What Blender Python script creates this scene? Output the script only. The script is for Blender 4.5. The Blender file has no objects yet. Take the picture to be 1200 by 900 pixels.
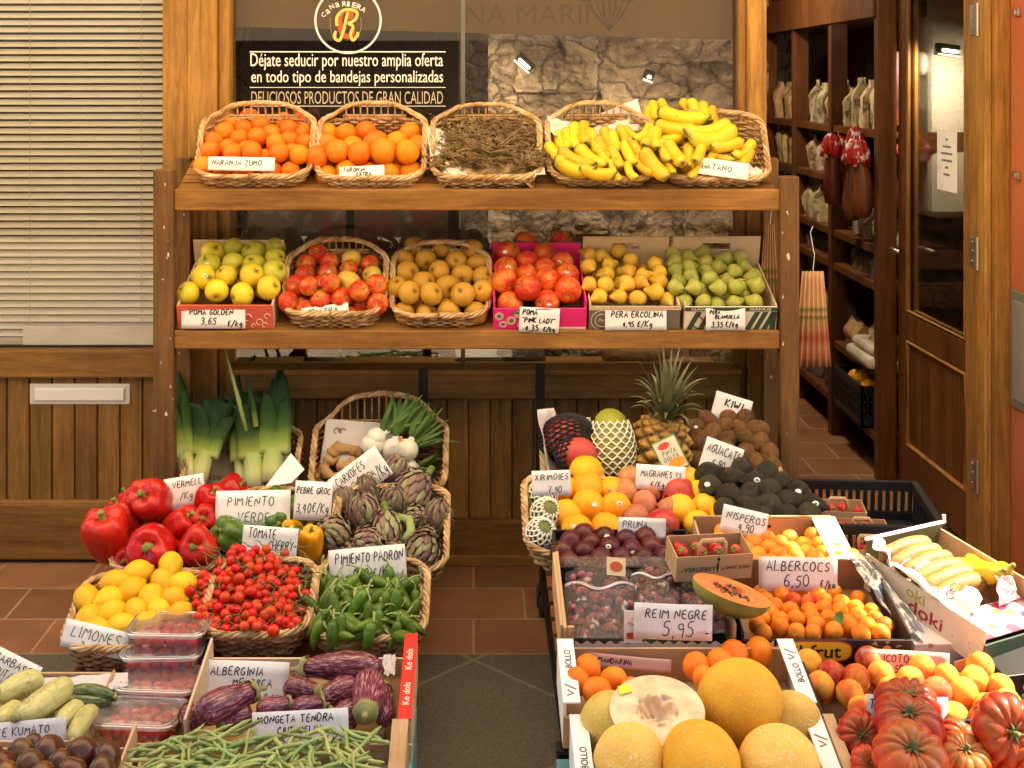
import bpy, bmesh, math, random
from math import sin, cos, pi, sqrt, radians as R, exp
from mathutils import Vector, Matrix, Euler, noise as mnoise
rng = random.Random(7)
SC = bpy.context.scene
COL = SC.collection

# ------------------------------------------------------------------ camera, world, sun, exposure
F_PX, HX, HY, EYE, CY = 1500.0, 555.0, 95.0, 1.6, -4.27
cam = bpy.data.cameras.new("camera")
cam.sensor_width = 36.0
cam.lens = 36.0 * F_PX / 1200.0
cam.shift_x = (600 - HX) / 1200.0
cam.shift_y = -(450 - HY) / 1200.0
cam.clip_start, cam.clip_end = 0.05, 400
camo = bpy.data.objects.new("camera", cam)
COL.objects.link(camo)
camo.location = (0, CY, EYE)
camo.rotation_euler = (R(90), 0, 0)
SC.camera = camo

SUN_EL, SUN_AZ = R(50), R(14)          # sun comes along the street from +x, slightly from behind the shop
world = bpy.data.worlds.new("World")
SC.world = world
world.use_nodes = True
wn = world.node_tree
wn.nodes.clear()
sky = wn.nodes.new("ShaderNodeTexSky")
sky.sky_type = 'NISHITA'
sky.sun_disc = False
sky.sun_elevation = SUN_EL
sky.sun_rotation = R(90) - SUN_AZ
sky.dust_density = 2.0
bg = wn.nodes.new("ShaderNodeBackground")
bg.inputs[1].default_value = 0.07
wo = wn.nodes.new("ShaderNodeOutputWorld")
wn.links.new(sky.outputs[0], bg.inputs[0])
wn.links.new(bg.outputs[0], wo.inputs[0])
sun = bpy.data.lights.new("sun", 'SUN')
sun.energy = 4.4
sun.angle = R(0.5)
sun.color = (1.0, 0.86, 0.65)
suno = bpy.data.objects.new("sun", sun)
COL.objects.link(suno)
tosun = Vector((cos(SUN_EL) * cos(SUN_AZ), cos(SUN_EL) * sin(SUN_AZ), sin(SUN_EL)))
suno.rotation_euler = tosun.to_track_quat('Z', 'Y').to_euler()
suno.location = (6, 0, 8)
SC.view_settings.view_transform = 'Standard'
SC.view_settings.look = 'None'
SC.view_settings.gamma = 1.0
SC.view_settings.use_curve_mapping = False
SC.view_settings.exposure = 2.42
SC.render.engine = 'CYCLES'
cy = SC.cycles
cy.use_denoising = True
try:
    cy.denoiser = 'OPENIMAGEDENOISE'
    cy.denoising_input_passes = 'RGB_ALBEDO_NORMAL'
except Exception:
    pass
cy.max_bounces, cy.diffuse_bounces, cy.glossy_bounces = 6, 4, 3
cy.transmission_bounces, cy.transparent_max_bounces = 4, 16
cy.caustics_reflective = cy.caustics_refractive = False
cy.sample_clamp_indirect = 6

# ------------------------------------------------------------------ pixel helpers (pixels of the 1200 x 900 photograph)
def S(Y): return F_PX / (Y - CY)                       # pixels per metre at depth Y
def PX(x, Y): return (x - HX) / S(Y)
def PZ(y, Y): return EYE - (y - HY) / S(Y)
def P(x, y, Y): return Vector((PX(x, Y), Y, PZ(y, Y)))

class Plane:
    """tilted heap surface through pixel row ya at depth Ya and pixel row yb at depth Yb"""
    def __init__(s, ya, Ya, yb, Yb):
        s.za, s.Za = PZ(ya, Ya), Ya - CY
        s.m = (PZ(yb, Yb) - s.za) / (Yb - Ya)
        s.n = Vector((0, -s.m, 1)).normalized()
        s.ang = math.atan(s.m)
    def at(s, x, y, lift=0.0):
        k = (y - HY) / F_PX
        Z = (EYE - s.za - lift + s.m * s.Za) / (s.m + k)
        return Vector(((x - HX) / F_PX * Z, Z + CY, EYE - k * Z))

# ------------------------------------------------------------------ mesh builder
class MB:
    def __init__(s): s.v, s.f, s.m = [], [], []
    def add(s, vs, fs, mi=0):
        o = len(s.v)
        s.v += [tuple(v) for v in vs]
        s.f += [tuple(i + o for i in f) for f in fs]
        s.m += [mi] * len(fs)
    def box(s, x0, x1, y0, y1, z0, z1, mi=0, T=None):
        vs = [Vector((x, y, z)) for z in (z0, z1) for y in (y0, y1) for x in (x0, x1)]
        if T is not None: vs = [T @ v for v in vs]
        s.add(vs, [(0, 2, 3, 1), (4, 5, 7, 6), (0, 1, 5, 4), (2, 6, 7, 3), (0, 4, 6, 2), (1, 3, 7, 5)], mi)
    def tube(s, pts, r, n=6, closed=False, mi=0, flat=1.0, up0=None):
        pts = [Vector(p) for p in pts]
        N = len(pts)
        if N < 2: return
        rr = r if hasattr(r, '__len__') else [r] * N
        up = None
        vs = []
        for i in range(N):
            a = pts[(i - 1) % N] if (closed or i > 0) else pts[0]
            b = pts[(i + 1) % N] if (closed or i < N - 1) else pts[-1]
            t = (b - a)
            if t.length < 1e-9: t = Vector((0, 0, 1))
            t.normalize()
            if up is None:
                up = t.orthogonal().normalized()
                if abs(t.z) < .9: up = Vector((0, 0, 1))
                if up0: up = Vector(up0)
            x = t.cross(up)
            if x.length < 1e-6: x = t.orthogonal()
            x.normalize()
            up = x.cross(t).normalized()
            for k in range(n):
                w = 2 * pi * k / n
                vs.append(pts[i] + x * (cos(w) * rr[i]) + up * (sin(w) * rr[i] * flat))
        fs = []
        for i in range(N if closed else N - 1):
            j = (i + 1) % N
            for k in range(n):
                l = (k + 1) % n
                fs.append((i * n + k, i * n + l, j * n + l, j * n + k))
        if not closed:
            fs.append(tuple(range(n - 1, -1, -1)))
            fs.append(tuple((N - 1) * n + k for k in range(n)))
        s.add(vs, fs, mi)
    def surf(s, fn, nu, nv, closeu=True, mi=0):
        """fn(i/nu, j/nv) -> point; u wraps if closeu"""
        vs = []
        U = nu if closeu else nu + 1
        for j in range(nv + 1):
            for i in range(U):
                vs.append(fn(i / nu, j / nv))
        fs = []
        for j in range(nv):
            for i in range(nu):
                a, b = j * U + i, j * U + (i + 1) % U
                fs.append((a, b, b + U, a + U))
        s.add(vs, fs, mi)
    def lathe(s, prof, n=16, fn=None, mi=0):
        """prof [(r, z)] bottom to top; fn(phi, t, r, z) -> (r, z)"""
        L = len(prof) - 1
        def g(u, v):
            t = v * L
            i = int(round(t))
            r, z = prof[i]
            ph = 2 * pi * u
            if fn: r, z = fn(ph, v, r, z)
            return (r * cos(ph), r * sin(ph), z)
        s.surf(g, n, L, True, mi)
    def xf(s, T):
        s.v = [tuple(T @ Vector(v)) for v in s.v]
        return s
    def mesh(s, name, mats, smooth=False, merge=False):
        me = bpy.data.meshes.new(name)
        me.from_pydata(s.v, [], s.f)
        for m in (mats if isinstance(mats, (list, tuple)) else [mats]): me.materials.append(m)
        if any(s.m): me.polygons.foreach_set("material_index", s.m)
        if merge:
            bm = bmesh.new(); bm.from_mesh(me)
            bmesh.ops.remove_doubles(bm, verts=bm.verts, dist=1e-5)
            bmesh.ops.recalc_face_normals(bm, faces=bm.faces)
            bm.to_mesh(me); bm.free()
        if smooth: me.polygons.foreach_set("use_smooth", [True] * len(me.polygons))
        me.update()
        return me
    def build(s, name, mats, parent=None, smooth=False, bevel=0, merge=False, link=True):
        me = s.mesh(name, mats, smooth, merge)
        o = bpy.data.objects.new(name, me)
        if link: COL.objects.link(o)
        if parent is not None: o.parent = parent
        if bevel:
            b = o.modifiers.new("edge", 'BEVEL')
            b.width, b.segments, b.limit_method, b.angle_limit = bevel, 2, 'ANGLE', R(50)
        return o

def tag(o, label=None, cat=None, group=None, kind=None):
    if label: o["label"] = label
    if cat: o["category"] = cat
    if group: o["group"] = group
    if kind: o["kind"] = kind
    return o
def thing(name, label, cat, loc=(0, 0, 0), rot=None, group=None, link=True):
    o = bpy.data.objects.new(name, None)
    o.empty_display_size = .05
    o.location = loc
    if rot is not None: o.rotation_euler = rot
    if link: COL.objects.link(o)
    return tag(o, label, cat, group)

# prototypes live outside the scene; put() links copies of the thing, its parts and their sub-parts
PROTO = {}
def copy_tree(o, parent=None):
    c = o.copy()
    COL.objects.link(c)
    if parent is not None: c.parent = parent
    for ch in KIDS.get(o.name, []): copy_tree(ch, c)
    return c
KIDS = {}
def proto(kind, mb, mats, name=None, parts=(), smooth=True, merge=True):
    """one-mesh body with child meshes: the body mesh itself is the thing"""
    root = mb.build(name or kind, mats, None, smooth, 0, merge, link=False)
    for (pn, pmb, pm) in parts:
        c = pmb.build(pn, pm, None, True, 0, merge, link=False)
        KIDS.setdefault(root.name, []).append(c)
    PROTO.setdefault(kind, []).append(root)
    return root
def put(kind, loc, rot=None, s=1.0, label=None, cat=None, group=None):
    o = copy_tree(rng.choice(PROTO[kind]))
    o.name = kind
    o.location = loc
    o.rotation_euler = rot.to_euler() if hasattr(rot, 'to_euler') else (rot or (0, 0, 0))
    o.scale = (s, s, s) if not hasattr(s, '__len__') else s
    return tag(o, label, cat, group)
def rand_rot(): return Euler((rng.uniform(0, 6.28), rng.uniform(0, 6.28), rng.uniform(0, 6.28)))
def aim(d, spin=None):
    """rotation that points local +z along d"""
    q = Vector(d).normalized().to_track_quat('Z', 'Y').to_matrix()
    return (q @ Matrix.Rotation(rng.uniform(0, 6.28) if spin is None else spin, 3, 'Z')).to_euler()
def tocam(p, dx=0, dz=0, jit=0):
    d = (Vector((0, CY, EYE)) - Vector(p)).normalized() + Vector((dx, 0, dz))
    return d + Vector((rng.uniform(-jit, jit), rng.uniform(-jit, jit), rng.uniform(-jit, jit)))

# ------------------------------------------------------------------ materials
def srgb(h):
    h = h.lstrip('#')
    c = [int(h[i:i + 2], 16) / 255 for i in (0, 2, 4)]
    return tuple((x / 12.92 if x <= .04045 else ((x + .055) / 1.055) ** 2.4) for x in c) + (1,)
def col(c):
    if isinstance(c, str): return srgb(c)
    return tuple(c) + (1,) if len(c) == 3 else tuple(c)
class NT:
    def __init__(s, name):
        s.mat = bpy.data.materials.new(name)
        s.mat.use_nodes = True
        s.t = s.mat.node_tree
        s.t.nodes.clear()
        s.out = s.n('ShaderNodeOutputMaterial')
    def n(s, typ, **kw):
        x = s.t.nodes.new(typ)
        for k, v in kw.items(): setattr(x, k, v)
        return x
    def l(s, a, b): s.t.links.new(a, b)
    def math(s, op, a, b=None, c=None):
        x = s.n('ShaderNodeMath', operation=op)
        for i, y in enumerate((a, b, c)):
            if y is None: continue
            if isinstance(y, (int, float)): x.inputs[i].default_value = y
            else: s.l(y, x.inputs[i])
        return x.outputs[0]
    def ramp(s, fac, stops):
        r = s.n('ShaderNodeValToRGB')
        e = r.color_ramp.elements
        while len(e) < len(stops): e.new(.5)
        for el, (p, c) in zip(e, stops): el.position, el.color = p, col(c)
        s.l(fac, r.inputs[0])
        return r.outputs[0]
    def mix(s, fac, a, b, mode='MIX'):
        m = s.n('ShaderNodeMix', data_type='RGBA', blend_type=mode)
        for sock, y in ((m.inputs[0], fac), (m.inputs[6], a), (m.inputs[7], b)):
            if isinstance(y, (int, float)): sock.default_value = y
            elif isinstance(y, (tuple, list, str)): sock.default_value = col(y)
            else: s.l(y, sock)
        return m.outputs[2]
    def coords(s, kind='Object', stretch=(1, 1, 1), rot=(0, 0, 0)):
        tc = s.n('ShaderNodeTexCoord')
        mp = s.n('ShaderNodeMapping')
        mp.inputs['Scale'].default_value = stretch
        mp.inputs['Rotation'].default_value = rot
        s.l(tc.outputs[kind], mp.inputs[0])
        return mp.outputs[0]
    def rand(s):
        if not hasattr(s, '_r'): s._r = s.n('ShaderNodeObjectInfo').outputs['Random']
        return s._r
    def noise(s, vec, scale, det=3, rough=.55, dist=0, seed=True):
        x = s.n('ShaderNodeTexNoise', noise_dimensions='4D')
        s.l(vec, x.inputs['Vector'])
        x.inputs['Scale'].default_value = scale
        x.inputs['Detail'].default_value = det
        x.inputs['Roughness'].default_value = rough
        x.inputs['Distortion'].default_value = dist
        if seed: s.l(s.math('MULTIPLY', s.rand(), 57.0), x.inputs['W'])
        return x.outputs[0]
    def finish(s, color, rough=.5, bump=None, bstr=.2, bdist=.01, coat=0, spec=.5, metal=0, sss=0, sssr=(1, .3, .1), sssc=.02):
        p = s.n('ShaderNodeBsdfPrincipled')
        if isinstance(color, (tuple, list, str)): p.inputs['Base Color'].default_value = col(color)
        else: s.l(color, p.inputs['Base Color'])
        if isinstance(rough, (int, float)): p.inputs['Roughness'].default_value = rough
        else: s.l(rough, p.inputs['Roughness'])
        p.inputs['Metallic'].default_value = metal
        p.inputs['Specular IOR Level'].default_value = spec * (1 if metal > .5 else .5)
        p.inputs['Coat Weight'].default_value = coat * .45
        p.inputs['Coat Roughness'].default_value = .12
        if bump is not None:
            b = s.n('ShaderNodeBump')
            b.inputs['Strength'].default_value = bstr
            b.inputs['Distance'].default_value = bdist
            s.l(bump, b.inputs['Height'])
            s.l(b.outputs[0], p.inputs['Normal'])
        s.l(p.outputs[0], s.out.inputs[0])
        return s.mat

def mat(name, stops, scale=4, det=3, stretch=(1, 1, 1), rough=.5, bump=0, bscale=None, bdist=.01, rnd=.15, hue=.01, coat=0, dist=0,
        coords='Object', speck=None, speckscale=30, grad=None, gradmix=.5, spec=.5, sat=1.0, metal=0):
    """stops: colour ramp over noise.  grad: (stops) over generated z, mixed by gradmix.  speck: (colour, threshold)"""
    n = NT(name)
    v = n.coords(coords, stretch)
    f = n.noise(v, scale, det, .55, dist)
    c = n.ramp(f, stops) if len(stops) > 1 else None
    if c is None:
        rgb = n.n('ShaderNodeRGB'); rgb.outputs[0].default_value = col(stops[0][1]); c = rgb.outputs[0]
    if grad:
        g = n.coords('Generated')
        sp = n.n('ShaderNodeSeparateXYZ'); n.l(g, sp.inputs[0])
        gz = n.math('ADD', sp.outputs[2], n.math('MULTIPLY', n.math('SUBTRACT', f, .5), .25))
        gc = n.ramp(gz, grad)
        c = n.mix(gradmix, c, gc)
    if speck:
        f2 = n.noise(v, speckscale, 2)
        fr = n.ramp(f2, [(speck[1], (0, 0, 0)), (min(1, speck[1] + .06), (1, 1, 1))])
        c = n.mix(fr, c, speck[0])
    if rnd or hue:
        h = n.n('ShaderNodeHueSaturation')
        h.inputs['Saturation'].default_value = sat
        n.l(n.math('ADD', n.math('MULTIPLY', n.rand(), 2 * rnd), 1 - rnd), h.inputs['Value'])
        r2 = n.math('FRACT', n.math('MULTIPLY', n.rand(), 17.3))
        n.l(n.math('ADD', n.math('MULTIPLY', r2, 2 * hue), .5 - hue), h.inputs['Hue'])
        n.l(c, h.inputs['Color'])
        c = h.outputs[0]
    b = n.noise(v, bscale or scale * 4, 3) if bump else None
    return n.finish(c, rough, b, bump, bdist, coat, spec, metal)

def plain(name, c, rough=.5, metal=0, coat=0, spec=.5): return NT(name).finish(c, rough, metal=metal, coat=coat, spec=spec)

def wood(name, dark, light, axis='z', rough=.5, sc=1.0, chips=False, spec=.35):
    n = NT(name)
    st = {'x': (.9, 11, 11), 'y': (11, .9, 11), 'z': (11, 11, .9)}[axis]
    v = n.coords('Object', tuple(a * sc for a in st))
    big = n.coords('Object', tuple(a * sc * .35 for a in st))
    a = n.noise(v, 4.5, 6, .65, .6)
    b = n.noise(big, 2.0, 3, .5, .3)
    fine = n.noise(v, 22, 3, .6)
    f = n.math('ADD', n.math('MULTIPLY', a, .6), n.math('ADD', n.math('MULTIPLY', b, .35), n.math('MULTIPLY', fine, .2)))
    c = n.ramp(f, [(.38, dark), (.56, tuple((x * .55 + y * .45) for x, y in zip(col(dark), col(light)))), (.74, light)])
    isl = n.n('ShaderNodeNewGeometry').outputs['Random Per Island']
    bw = n.n('ShaderNodeHueSaturation'); n.l(n.math('ADD', n.math('MULTIPLY', isl, .42), .78), bw.inputs['Value']); n.l(n.math('ADD', n.math('MULTIPLY', n.math('FRACT', n.math('MULTIPLY', isl, 7.7)), .016), .492), bw.inputs['Hue']); n.l(c, bw.inputs['Color']); c = bw.outputs[0]
    dirt = n.noise(n.coords('Object'), 3.0, 5, .7)
    c = n.mix(.45, c, n.mix(1.0, c, n.ramp(dirt, [(.32, (.36, .33, .31)), (.62, (1.1, 1.1, 1.1))]), 'MULTIPLY'))
    if chips:
        ch = n.noise(n.coords('Object', (1, 1, .45)), 62, 2, .5)
        c = n.mix(n.ramp(ch, [(.70, (0, 0, 0)), (.72, (1, 1, 1))]), c, (.62, .5, .36))
    r = n.math('ADD', n.math('MULTIPLY', a, .25), rough - .1)
    return n.finish(c, r, f, .25, .004, spec=spec)

def glass_thin(name, tint=(1, 1, 1), fac=.08, edge=.5, rough=0.0):
    n = NT(name)
    tr = n.n('ShaderNodeBsdfTransparent'); tr.inputs[0].default_value = col(tint)
    gl = n.n('ShaderNodeBsdfGlossy'); gl.inputs['Roughness'].default_value = rough
    lw = n.n('ShaderNodeLayerWeight'); lw.inputs['Blend'].default_value = .35
    f = n.math('ADD', n.math('MULTIPLY', lw.outputs['Fresnel'], edge), fac)
    m = n.n('ShaderNodeMixShader')
    n.l(f, m.inputs[0]); n.l(tr.outputs[0], m.inputs[1]); n.l(gl.outputs[0], m.inputs[2])
    n.l(m.outputs[0], n.out.inputs[0])
    return n.mat
def plastic_film(name, tint=(.95, .93, .93), fac=.1, white=.12, bump=.0, bscale=20, rough=.12, edge=.5):
    """thin clear plastic: transparent + gloss + a little milky diffuse"""
    n = NT(name)
    tr = n.n('ShaderNodeBsdfTransparent'); tr.inputs[0].default_value = col(tint)
    gl = n.n('ShaderNodeBsdfGlossy'); gl.inputs['Roughness'].default_value = rough
    df = n.n('ShaderNodeBsdfDiffuse'); df.inputs[0].default_value = (.9, .87, .86, 1)
    lw = n.n('ShaderNodeLayerWeight'); lw.inputs['Blend'].default_value = .4
    if bump:
        b = n.n('ShaderNodeBump'); b.inputs['Strength'].default_value = bump; b.inputs['Distance'].default_value = .02
        n.l(n.noise(n.coords(), bscale, 3), b.inputs['Height'])
        n.l(b.outputs[0], gl.inputs['Normal']); n.l(b.outputs[0], lw.inputs['Normal'])
    m1 = n.n('ShaderNodeMixShader'); m1.inputs[0].default_value = white
    n.l(tr.outputs[0], m1.inputs[1]); n.l(df.outputs[0], m1.inputs[2])
    m2 = n.n('ShaderNodeMixShader')
    n.l(n.math('ADD', n.math('MULTIPLY', lw.outputs['Fresnel'], edge), fac), m2.inputs[0])
    n.l(m1.outputs[0], m2.inputs[1]); n.l(gl.outputs[0], m2.inputs[2])
    n.l(m2.outputs[0], n.out.inputs[0])
    return n.mat
def emit(name, c, s):
    n = NT(name)
    e = n.n('ShaderNodeEmission'); e.inputs[0].default_value = col(c); e.inputs[1].default_value = s
    n.l(e.outputs[0], n.out.inputs[0])
    return n.mat

INK = plain('black_ink', (.012, .012, .016), .6)
PAPER = mat('card_paper', [(.28, (.62, .57, .51)), (.45, (.76, .73, .69)), (.7, (.80, .77, .73))], 9, 4, rough=.7, rnd=.04, hue=0)
PAPER_PINK = mat('pink_card', [(.3, (.62, .33, .26)), (.7, (.68, .38, .3))], 6, rough=.75, rnd=.03, hue=0)

# ------------------------------------------------------------------ lettering
STROKE = {
 'A': [[(0, 0), (2, 6), (4, 0)], [(.8, 2.1), (3.3, 2.3)]],
 'B': [[(0, 0), (.2, 6), (2.6, 5.7), (3, 4.4), (2, 3.3), (.2, 3.1)], [(2, 3.3), (3.6, 2.2), (3, .4), (0, 0)]],
 'C': [[(3.6, 5), (2.4, 6), (.9, 5.2), (0, 3), (.8, .7), (2.3, 0), (3.7, .9)]],
 'D': [[(0, 0), (.2, 6), (2.3, 5.6), (3.8, 3.6), (3.2, 1.2), (1.6, .1), (0, 0)]],
 'E': [[(3.3, 6), (.2, 5.9), (0, 0), (3.4, .1)], [(.1, 3), (2.7, 3.1)]],
 'F': [[(3.3, 6), (.2, 5.9), (0, 0)], [(.1, 3), (2.6, 3.1)]],
 'G': [[(3.6, 5.1), (2.3, 6), (.8, 5), (0, 3), (.7, .7), (2.2, 0), (3.6, .9), (3.7, 2.7), (2.2, 2.7)]],
 'H': [[(0, 0), (.1, 6)], [(3.6, 0), (3.7, 6)], [(0, 3), (3.6, 3.1)]],
 'I': [[(1, 0), (1.1, 6)]],
 'J': [[(2.8, 6), (2.8, 1.5), (2, .1), (.8, .1), (.1, 1.2)]],
 'K': [[(0, 0), (.1, 6)], [(3.4, 6), (.2, 2.7), (3.7, 0)]],
 'L': [[(.2, 6), (0, 0), (3.2, .2)]],
 'M': [[(0, 0), (.5, 6), (2.2, 2.4), (4, 6), (4.5, 0)]],
 'N': [[(0, 0), (.2, 6), (3.5, .2), (3.7, 6)]],
 'O': [[(1.9, 6), (.6, 5), (0, 3), (.6, .9), (1.9, 0), (3.3, .9), (3.9, 3), (3.2, 5.2), (1.9, 6)]],
 'P': [[(0, 0), (.2, 6), (2.5, 5.8), (3.4, 4.5), (2.4, 3.1), (.2, 2.9)]],
 'R': [[(0, 0), (.2, 6), (2.5, 5.8), (3.3, 4.5), (2.3, 3.2), (.2, 3)], [(1.4, 3), (3.7, 0)]],
 'S': [[(3.4, 5.2), (2, 6), (.5, 5.2), (.8, 3.7), (2.7, 2.7), (3.3, 1.2), (2, 0), (.2, .8)]],
 'T': [[(0, 5.8), (4, 6)], [(2, 6), (1.9, 0)]],
 'U': [[(.1, 6), (0, 1.6), (1, .1), (2.7, .1), (3.6, 1.6), (3.7, 6)]],
 'V': [[(0, 6), (1.9, 0), (3.9, 6)]],
 'W': [[(0, 6), (1.2, 0), (2.5, 4.2), (3.7, .1), (5, 6)]],
 'X': [[(0, 6), (3.7, 0)], [(3.6, 6), (0, 0)]],
 'Y': [[(0, 6), (1.9, 3.2), (3.8, 6)], [(1.9, 3.2), (1.7, 0)]],
 'Z': [[(.1, 6), (3.6, 6), (0, .1), (3.8, .1)]],
 '0': [[(1.6, 6), (.4, 5), (0, 3), (.5, .8), (1.6, 0), (2.8, .9), (3.3, 3), (2.8, 5.1), (1.6, 6)]],
 '1': [[(.2, 4.6), (1.3, 6), (1.2, 0)]],
 '2': [[(.2, 4.8), (1.3, 6), (2.8, 5.2), (2.7, 3.6), (.1, .1), (3.3, .2)]],
 '3': [[(.2, 5.3), (1.6, 6), (2.8, 5), (2.2, 3.5), (1, 3.2)], [(1, 3.2), (2.8, 2.5), (3, 1), (1.6, 0), (0, .7)]],
 '4': [[(2.4, 0), (2.5, 6), (0, 2), (3.5, 2.1)]],
 '5': [[(3.1, 6), (.7, 5.9), (.4, 3.5), (2, 3.7), (3.1, 2.3), (2.6, .6), (1.2, 0), (0, .6)]],
 '6': [[(2.7, 5.9), (1, 4.8), (.1, 2.3), (.7, .3), (2, 0), (3, 1.2), (2.4, 2.8), (1.2, 3), (.2, 1.8)]],
 '7': [[(0, 5.9), (3.2, 6), (1.2, 0)], [(.9, 3), (2.7, 3.2)]],
 '8': [[(1.6, 3.2), (.4, 4.5), (1.6, 6), (2.8, 4.6), (1.6, 3.2), (.1, 1.5), (1.6, 0), (3.1, 1.4), (1.6, 3.2)]],
 '9': [[(3, 4.6), (1.8, 6), (.4, 5), (.5, 3.6), (1.8, 3), (3, 4.4), (2.6, 0)]],
 'k': [[(0, 0), (.1, 5.6)], [(2.4, 3.6), (.2, 1.8), (2.6, 0)]],
 'g': [[(2.5, 3.4), (1, 3.7), (0, 2.4), (.6, .9), (2, 1), (2.6, 3.6), (2.5, -1), (1.4, -2), (.1, -1.4)]],
 'i': [[(.8, 0), (.8, 3.6)], [(.7, 5.1), (.9, 5.4)]],
 'm': [[(0, 0), (.1, 3.7), (1.2, 3.6), (1.5, 0), (1.6, 3.2), (2.8, 3.6), (3.1, 0)]],
 'n': [[(0, 0), (.1, 3.7), (1.8, 3.5), (2.2, 0)]],
 'o': [[(1.2, 3.8), (.1, 2.4), (.4, .5), (1.5, 0), (2.5, 1.4), (2.2, 3.2), (1.2, 3.8)]],
 'e': [[(.1, 1.9), (2.4, 2.1), (1.9, 3.6), (.6, 3.3), (0, 1.6), (.8, .1), (2.4, .7)]],
 'r': [[(0, 0), (.1, 3.7)], [(.1, 2.4), (1, 3.6), (2, 3.4)]],
 '/': [[(0, -1), (3, 6.4)]], ',': [[(.6, .5), (0, -1.2)]], '.': [[(.3, .1), (.6, .4)]], '"': [[(.3, 6.2), (.1, 4.9)], [(1.4, 6.2), (1.2, 4.9)]],
 "'": [[(.4, 6.6), (0, 5.3)]], '-': [[(0, 2.8), (2.4, 3)]], '¨': [[(.4, 7.2), (.6, 7.5)], [(1.9, 7.2), (2.1, 7.5)]],
 '€': [[(3.2, 5), (2, 5.9), (.8, 4.6), (.6, 1.6), (1.8, .1), (3.2, .8)], [(0, 3.6), (2.3, 3.7)], [(0, 2.3), (2, 2.4)]],
 '&': [[(2.2, 3.4), (1, 3.7), (.1, 2), (1, .3), (2.3, .9)], [(0, 2), (2.2, 2.2)]],
}
def word_strokes(txt, r):
    x = 0
    out = []
    for ch in txt:
        if ch == ' ': x += 3.2; continue
        st = STROKE.get(ch)
        if st is None: continue
        w = max(p[0] for s in st for p in s)
        sl, sc, dy = r.uniform(.05, .2), r.uniform(.9, 1.08), r.uniform(-.25, .25)
        for s in st:
            out.append([(x + (px * sc + sl * py + r.uniform(-.12, .12)), py * sc + dy + r.uniform(-.12, .12)) for px, py in s])
        x += w * sc + 1.5
    return out, max(.1, x - 1.5)
def smooth_poly(s, k=2):
    if len(s) < 4: return s
    for _ in range(k):
        n = [s[0]]
        for a, b in zip(s, s[1:]):
            n.append((a[0] * .75 + b[0] * .25, a[1] * .75 + b[1] * .25)); n.append((a[0] * .25 + b[0] * .75, a[1] * .25 + b[1] * .75))
        n.append(s[-1]); s = n
    return s
def handwriting(mb, lines, w, h, seed, pen=.0022, y=-.0012):
    """lines: (text, x0, ybase, height, maxwidth) fractions of the card; card in xz plane, origin bottom centre, facing -y"""
    r = random.Random(seed)
    for (txt, x0, yb, hh, mw) in lines:
        st, tw = word_strokes(txt, r)
        k = hh * h / 6
        kx = min(k * .9, mw * w / tw)
        for s in st:
            s = smooth_poly(s)
            pts = [Vector((-w / 2 + x0 * w + a * kx, 0, yb * h + b * k)) for a, b in s]
            vs, fs = [], []
            for i, p in enumerate(pts):
                d = (pts[min(i + 1, len(pts) - 1)] - pts[max(i - 1, 0)])
                if d.length < 1e-9: d = Vector((1, 0, 0))
                d.normalize()
                nrm = Vector((-d.z, 0, d.x)) * pen / 2
                for q in (p + nrm, p - nrm):
                    q.x = max(-w / 2 + .001, min(w / 2 - .001, q.x)); q.z = max(.001, min(h - .001, q.z))
                    vs.append((q.x, y, q.z))
            for i in range(len(pts) - 1):
                fs.append((2 * i, 2 * i + 1, 2 * i + 3, 2 * i + 2))
            mb.add(vs, fs)
CARDG = 'handwritten price cards'
def card(lines, cx, cy, wpx, hpx, Y, label, roll=0, lean=18, yaw=0, paper=None, seed=1, pen=None, name='price_card'):
    s = S(Y)
    w, h = wpx / s, hpx / s / cos(R(lean - 5))
    rot = Matrix.Rotation(R(yaw), 3, 'Z') @ Matrix.Rotation(R(-lean), 3, 'X') @ Matrix.Rotation(R(roll), 3, 'Y')
    c = P(cx, cy, Y)
    o = c - rot @ Vector((0, 0, h / 2))
    b = MB()
    nseg = 6
    cv, tw_ = rng.uniform(-.005, .005), rng.uniform(-.004, .004)
    bend = lambda x: cv * (2 * x / w) ** 2 + tw_ * x / w
    b.surf(lambda u, v: (-w / 2 + u * w, bend(-w / 2 + u * w) * (.6 + .6 * v), v * h), 10, 4, False)
    ob = b.build(name, paper or PAPER, None, True)
    so = ob.modifiers.new('thick', 'SOLIDIFY'); so.thickness = .0009; so.offset = 0
    ob.location = o
    ob.rotation_euler = rot.to_euler()
    tag(ob, label, 'price card', CARDG)
    if lines:
        t = MB()
        handwriting(t, lines, w, h, seed, pen or (max(.0026, .05 * h) if Y > -.45 else max(.0019, .03 * min(h, .08))))
        t.v = [(x, bend(x) * (.6 + .6 * z / h) - .0011, z) for x, y, z in t.v]
        t.build('handwritten_lettering', INK, ob)
    return ob

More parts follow.
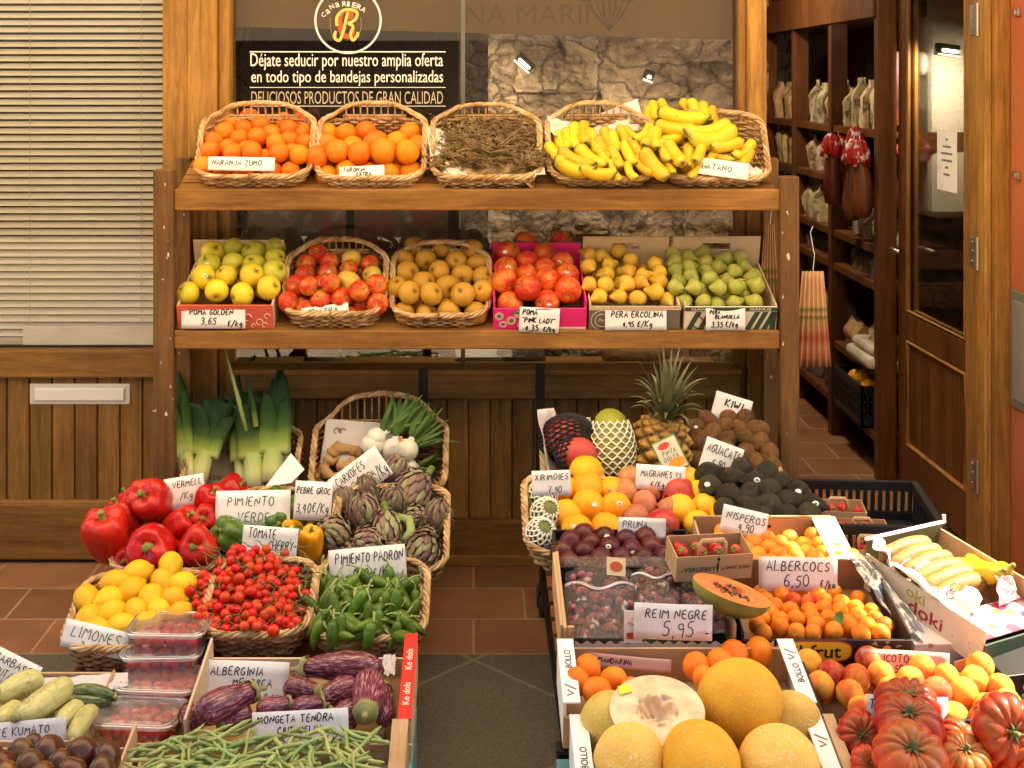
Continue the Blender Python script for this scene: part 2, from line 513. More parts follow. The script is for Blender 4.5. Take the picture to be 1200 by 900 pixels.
def ftext(txt, width, height, m, parent=None, T=Matrix.Identity(4), name='lettering', ext=.0003, bold=0, shear=0):
    """printed lettering as a mesh: fitted to width x height, left-bottom at origin in the xz plane facing -y, then T"""
    cu = bpy.data.curves.new('txt', 'FONT')
    cu.body = txt
    cu.offset = bold
    cu.shear = shear
    cu.resolution_u = 3
    o = bpy.data.objects.new('txt', cu)
    COL.objects.link(o)
    dg = bpy.context.evaluated_depsgraph_get()
    me = bpy.data.meshes.new_from_object(o.evaluated_get(dg))
    bpy.data.objects.remove(o)
    xs = [v.co.x for v in me.vertices]; ys = [v.co.y for v in me.vertices]
    x0, y0 = min(xs), min(ys)
    kx = width / (max(xs) - x0); ky = height / (max(ys) - y0)
    for v in me.vertices:
        v.co = T @ Vector(((v.co.x - x0) * kx, 0, (v.co.y - y0) * ky))
    me.materials.clear(); me.materials.append(m)
    ob = bpy.data.objects.new(name, me)
    COL.objects.link(ob)
    if parent is not None: ob.parent = parent
    return ob
# ================================================================== SETTING
W_POST = wood('post_wood', (.13, .056, .011), (.47, .240, .056), 'z', .45)
W_RAIL = wood('rail_wood', (.10, .044, .010), (.36, .182, .046), 'x', .45)
W_PLANK = wood('plank_wood', (.115, .054, .014), (.35, .182, .050), 'z', .5)
W_DARKX = wood('dark_rail_wood', (.12, .056, .013), (.38, .196, .054), 'x', .5)
W_DARKZ = wood('dark_post_wood', (.12, .056, .014), (.38, .196, .055), 'z', .5)
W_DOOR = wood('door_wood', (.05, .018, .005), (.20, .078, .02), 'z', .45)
W_RACKZ = wood('rack_post_wood', (.080, .037, .012), (.25, .125, .042), 'z', .5, chips=True)
W_RACKX = wood('rack_shelf_wood', (.14, .060, .014), (.46, .230, .060), 'x', .45)
W_RACKY = wood('rack_side_wood', (.06, .023, .007), (.2, .08, .025), 'y', .5)
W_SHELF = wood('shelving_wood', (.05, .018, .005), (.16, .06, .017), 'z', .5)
W_PALE = wood('crate_wood', (.42, .25, .11), (.72, .50, .28), 'x', .65)
W_PALEY = wood('crate_wood_side', (.42, .25, .11), (.72, .50, .28), 'y', .65)
STEEL = plain('brushed_steel', (.55, .53, .5), .32, 1)
BLACKM = plain('black_metal', (.02, .018, .016), .5, .3)
GLASS = glass_thin('shop_glass', (.93, .91, .87), .045, .7)
DARK = plain('dark_void', (.012, .009, .007), .8)

# ---- ground
def tile_floor():
    n = NT('terracotta_tile')
    v = n.coords('Object')
    br = n.n('ShaderNodeTexBrick')
    n.l(v, br.inputs[0])
    br.inputs['Color1'].default_value = (.19, .09, .044, 1)
    br.inputs['Color2'].default_value = (.28, .132, .064, 1)
    br.inputs['Mortar'].default_value = (.34, .22, .135, 1)
    br.inputs['Scale'].default_value = 1
    br.inputs['Mortar Size'].default_value = .0045
    br.inputs['Brick Width'].default_value = .31
    br.inputs['Row Height'].default_value = .232
    br.offset = .5
    f = n.noise(v, 5, 5, .65, seed=False)
    c = n.mix(.75, br.outputs[0], n.mix(1, br.outputs[0], n.ramp(f, [(.3, (.6, .55, .5)), (.7, (1.25, 1.2, 1.15))]), 'MULTIPLY'))
    h = n.math('SUBTRACT', n.math('MULTIPLY', f, .3), br.outputs['Fac'])
    return n.finish(c, n.math('ADD', n.math('MULTIPLY', f, .3), .3), h, .35, .004, spec=.4)
TILE = tile_floor()
def paver(name, br_):
    n = NT(name)
    v = n.coords('Object', rot=(0, 0, R(45)))
    br = n.n('ShaderNodeTexBrick')
    n.l(v, br.inputs[0])
    br.inputs['Color1'].default_value = (br_, br_ * .81, br_ * .58, 1)
    br.inputs['Color2'].default_value = (br_ * 1.08, br_ * .88, br_ * .64, 1)
    br.inputs['Mortar'].default_value = (br_ * 1.7, br_ * 1.4, br_ * 1.05, 1)
    br.inputs['Mortar Size'].default_value = .006
    br.inputs['Brick Width'].default_value = .52
    br.inputs['Row Height'].default_value = .52
    br.inputs['Scale'].default_value = 1
    br.offset = 0
    vo = n.n('ShaderNodeTexVoronoi'); vo.inputs['Scale'].default_value = 240; n.l(v, vo.inputs['Vector'])
    g = n.ramp(vo.outputs['Color'], [(.2, (.75, .73, .70)), (.5, (.97, .97, .97)), (.8, (1.15, 1.12, 1.1))])
    c = n.mix(1, br.outputs[0], g, 'MULTIPLY')
    return n.finish(c, .8, vo.outputs['Distance'], .3, .003)
b = MB(); b.box(-40, 40, -45, -.70, -.3, -.002)
tag(b.build('street', paver('street_paver', .30)), kind='structure')
b = MB(); b.box(-3.4, 3.4, -2.3, -.70, -.05, .0015); tag(b.build('shade_pavement', paver('shade_paver', .10)), kind='structure')  # same paving as the street, darkened to carry the shade before the shop
b = MB(); b.box(-4, 4.5, -.70, 6, -.3, 0)
tag(b.build('tiled_floor', TILE), kind='structure')

# ---- street opposite: stone house with a timber gateway, seen only as a reflection and as bounce light
def stone_mat(name, c0, c1, c2, sc=3.2):
    n = NT(name)
    v = n.coords('Object', (1, 1, 1.35))
    nz = n.n('ShaderNodeTexNoise'); nz.inputs['Scale'].default_value = 4; nz.inputs['Detail'].default_value = 5; n.l(v, nz.inputs['Vector'])
    v0 = v; va = n.n('ShaderNodeVectorMath', operation='MULTIPLY_ADD'); n.l(nz.outputs['Color'], va.inputs[0]); va.inputs[1].default_value = (.35, .35, .35); n.l(v, va.inputs[2]); v = va.outputs[0]
    vo = n.n('ShaderNodeTexVoronoi', feature='DISTANCE_TO_EDGE'); vo.inputs['Scale'].default_value = sc; n.l(v, vo.inputs['Vector'])
    f = n.noise(v, 9, 8, .7, .4, seed=False)
    c = n.ramp(f, [(.3, c0), (.52, c1), (.72, c2)])
    c = n.mix(n.ramp(vo.outputs[0], [(0, (1, 1, 1)), (.045, (0, 0, 0))]), c, tuple(x * .7 for x in c0))
    h = n.math('ADD', n.math('MULTIPLY', n.ramp(vo.outputs[0], [(0, (0, 0, 0)), (.25, (1, 1, 1))]), .6), n.math('MULTIPLY', f, 1.2))
    return n.finish(c, .9, h, 1.0, .06)
STONE = stone_mat('rubble_stone', (.13, .095, .06), (.28, .215, .15), (.42, .34, .25))
t = thing('stone_house', 'rubble stone house with a wide timber gate across the street', 'house', (0, -8.6, 0))
b = MB(); b.box(-.15, 9, -1, 0, 0, 4.2); b.box(-9, -2.6, -1, 0, 0, 4.2); b.box(-2.6, -.15, -1, 0, 2.9, 4.2)
b.build('wall', STONE, t)
b = MB(); b.box(-2.6, -.15, -.5, -.3, 0, 2.9)
for k in range(14): b.box(-2.58 + k * .173, -2.43 + k * .173, -.3, -.28, .02, 2.88)
b.build('timber_gate', plain('gate_wood', (.05, .035, .025), .7), t)

# ---- awning over the stall (just above the picture), shades the goods
AWN = NT('awning_canvas')
_d = AWN.n('ShaderNodeBsdfDiffuse'); _d.inputs[0].default_value = (.52, .40, .24, 1)
_t = AWN.n('ShaderNodeBsdfTranslucent'); _t.inputs[0].default_value = (.90, .76, .54, 1)
_m = AWN.n('ShaderNodeMixShader'); _m.inputs[0].default_value = .8
AWN.l(_d.outputs[0], _m.inputs[1]); AWN.l(_t.outputs[0], _m.inputs[2]); AWN.l(_m.outputs[0], AWN.out.inputs[0])
AWN = AWN.mat
t = thing('awning', 'ochre brown canvas awning stretched out above the fruit stall', 'awning', (0, 0, 0))
b = MB()
AX0, AX1 = -3.2, 2.36
zs = [(-.02, 2.62), (-.5, 2.46), (-1.0, 2.28), (-1.98, 2.02), (-2.0, 1.80)]
def awn(u, v):
    k = v * 4; i = min(3, int(k)); f = k - i
    y = zs[i][0] * (1 - f) + zs[i + 1][0] * f; z = zs[i][1] * (1 - f) + zs[i + 1][1] * f
    return (AX0 + (AX1 - AX0) * u, y, z)
b.surf(awn, 12, 4, False)
o = b.build('canvas', AWN, t)
b = MB(); b.tube([(AX0, -1.98, 2.03), (AX1, -1.98, 2.03)], .018, 8); b.tube([(AX0, -.02, 2.6), (AX1, -.02, 2.6)], .03, 8)
for x in (AX0 + .1, AX1 - .1): b.tube([(x, -.02, 2.3), (x, -1.95, 2.0)], .014, 6)
b.build('frame', BLACKM, t)

# ---- pier of terracotta render on the right of the door
TERRA = mat('terracotta_render', [(.3, (.36, .098, .036)), (.7, (.47, .135, .052))], 2.2, 6, rough=.85, bump=.25, bscale=24, bdist=.004, rnd=0, hue=0)
b = MB(); b.box(PX(1176, 0), 4.2, -.42, .3, -.1, 3.1)
wall = b.build('terracotta_wall', TERRA)
tag(wall, 'terracotta painted wall beside the open shop door', 'wall')
xw = PX(1176, 0)
# meter cabinet door set in the wall's side face and two small hooks
t = thing('meter_cabinet', 'grey framed metal cabinet door set in the terracotta wall', 'cabinet', (xw, -.30, .73))
b = MB(); b.box(-.012, .02, -.20, .22, -.19, .19); b.build('frame', plain('grey_paint', (.16, .15, .12), .55), t, bevel=.004)
b = MB(); b.box(-.017, -.012, -.17, .19, -.16, .16); b.build('panel', plain('grey_paint_light', (.22, .2, .165), .5), t, bevel=.003)
for zz, lab in ((PZ(15, -.1), 'small metal bracket on the terracotta wall level with the top hinge'), (PZ(205, -.1), 'small metal bracket on the terracotta wall halfway up the door')):
    t = thing('wall_bracket', lab, 'bracket', (xw, -.12, zz))
    b = MB(); b.box(-.012, 0, -.02, .02, -.012, .012); b.box(-.02, -.012, -.012, .012, -.008, .008); b.build('plate', STEEL, t, bevel=.002)

# ---- shop front, facade plane Y = 0
def fx(p): return PX(p, 0)
def fz(p): return PZ(p, 0)
TOPZ = 2.45
sf = thing('shopfront', 'varnished timber shop window with large pane above plank panelling', 'shop window')
b = MB(); b.box(fx(194), fx(224), -.045, .08, fz(656), TOPZ); b.box(fx(224), fx(258), -.055, .08, .02, TOPZ); b.box(fx(258), fx(271), -.03, .08, .02, TOPZ)
b.build('post', W_POST, sf, bevel=.004)
b = MB(); b.box(fx(864), fx(873), -.02, .08, fz(656), TOPZ); b.box(fx(873), fx(890), -.045, .08, fz(656), TOPZ); b.box(fx(890), fx(897), -.02, .08, fz(656), TOPZ)
b.build('post', W_POST, sf, bevel=.004)
b = MB(); b.box(fx(271), fx(864), -.05, .07, fz(463), fz(434)); b.box(fx(271), fx(864), -.07, .06, fz(434), fz(428))
b.build('sill_rail', W_DARKX, sf, bevel=.003)
b = MB()
x = fx(271)
while x < fx(864) - .01:
    b.box(x + .002, min(x + .072, fx(864)) - .002, -.012, .03, fz(606), fz(463)); x += .072
b.box(fx(271), fx(864), .0, .035, fz(606), fz(463))
b.build('plank_panel', W_DARKZ, sf, bevel=.003)
b = MB(); b.box(fx(271), fx(864), -.04, .05, fz(650), fz(606)); b.box(fx(271), fx(864), -.055, .04, 0.0, fz(645))
b.build('base_rail', W_DARKX, sf, bevel=.003)
b = MB(); b.box(fx(271), fx(864), .028, .034, fz(428), TOPZ)
b.build('glass', GLASS, sf)
b = MB(); b.box(fx(540), fx(545), .02, .027, fz(428), TOPZ); b.build('glass_joint', plain('silicone', (.12, .11, .09), .4), sf)
b = MB(); b.box(fx(-420), fx(1180), -.06, .2, TOPZ, 3.1); b.build('head_beam', W_RAIL, sf)

# ---- left glazed door with plank bottom
ld = thing('panelled_door', 'wooden panelled door with steel letter slot under a glazed upper half', 'door')
b = MB(); b.box(fx(-420), fx(194), -.028, .03, fz(441), fz(409)); b.build('middle_rail', W_RAIL, ld, bevel=.006)
b = MB()
x = fx(194)
while x > fx(-420):
    b.box(max(x - .0735, fx(-420)) + .002, x - .002, -.006, .02, fz(588), fz(441)); x -= .0755
b.box(fx(-420), fx(194), .004, .022, fz(588), fz(441))
b.build('plank_panel', W_PLANK, ld, bevel=.003)
b = MB(); b.box(fx(-420), fx(194), -.028, .03, .012, fz(588)); b.box(fx(-420), fx(194), -.02, .03, fz(592), fz(585)); b.build('bottom_rail', W_RAIL, ld, bevel=.006)
b = MB(); b.box(fx(-420), fx(194), .02, .026, fz(409), TOPZ); b.build('glass', glass_thin('door_glass', (.95, .94, .92), .03, .5), ld)
ls = MB(); x0, x1, z0, z1 = fx(36), fx(153), fz(473), fz(449)
ls.box(x0, x1, -.0095, -.006, z0, z1); ls.box(x0 + .015, x1 - .015, -.0145, -.0095, z0 + .012, z1 - .012)
for a in (x0 + .007, x1 - .007):
    for c in (z0 + .007, z1 - .007): ls.box(a - .003, a + .003, -.0115, -.0095, c - .003, c + .003)
lo = ls.build('letter_slot', plain('satin_steel', (.62, .60, .57), .35, .5), ld, bevel=.002)
b = MB(); b.box(x0 + .018, x1 - .018, -.018, -.0145, z0 + .014, z1 - .014); b.build('flap', plain('satin_flap', (.74, .73, .74), .35, .4), lo, bevel=.002)

# ---- venetian blind behind the left glass
bl = thing('venetian_blind', 'cream venetian blind drawn down behind the glazed door', 'blind')
b = MB()
z = fz(404)
while z < TOPZ:
    T = Matrix.Translation((0, .075, z)) @ Matrix.Rotation(R(42), 4, 'X')
    b.box(fx(-400), fx(190), -.0125, .0125, -.0006, .0006, T=T)
    z += .0245
b.build('slat', plain('blind_cream', (.80, .76, .66), .5), bl)
b = MB()
for px in (28, 160, -105): b.tube([(fx(px), .058, fz(406)), (fx(px), .058, TOPZ)], .0012, 4)
b.box(fx(-400), fx(190), .062, .085, fz(408), fz(404))
b.build('cord', plain('blind_cord', (.5, .42, .3), .7), bl)
b = MB(); b.box(fx(-420), fx(200), .16, .17, fz(410), TOPZ); tag(b.build('inner_curtain', plain('curtain_brown', (.045, .028, .015), .9)), 'plain brown curtain hanging close behind the venetian blind', 'curtain')
b = MB(); b.box(fx(22), fx(182), .04, .042, fz(407), fz(385)); tag(b.build('paper_strip', PAPER), 'white paper strip taped along the bottom of the door glass', 'paper')

# ---- door frame and open door
df = thing('door_frame', 'orange brown varnished wooden frame of the shop doorway', 'door frame')
b = MB(); b.box(fx(1158), fx(1176), -.06, .1, 0, TOPZ); b.box(fx(1150), fx(1158), -.03, .1, 0, TOPZ); b.build('jamb', W_POST, df, bevel=.004)
dr = thing('open_door', 'brown shop door with glazed upper half standing open inwards', 'door', (1.712, .03, .012), (0, 0, R(91)))
# local x runs from hinge to free edge, local +y faces into the doorway
def dbox(name, x0, x1, z0, z1, y0=-.02, y1=.02, m=W_DOOR, bev=.004):
    q = MB(); q.box(x0, x1, y0, y1, z0, z1); return q.build(name, m, dr, bevel=bev)
DW = .76
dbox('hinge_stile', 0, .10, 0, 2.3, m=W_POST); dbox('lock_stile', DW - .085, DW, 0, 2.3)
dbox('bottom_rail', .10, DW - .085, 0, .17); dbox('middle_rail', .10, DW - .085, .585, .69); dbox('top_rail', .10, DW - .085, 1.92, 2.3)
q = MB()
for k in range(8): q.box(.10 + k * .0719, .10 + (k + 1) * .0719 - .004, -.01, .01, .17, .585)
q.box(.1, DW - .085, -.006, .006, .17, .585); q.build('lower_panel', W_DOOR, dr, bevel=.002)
q = MB(); q.box(.10, DW - .085, -.002, .002, .69, 1.92); q.build('glass', glass_thin('door_pane', (.9, .88, .84), .03, .5), dr)
q = MB()
for z0, z1 in ((.17, .585), (.69, 1.92)):
    for s in (-1, 1):
        yy = .014 * s
        q.tube([(.108, yy, z0 + .008), (DW - .093, yy, z0 + .008), (DW - .093, yy, z1 - .008), (.108, yy, z1 - .008)], .009, 6, True)
q.build('glazing_bead', W_POST, dr)
for hz in (PZ(25, .02), PZ(300, .02), PZ(562, .02)):
    q = MB(); q.box(.015, .055, .0205, .0235, hz - .055, hz + .045); q.tube([(-.006, .022, hz - .06), (-.006, .022, hz + .05)], .007, 8)
    for a in (-.035, .0, .03): q.tube([(.035, .0235, hz + a), (.035, .026, hz + a)], .004, 6)
    q.build('hinge', plain('worn_steel', (.50, .43, .33), .4, .9), dr)
q = MB(); q.tube([(DW - .04, .02, .93), (DW - .04, .06, .93), (DW - .13, .065, .93)], .008, 8); q.build('handle', STEEL, dr, True)
no = thing('door_notice', 'white printed opening notice taped inside the open door glass', 'notice', (1.69, .30, PZ(224, .3)), (0, 0, R(91)))
q = MB(); q.box(-.09, .09, -.001, .001, 0, .215); q.build('sheet', PAPER, no)
# lines of small print too blurred to read
q = MB()
for k, (a, c) in enumerate(((.45, .55), (.3, .7), (.22, .78), (.24, .76), (.42, .58), (.35, .66))):
    z = .18 - k * .025; x = a
    while x < c:
        w = rng.uniform(.03, .07); q.box(-.09 + x * .18, -.09 + min(c, x + w) * .18, .001, .0014, z, z + .008); x += w + .02
q.build('print_lettering', INK, no)

# ---- interior shell
INW = plain('interior_plaster', (.10, .065, .04), .9)
b = MB(); b.box(-2.6, 3.2, 4.6, 4.7, 0, 2.75); tag(b.build('interior_back_wall', STONE), kind='structure')
b = MB(); b.box(2.25, 2.35, .31, 4.6, 0, 2.75); tag(b.build('interior_side_wall', INW), kind='structure')
b = MB(); b.box(-2.6, -2.5, .1, 4.6, 0, 2.75); tag(b.build('interior_wall', INW), kind='structure')
b = MB(); b.box(-2.6, 4.2, -.02, 4.7, 2.75, 2.9); tag(b.build('interior_ceiling', INW), kind='structure')
# dark boards and masonry behind the window, standing in for the opposite house's reflection
b = MB(); b.box(fx(262), PX(545, .5), .52, .56, 0, 2.5)
tag(b.build('reflection_boards', wood('black_boards', (.03, .022, .016), (.075, .055, .04), 'z', .6)), 'dark boarded panel in place of a reflected gateway behind the lettered window half', 'reflection_panel')
STONE_REFL = stone_mat('reflection_stone', (.10, .07, .042), (.33, .245, .155), (.52, .42, .28), 4.0)
def rough_wall():
    b = MB()
    x0, x1, z0, z1 = PX(572, .75), PX(900, .75), .0, PZ(-40, .75)
    def g(u, v):
        x, z = x0 + u * (x1 - x0), z0 + v * (z1 - z0)
        p = Vector((x * 7, z * 9, 3))
        d = mnoise.fractal(p, .7, 2.1, 5) * .022 + (mnoise.cell(Vector((x * 6 + .5 * mnoise.noise(p), z * 9, 0))) - .5) * .03
        return (x, .78 + d, z)
    b.surf(g, 170, 170, False)
    b.box(x0, x1, .83, .95, z0, z1)
    return b
o = rough_wall().build('reflection_masonry', STONE_REFL)  # solid masonry in place of the reflected stone house
tag(o, 'rough grey brown stone masonry in place of a reflection in the shop window', 'stone wall')
t = thing('reflection_band', 'olive brown band with faint lantern drawing in place of the window top reflection', 'reflection_band', (0, .12, 0))  # olive sheet built in place of a reflection in the glass
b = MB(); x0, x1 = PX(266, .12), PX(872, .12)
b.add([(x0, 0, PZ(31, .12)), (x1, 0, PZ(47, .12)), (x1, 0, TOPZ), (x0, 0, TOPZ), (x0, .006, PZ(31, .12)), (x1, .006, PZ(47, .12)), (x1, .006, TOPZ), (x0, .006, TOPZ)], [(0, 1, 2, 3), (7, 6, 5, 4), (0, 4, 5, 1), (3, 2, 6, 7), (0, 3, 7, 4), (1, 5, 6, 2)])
b.build('cloth', mat('reflection_olive', [(.3, (.15, .095, .022)), (.7, (.20, .13, .034))], 3, rough=.9, rnd=0, hue=0), t)
b = MB(); PBR = plain('reflection_print', (.045, .028, .012), .9)
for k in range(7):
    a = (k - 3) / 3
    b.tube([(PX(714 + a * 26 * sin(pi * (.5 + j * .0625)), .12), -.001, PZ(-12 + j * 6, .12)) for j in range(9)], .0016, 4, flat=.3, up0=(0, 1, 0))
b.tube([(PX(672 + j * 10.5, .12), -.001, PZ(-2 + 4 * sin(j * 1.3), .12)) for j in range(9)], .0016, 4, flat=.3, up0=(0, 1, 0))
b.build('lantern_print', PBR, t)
ftext('NA MARINA', 190 / S(.12), 24 / S(.12), mat('reflection_letter', [(.3, (.11, .07, .018)), (.7, (.13, .08, .02))], 3, rough=.9, rnd=0, hue=0), t, Matrix.Translation((PX(545, .12), -.0012, PZ(29, .12))))
# items low in the window
b = MB()
for k in range(9):
    T = Matrix.Translation((PX(565, .3), .3, PZ(432, .3) + .004 + k * .006)) @ Matrix.Rotation(rng.uniform(-.08, .08), 4, 'Z')
    b.box(-.095, .095, -.08, .08, 0, .0055, T=T)
b.box(fx(271), fx(864), .05, .5, fz(463), PZ(432, .3), 0)
b2 = MB(); b2.v, b2.f, b2.m = b.v[-8:], [tuple(i - (len(b.v) - 8) for i in f) for f in b.f[-6:]], [0] * 6
b.v, b.f, b.m = b.v[:-8], b.f[:-6], b.m[:-6]
tag(b2.build('window_ledge', W_DARKX), 'deep dark wooden ledge inside the shop window', 'ledge')
tag(b.build('paper_wad', plain('grey_paper', (.45, .43, .4), .8)), 'wad of pale wrapping paper lying on the window ledge', 'paper')
for (x0, x1, lab, cs) in ((290, 405, 'pink floral poster leaning in the window behind the golden apples', ((.55, .20, .20), (.62, .55, .45))), (415, 525, 'cream floral poster leaning in the window behind the russet apples', ((.66, .60, .40), (.42, .2, .17)))):
    b = MB(); b.box(PX(x0, .07), PX(x1, .07), .07, .074, PZ(330, .07), PZ(246, .07))
    n = NT('poster_print'); vv = n.coords('Object')
    vo = n.n('ShaderNodeTexVoronoi'); vo.inputs['Scale'].default_value = 26; n.l(vv, vo.inputs['Vector'])
    f = n.noise(vv, 9, 3, dist=1.5)
    c = n.mix(n.ramp(vo.outputs['Distance'], [(.1, (1, 1, 1)), (.5, (0, 0, 0))]), (.30, .27, .2), cs[0])
    c = n.mix(n.ramp(f, [(.45, (0, 0, 0)), (.55, (1, 1, 1))]), c, cs[1])
    tag(b.build('poster', n.finish(c, .5)), lab, 'poster')
for k, (px, w, h, c, lab) in enumerate(((610, 60, 20, (.06, .05, .04), 'dark pottery jar on the window ledge beside the paper wad'), (745, 80, 22, (.20, .12, .05), 'brown wicker tray on the window ledge'), (380, 50, 16, (.10, .06, .07), 'purple dried posy on the window ledge'))):
    Yk = .28; s = S(Yk); zb = PZ(432, .3)
    b = MB(); ww, hh = w / s / 2, h / s * 1.3
    b.lathe([(0, 0), (ww * .8, 0), (ww, hh * .5), (ww * .9, hh), (ww * .7, hh * 1.02), (ww * .6, hh * .6), (0, hh * .55)], 18)
    o = b.build(('jar', 'tray', 'posy')[k], mat('ledge_item', [(.3, c), (.7, tuple(1.6 * x for x in c))], 18, rough=.7, bump=.5), smooth=True); o.location = (PX(px, Yk), Yk, zb)
    tag(o, lab, ('jar', 'tray', 'posy')[k])
t = thing('magazine', 'open illustrated magazine lying on the ledge above the pineapples', 'magazine', (PX(812, .1), .13, PZ(428, .1)))
b = MB(); b.box(-.09, 0, -.05, .08, 0, .006, T=Matrix.Rotation(R(-8), 4, 'Y')); b.box(0, .09, -.05, .08, 0, .006, T=Matrix.Rotation(R(10), 4, 'Y'))
b.build('page', mat('magazine_print', [(.35, (.55, .5, .45)), (.5, (.35, .08, .05)), (.55, (.6, .4, .2)), (.7, (.1, .1, .12))], 14, rough=.4, rnd=0, hue=0), t)
# lamps inside: lit strips and spots are seen, batten and pendant are not
LAMPM = emit('lamp_glow', (1, .86, .62), 3)
def lamp(px, py, Y, w, h, roll, power, size, name, label):
    c = P(px, py, Y)
    t = thing(name, label, 'lamp', c, (0, R(roll), 0))
    q = MB(); q.box(-w / 2 - .01, w / 2 + .01, -.0, .05, -.012, h + .02); q.build('housing', BLACKM, t)
    q = MB(); q.box(-w / 2, w / 2, -.012, -.002, 0, h); q.build('tube', LAMPM, t, bevel=.004)
    L = bpy.data.lights.new('lamp_light', 'AREA'); L.energy, L.size, L.color = power, size, (1, .83, .6)
    L.shape = 'RECTANGLE'; L.size_y = .06
    lo = bpy.data.objects.new('lamp_light', L); COL.objects.link(lo); lo.parent = t
    lo.location = (0, -.02, -.02); lo.rotation_euler = (R(35), 0, 0)
    return t
lamp(613, 76, .55, .055, .011, 42, .8, .1, 'strip_lamp', 'small lit strip lamp tilted in the shop window beside the glass joint')
lamp(760, 92, .50, .016, .012, 20, .8, .1, 'spot_lamp', 'small lit spot lamp before the stone wall in the shop window')
lamp(1112, 62, .62, .06, .014, 8, 1.6, .14, 'strip_lamp', 'lit strip lamp over the white cabinet seen through the open door glass')
L = bpy.data.lights.new('window_lamp_wash', 'AREA'); L.energy, L.size, L.shape, L.size_y, L.color = 1.3, 1.0, 'RECTANGLE', .1, (1, .84, .62)
t = thing('unseen_batten', 'unseen fluorescent batten lighting the stone inside the shop window', 'lamp', (.55, .28, 2.35))  # unseen lamp, there to wash the stone with light
q = MB(); q.box(-.6, .6, -.03, .03, .02, .06); q.build('housing', plain('batten_white', (.6, .58, .54), .5), t)
q = MB(); q.tube([(-.55, 0, 0), (.55, 0, 0)], .013, 8); q.build('tube', LAMPM, t)
lo = bpy.data.objects.new('lamp_light', L); COL.objects.link(lo); lo.parent = t; lo.location = (0, .02, -.03); lo.rotation_euler = (R(22), 0, 0)
t = thing('fill_pendant', 'unseen round lamp added high inside the doorway to brighten the shelves', 'lamp', (1.0, 1.7, 2.4))  # unseen pendant added to brighten the doorway shelves
q = MB(); q.lathe([(0, 0), (.1, 0), (.09, .05), (.02, .1), (0, .1)], 16); q.build('shade', BLACKM, t, True)
q = MB(); q.lathe([(0, -.012), (.06, -.012), (.06, -.002), (0, -.002)], 16); q.build('bulb', LAMPM, t, True)
q = MB(); q.tube([(0, 0, .1), (0, 0, .35)], .004, 6); q.build('cord', BLACKM, t)
L = bpy.data.lights.new('lamp_light', 'AREA'); L.energy, L.size, L.color = 6, .2, (1, .80, .55)
lo = bpy.data.objects.new('lamp_light', L); COL.objects.link(lo); lo.parent = t; lo.location = (0, 0, -.03)
# white wall cabinet behind the door
t = thing('wall_cabinet', 'white rounded wall cabinet hung behind the open door', 'cabinet', (1.98, .95, 1.05))
q = MB(); q.box(-.16, .2, -.12, .2, 0, 1.1); q.build('body', plain('cabinet_white', (.55, .52, .44), .5), t, bevel=.03)
q = MB(); q.lathe([(.0, 0), (.05, 0), (.045, .02), (0, .02)], 16); o = q.build('round_gauge', PAPER, t, True); o.location = (-.165, -.05, .62); o.rotation_euler = (0, R(-90), 0)

# ---- window lettering
lt = thing('window_lettering', 'white printed slogan with round emblem on the shop window glass', 'lettering', (0, .024, 0))
DEC = plain('vinyl_cream', (.86, .80, .68), .6)
DECD = plain('vinyl_beige', (.48, .39, .26), .6)
def win(txt, x0, x1, y0, y1, m=DEC, bold=0):
    T = Matrix.Translation((fx(x0), 0, fz(y1)))
    return ftext(txt, fx(x1) - fx(x0), fz(y0) - fz(y1), m, lt, T, bold=bold)
win('Déjate seducir por nuestro amplia oferta', 292, 519, 62, 82.5, bold=.0)
win('en todo tipo de bandejas personalizadas', 293, 519, 82.5, 101, bold=.0)
win('DELICIOSOS PRODUCTOS DE GRAN CALIDAD', 293, 519, 107, 122, DECD)
q = MB()
for y, th in ((60.5, 1.2), (102.5, .7), (124.5, .7)):
    q.box(fx(291), fx(522), -.0003, 0, fz(y + th / 2), fz(y - th / 2))
q.build('ruled_line', DEC, lt)
q = MB(); cx, cz, rr = fx(407), fz(23.5), 38.5 / 351.3
q.tube([(cx + rr * cos(a * pi / 40), 0, cz + rr * sin(a * pi / 40)) for a in range(80)], .0032, 4, True, flat=.2, up0=(0, 1, 0))
q.build('emblem_ring', DEC, lt)
q = MB()
for sgn in (-1, 1):
    q.tube([(fx(404 + sgn * 18) , 0, fz(20)), (fx(404.5 + sgn * 18.5), 0, fz(30)), (fx(404 + sgn * 15), 0, fz(44))], .0011, 4, flat=.2)
q.build('emblem_line', DECD, lt)
def arc_text(txt, cx, cy, r, a0, a1, size):
    for i, ch in enumerate(txt):
        if ch == ' ': continue
        a = R(a0 + (a1 - a0) * i / max(1, len(txt) - 1))
        T = Matrix.Translation((fx(cx + r * sin(a)), 0, fz(cy - r * cos(a)))) @ Matrix.Rotation(a, 4, 'Y')
        ftext(ch, size * (.5 if ch == 'I' else 1) / 351.3, size * 1.15 / 351.3, DEC, lt, T)
arc_text('RIERA', 403, 44, 37, -4, 30, 5.2)
arc_text('Na', 403, 44, 37, -26, -16, 4.8)
arc_text('Ca', 403, 44, 34, -46, -36, 4.6)
q = MB()
def calig(pts, r, y, mb):
    pts = [Vector((fx(a), y, fz(c))) for a, c in pts]
    n = []
    for i in range(len(pts) - 1):
        p0, p1, p2, p3 = pts[max(0, i - 1)], pts[i], pts[i + 1], pts[min(len(pts) - 1, i + 2)]
        for k in range(6):
            t_ = k / 6
            n.append(.5 * ((2 * p1) + (p2 - p0) * t_ + (2 * p0 - 5 * p1 + 4 * p2 - p3) * t_ ** 2 + (3 * p1 - p0 - 3 * p2 + p3) * t_ ** 3))
    n.append(pts[-1])
    mb.tube(n, r, 8, flat=.12, up0=(0, 1, 0))
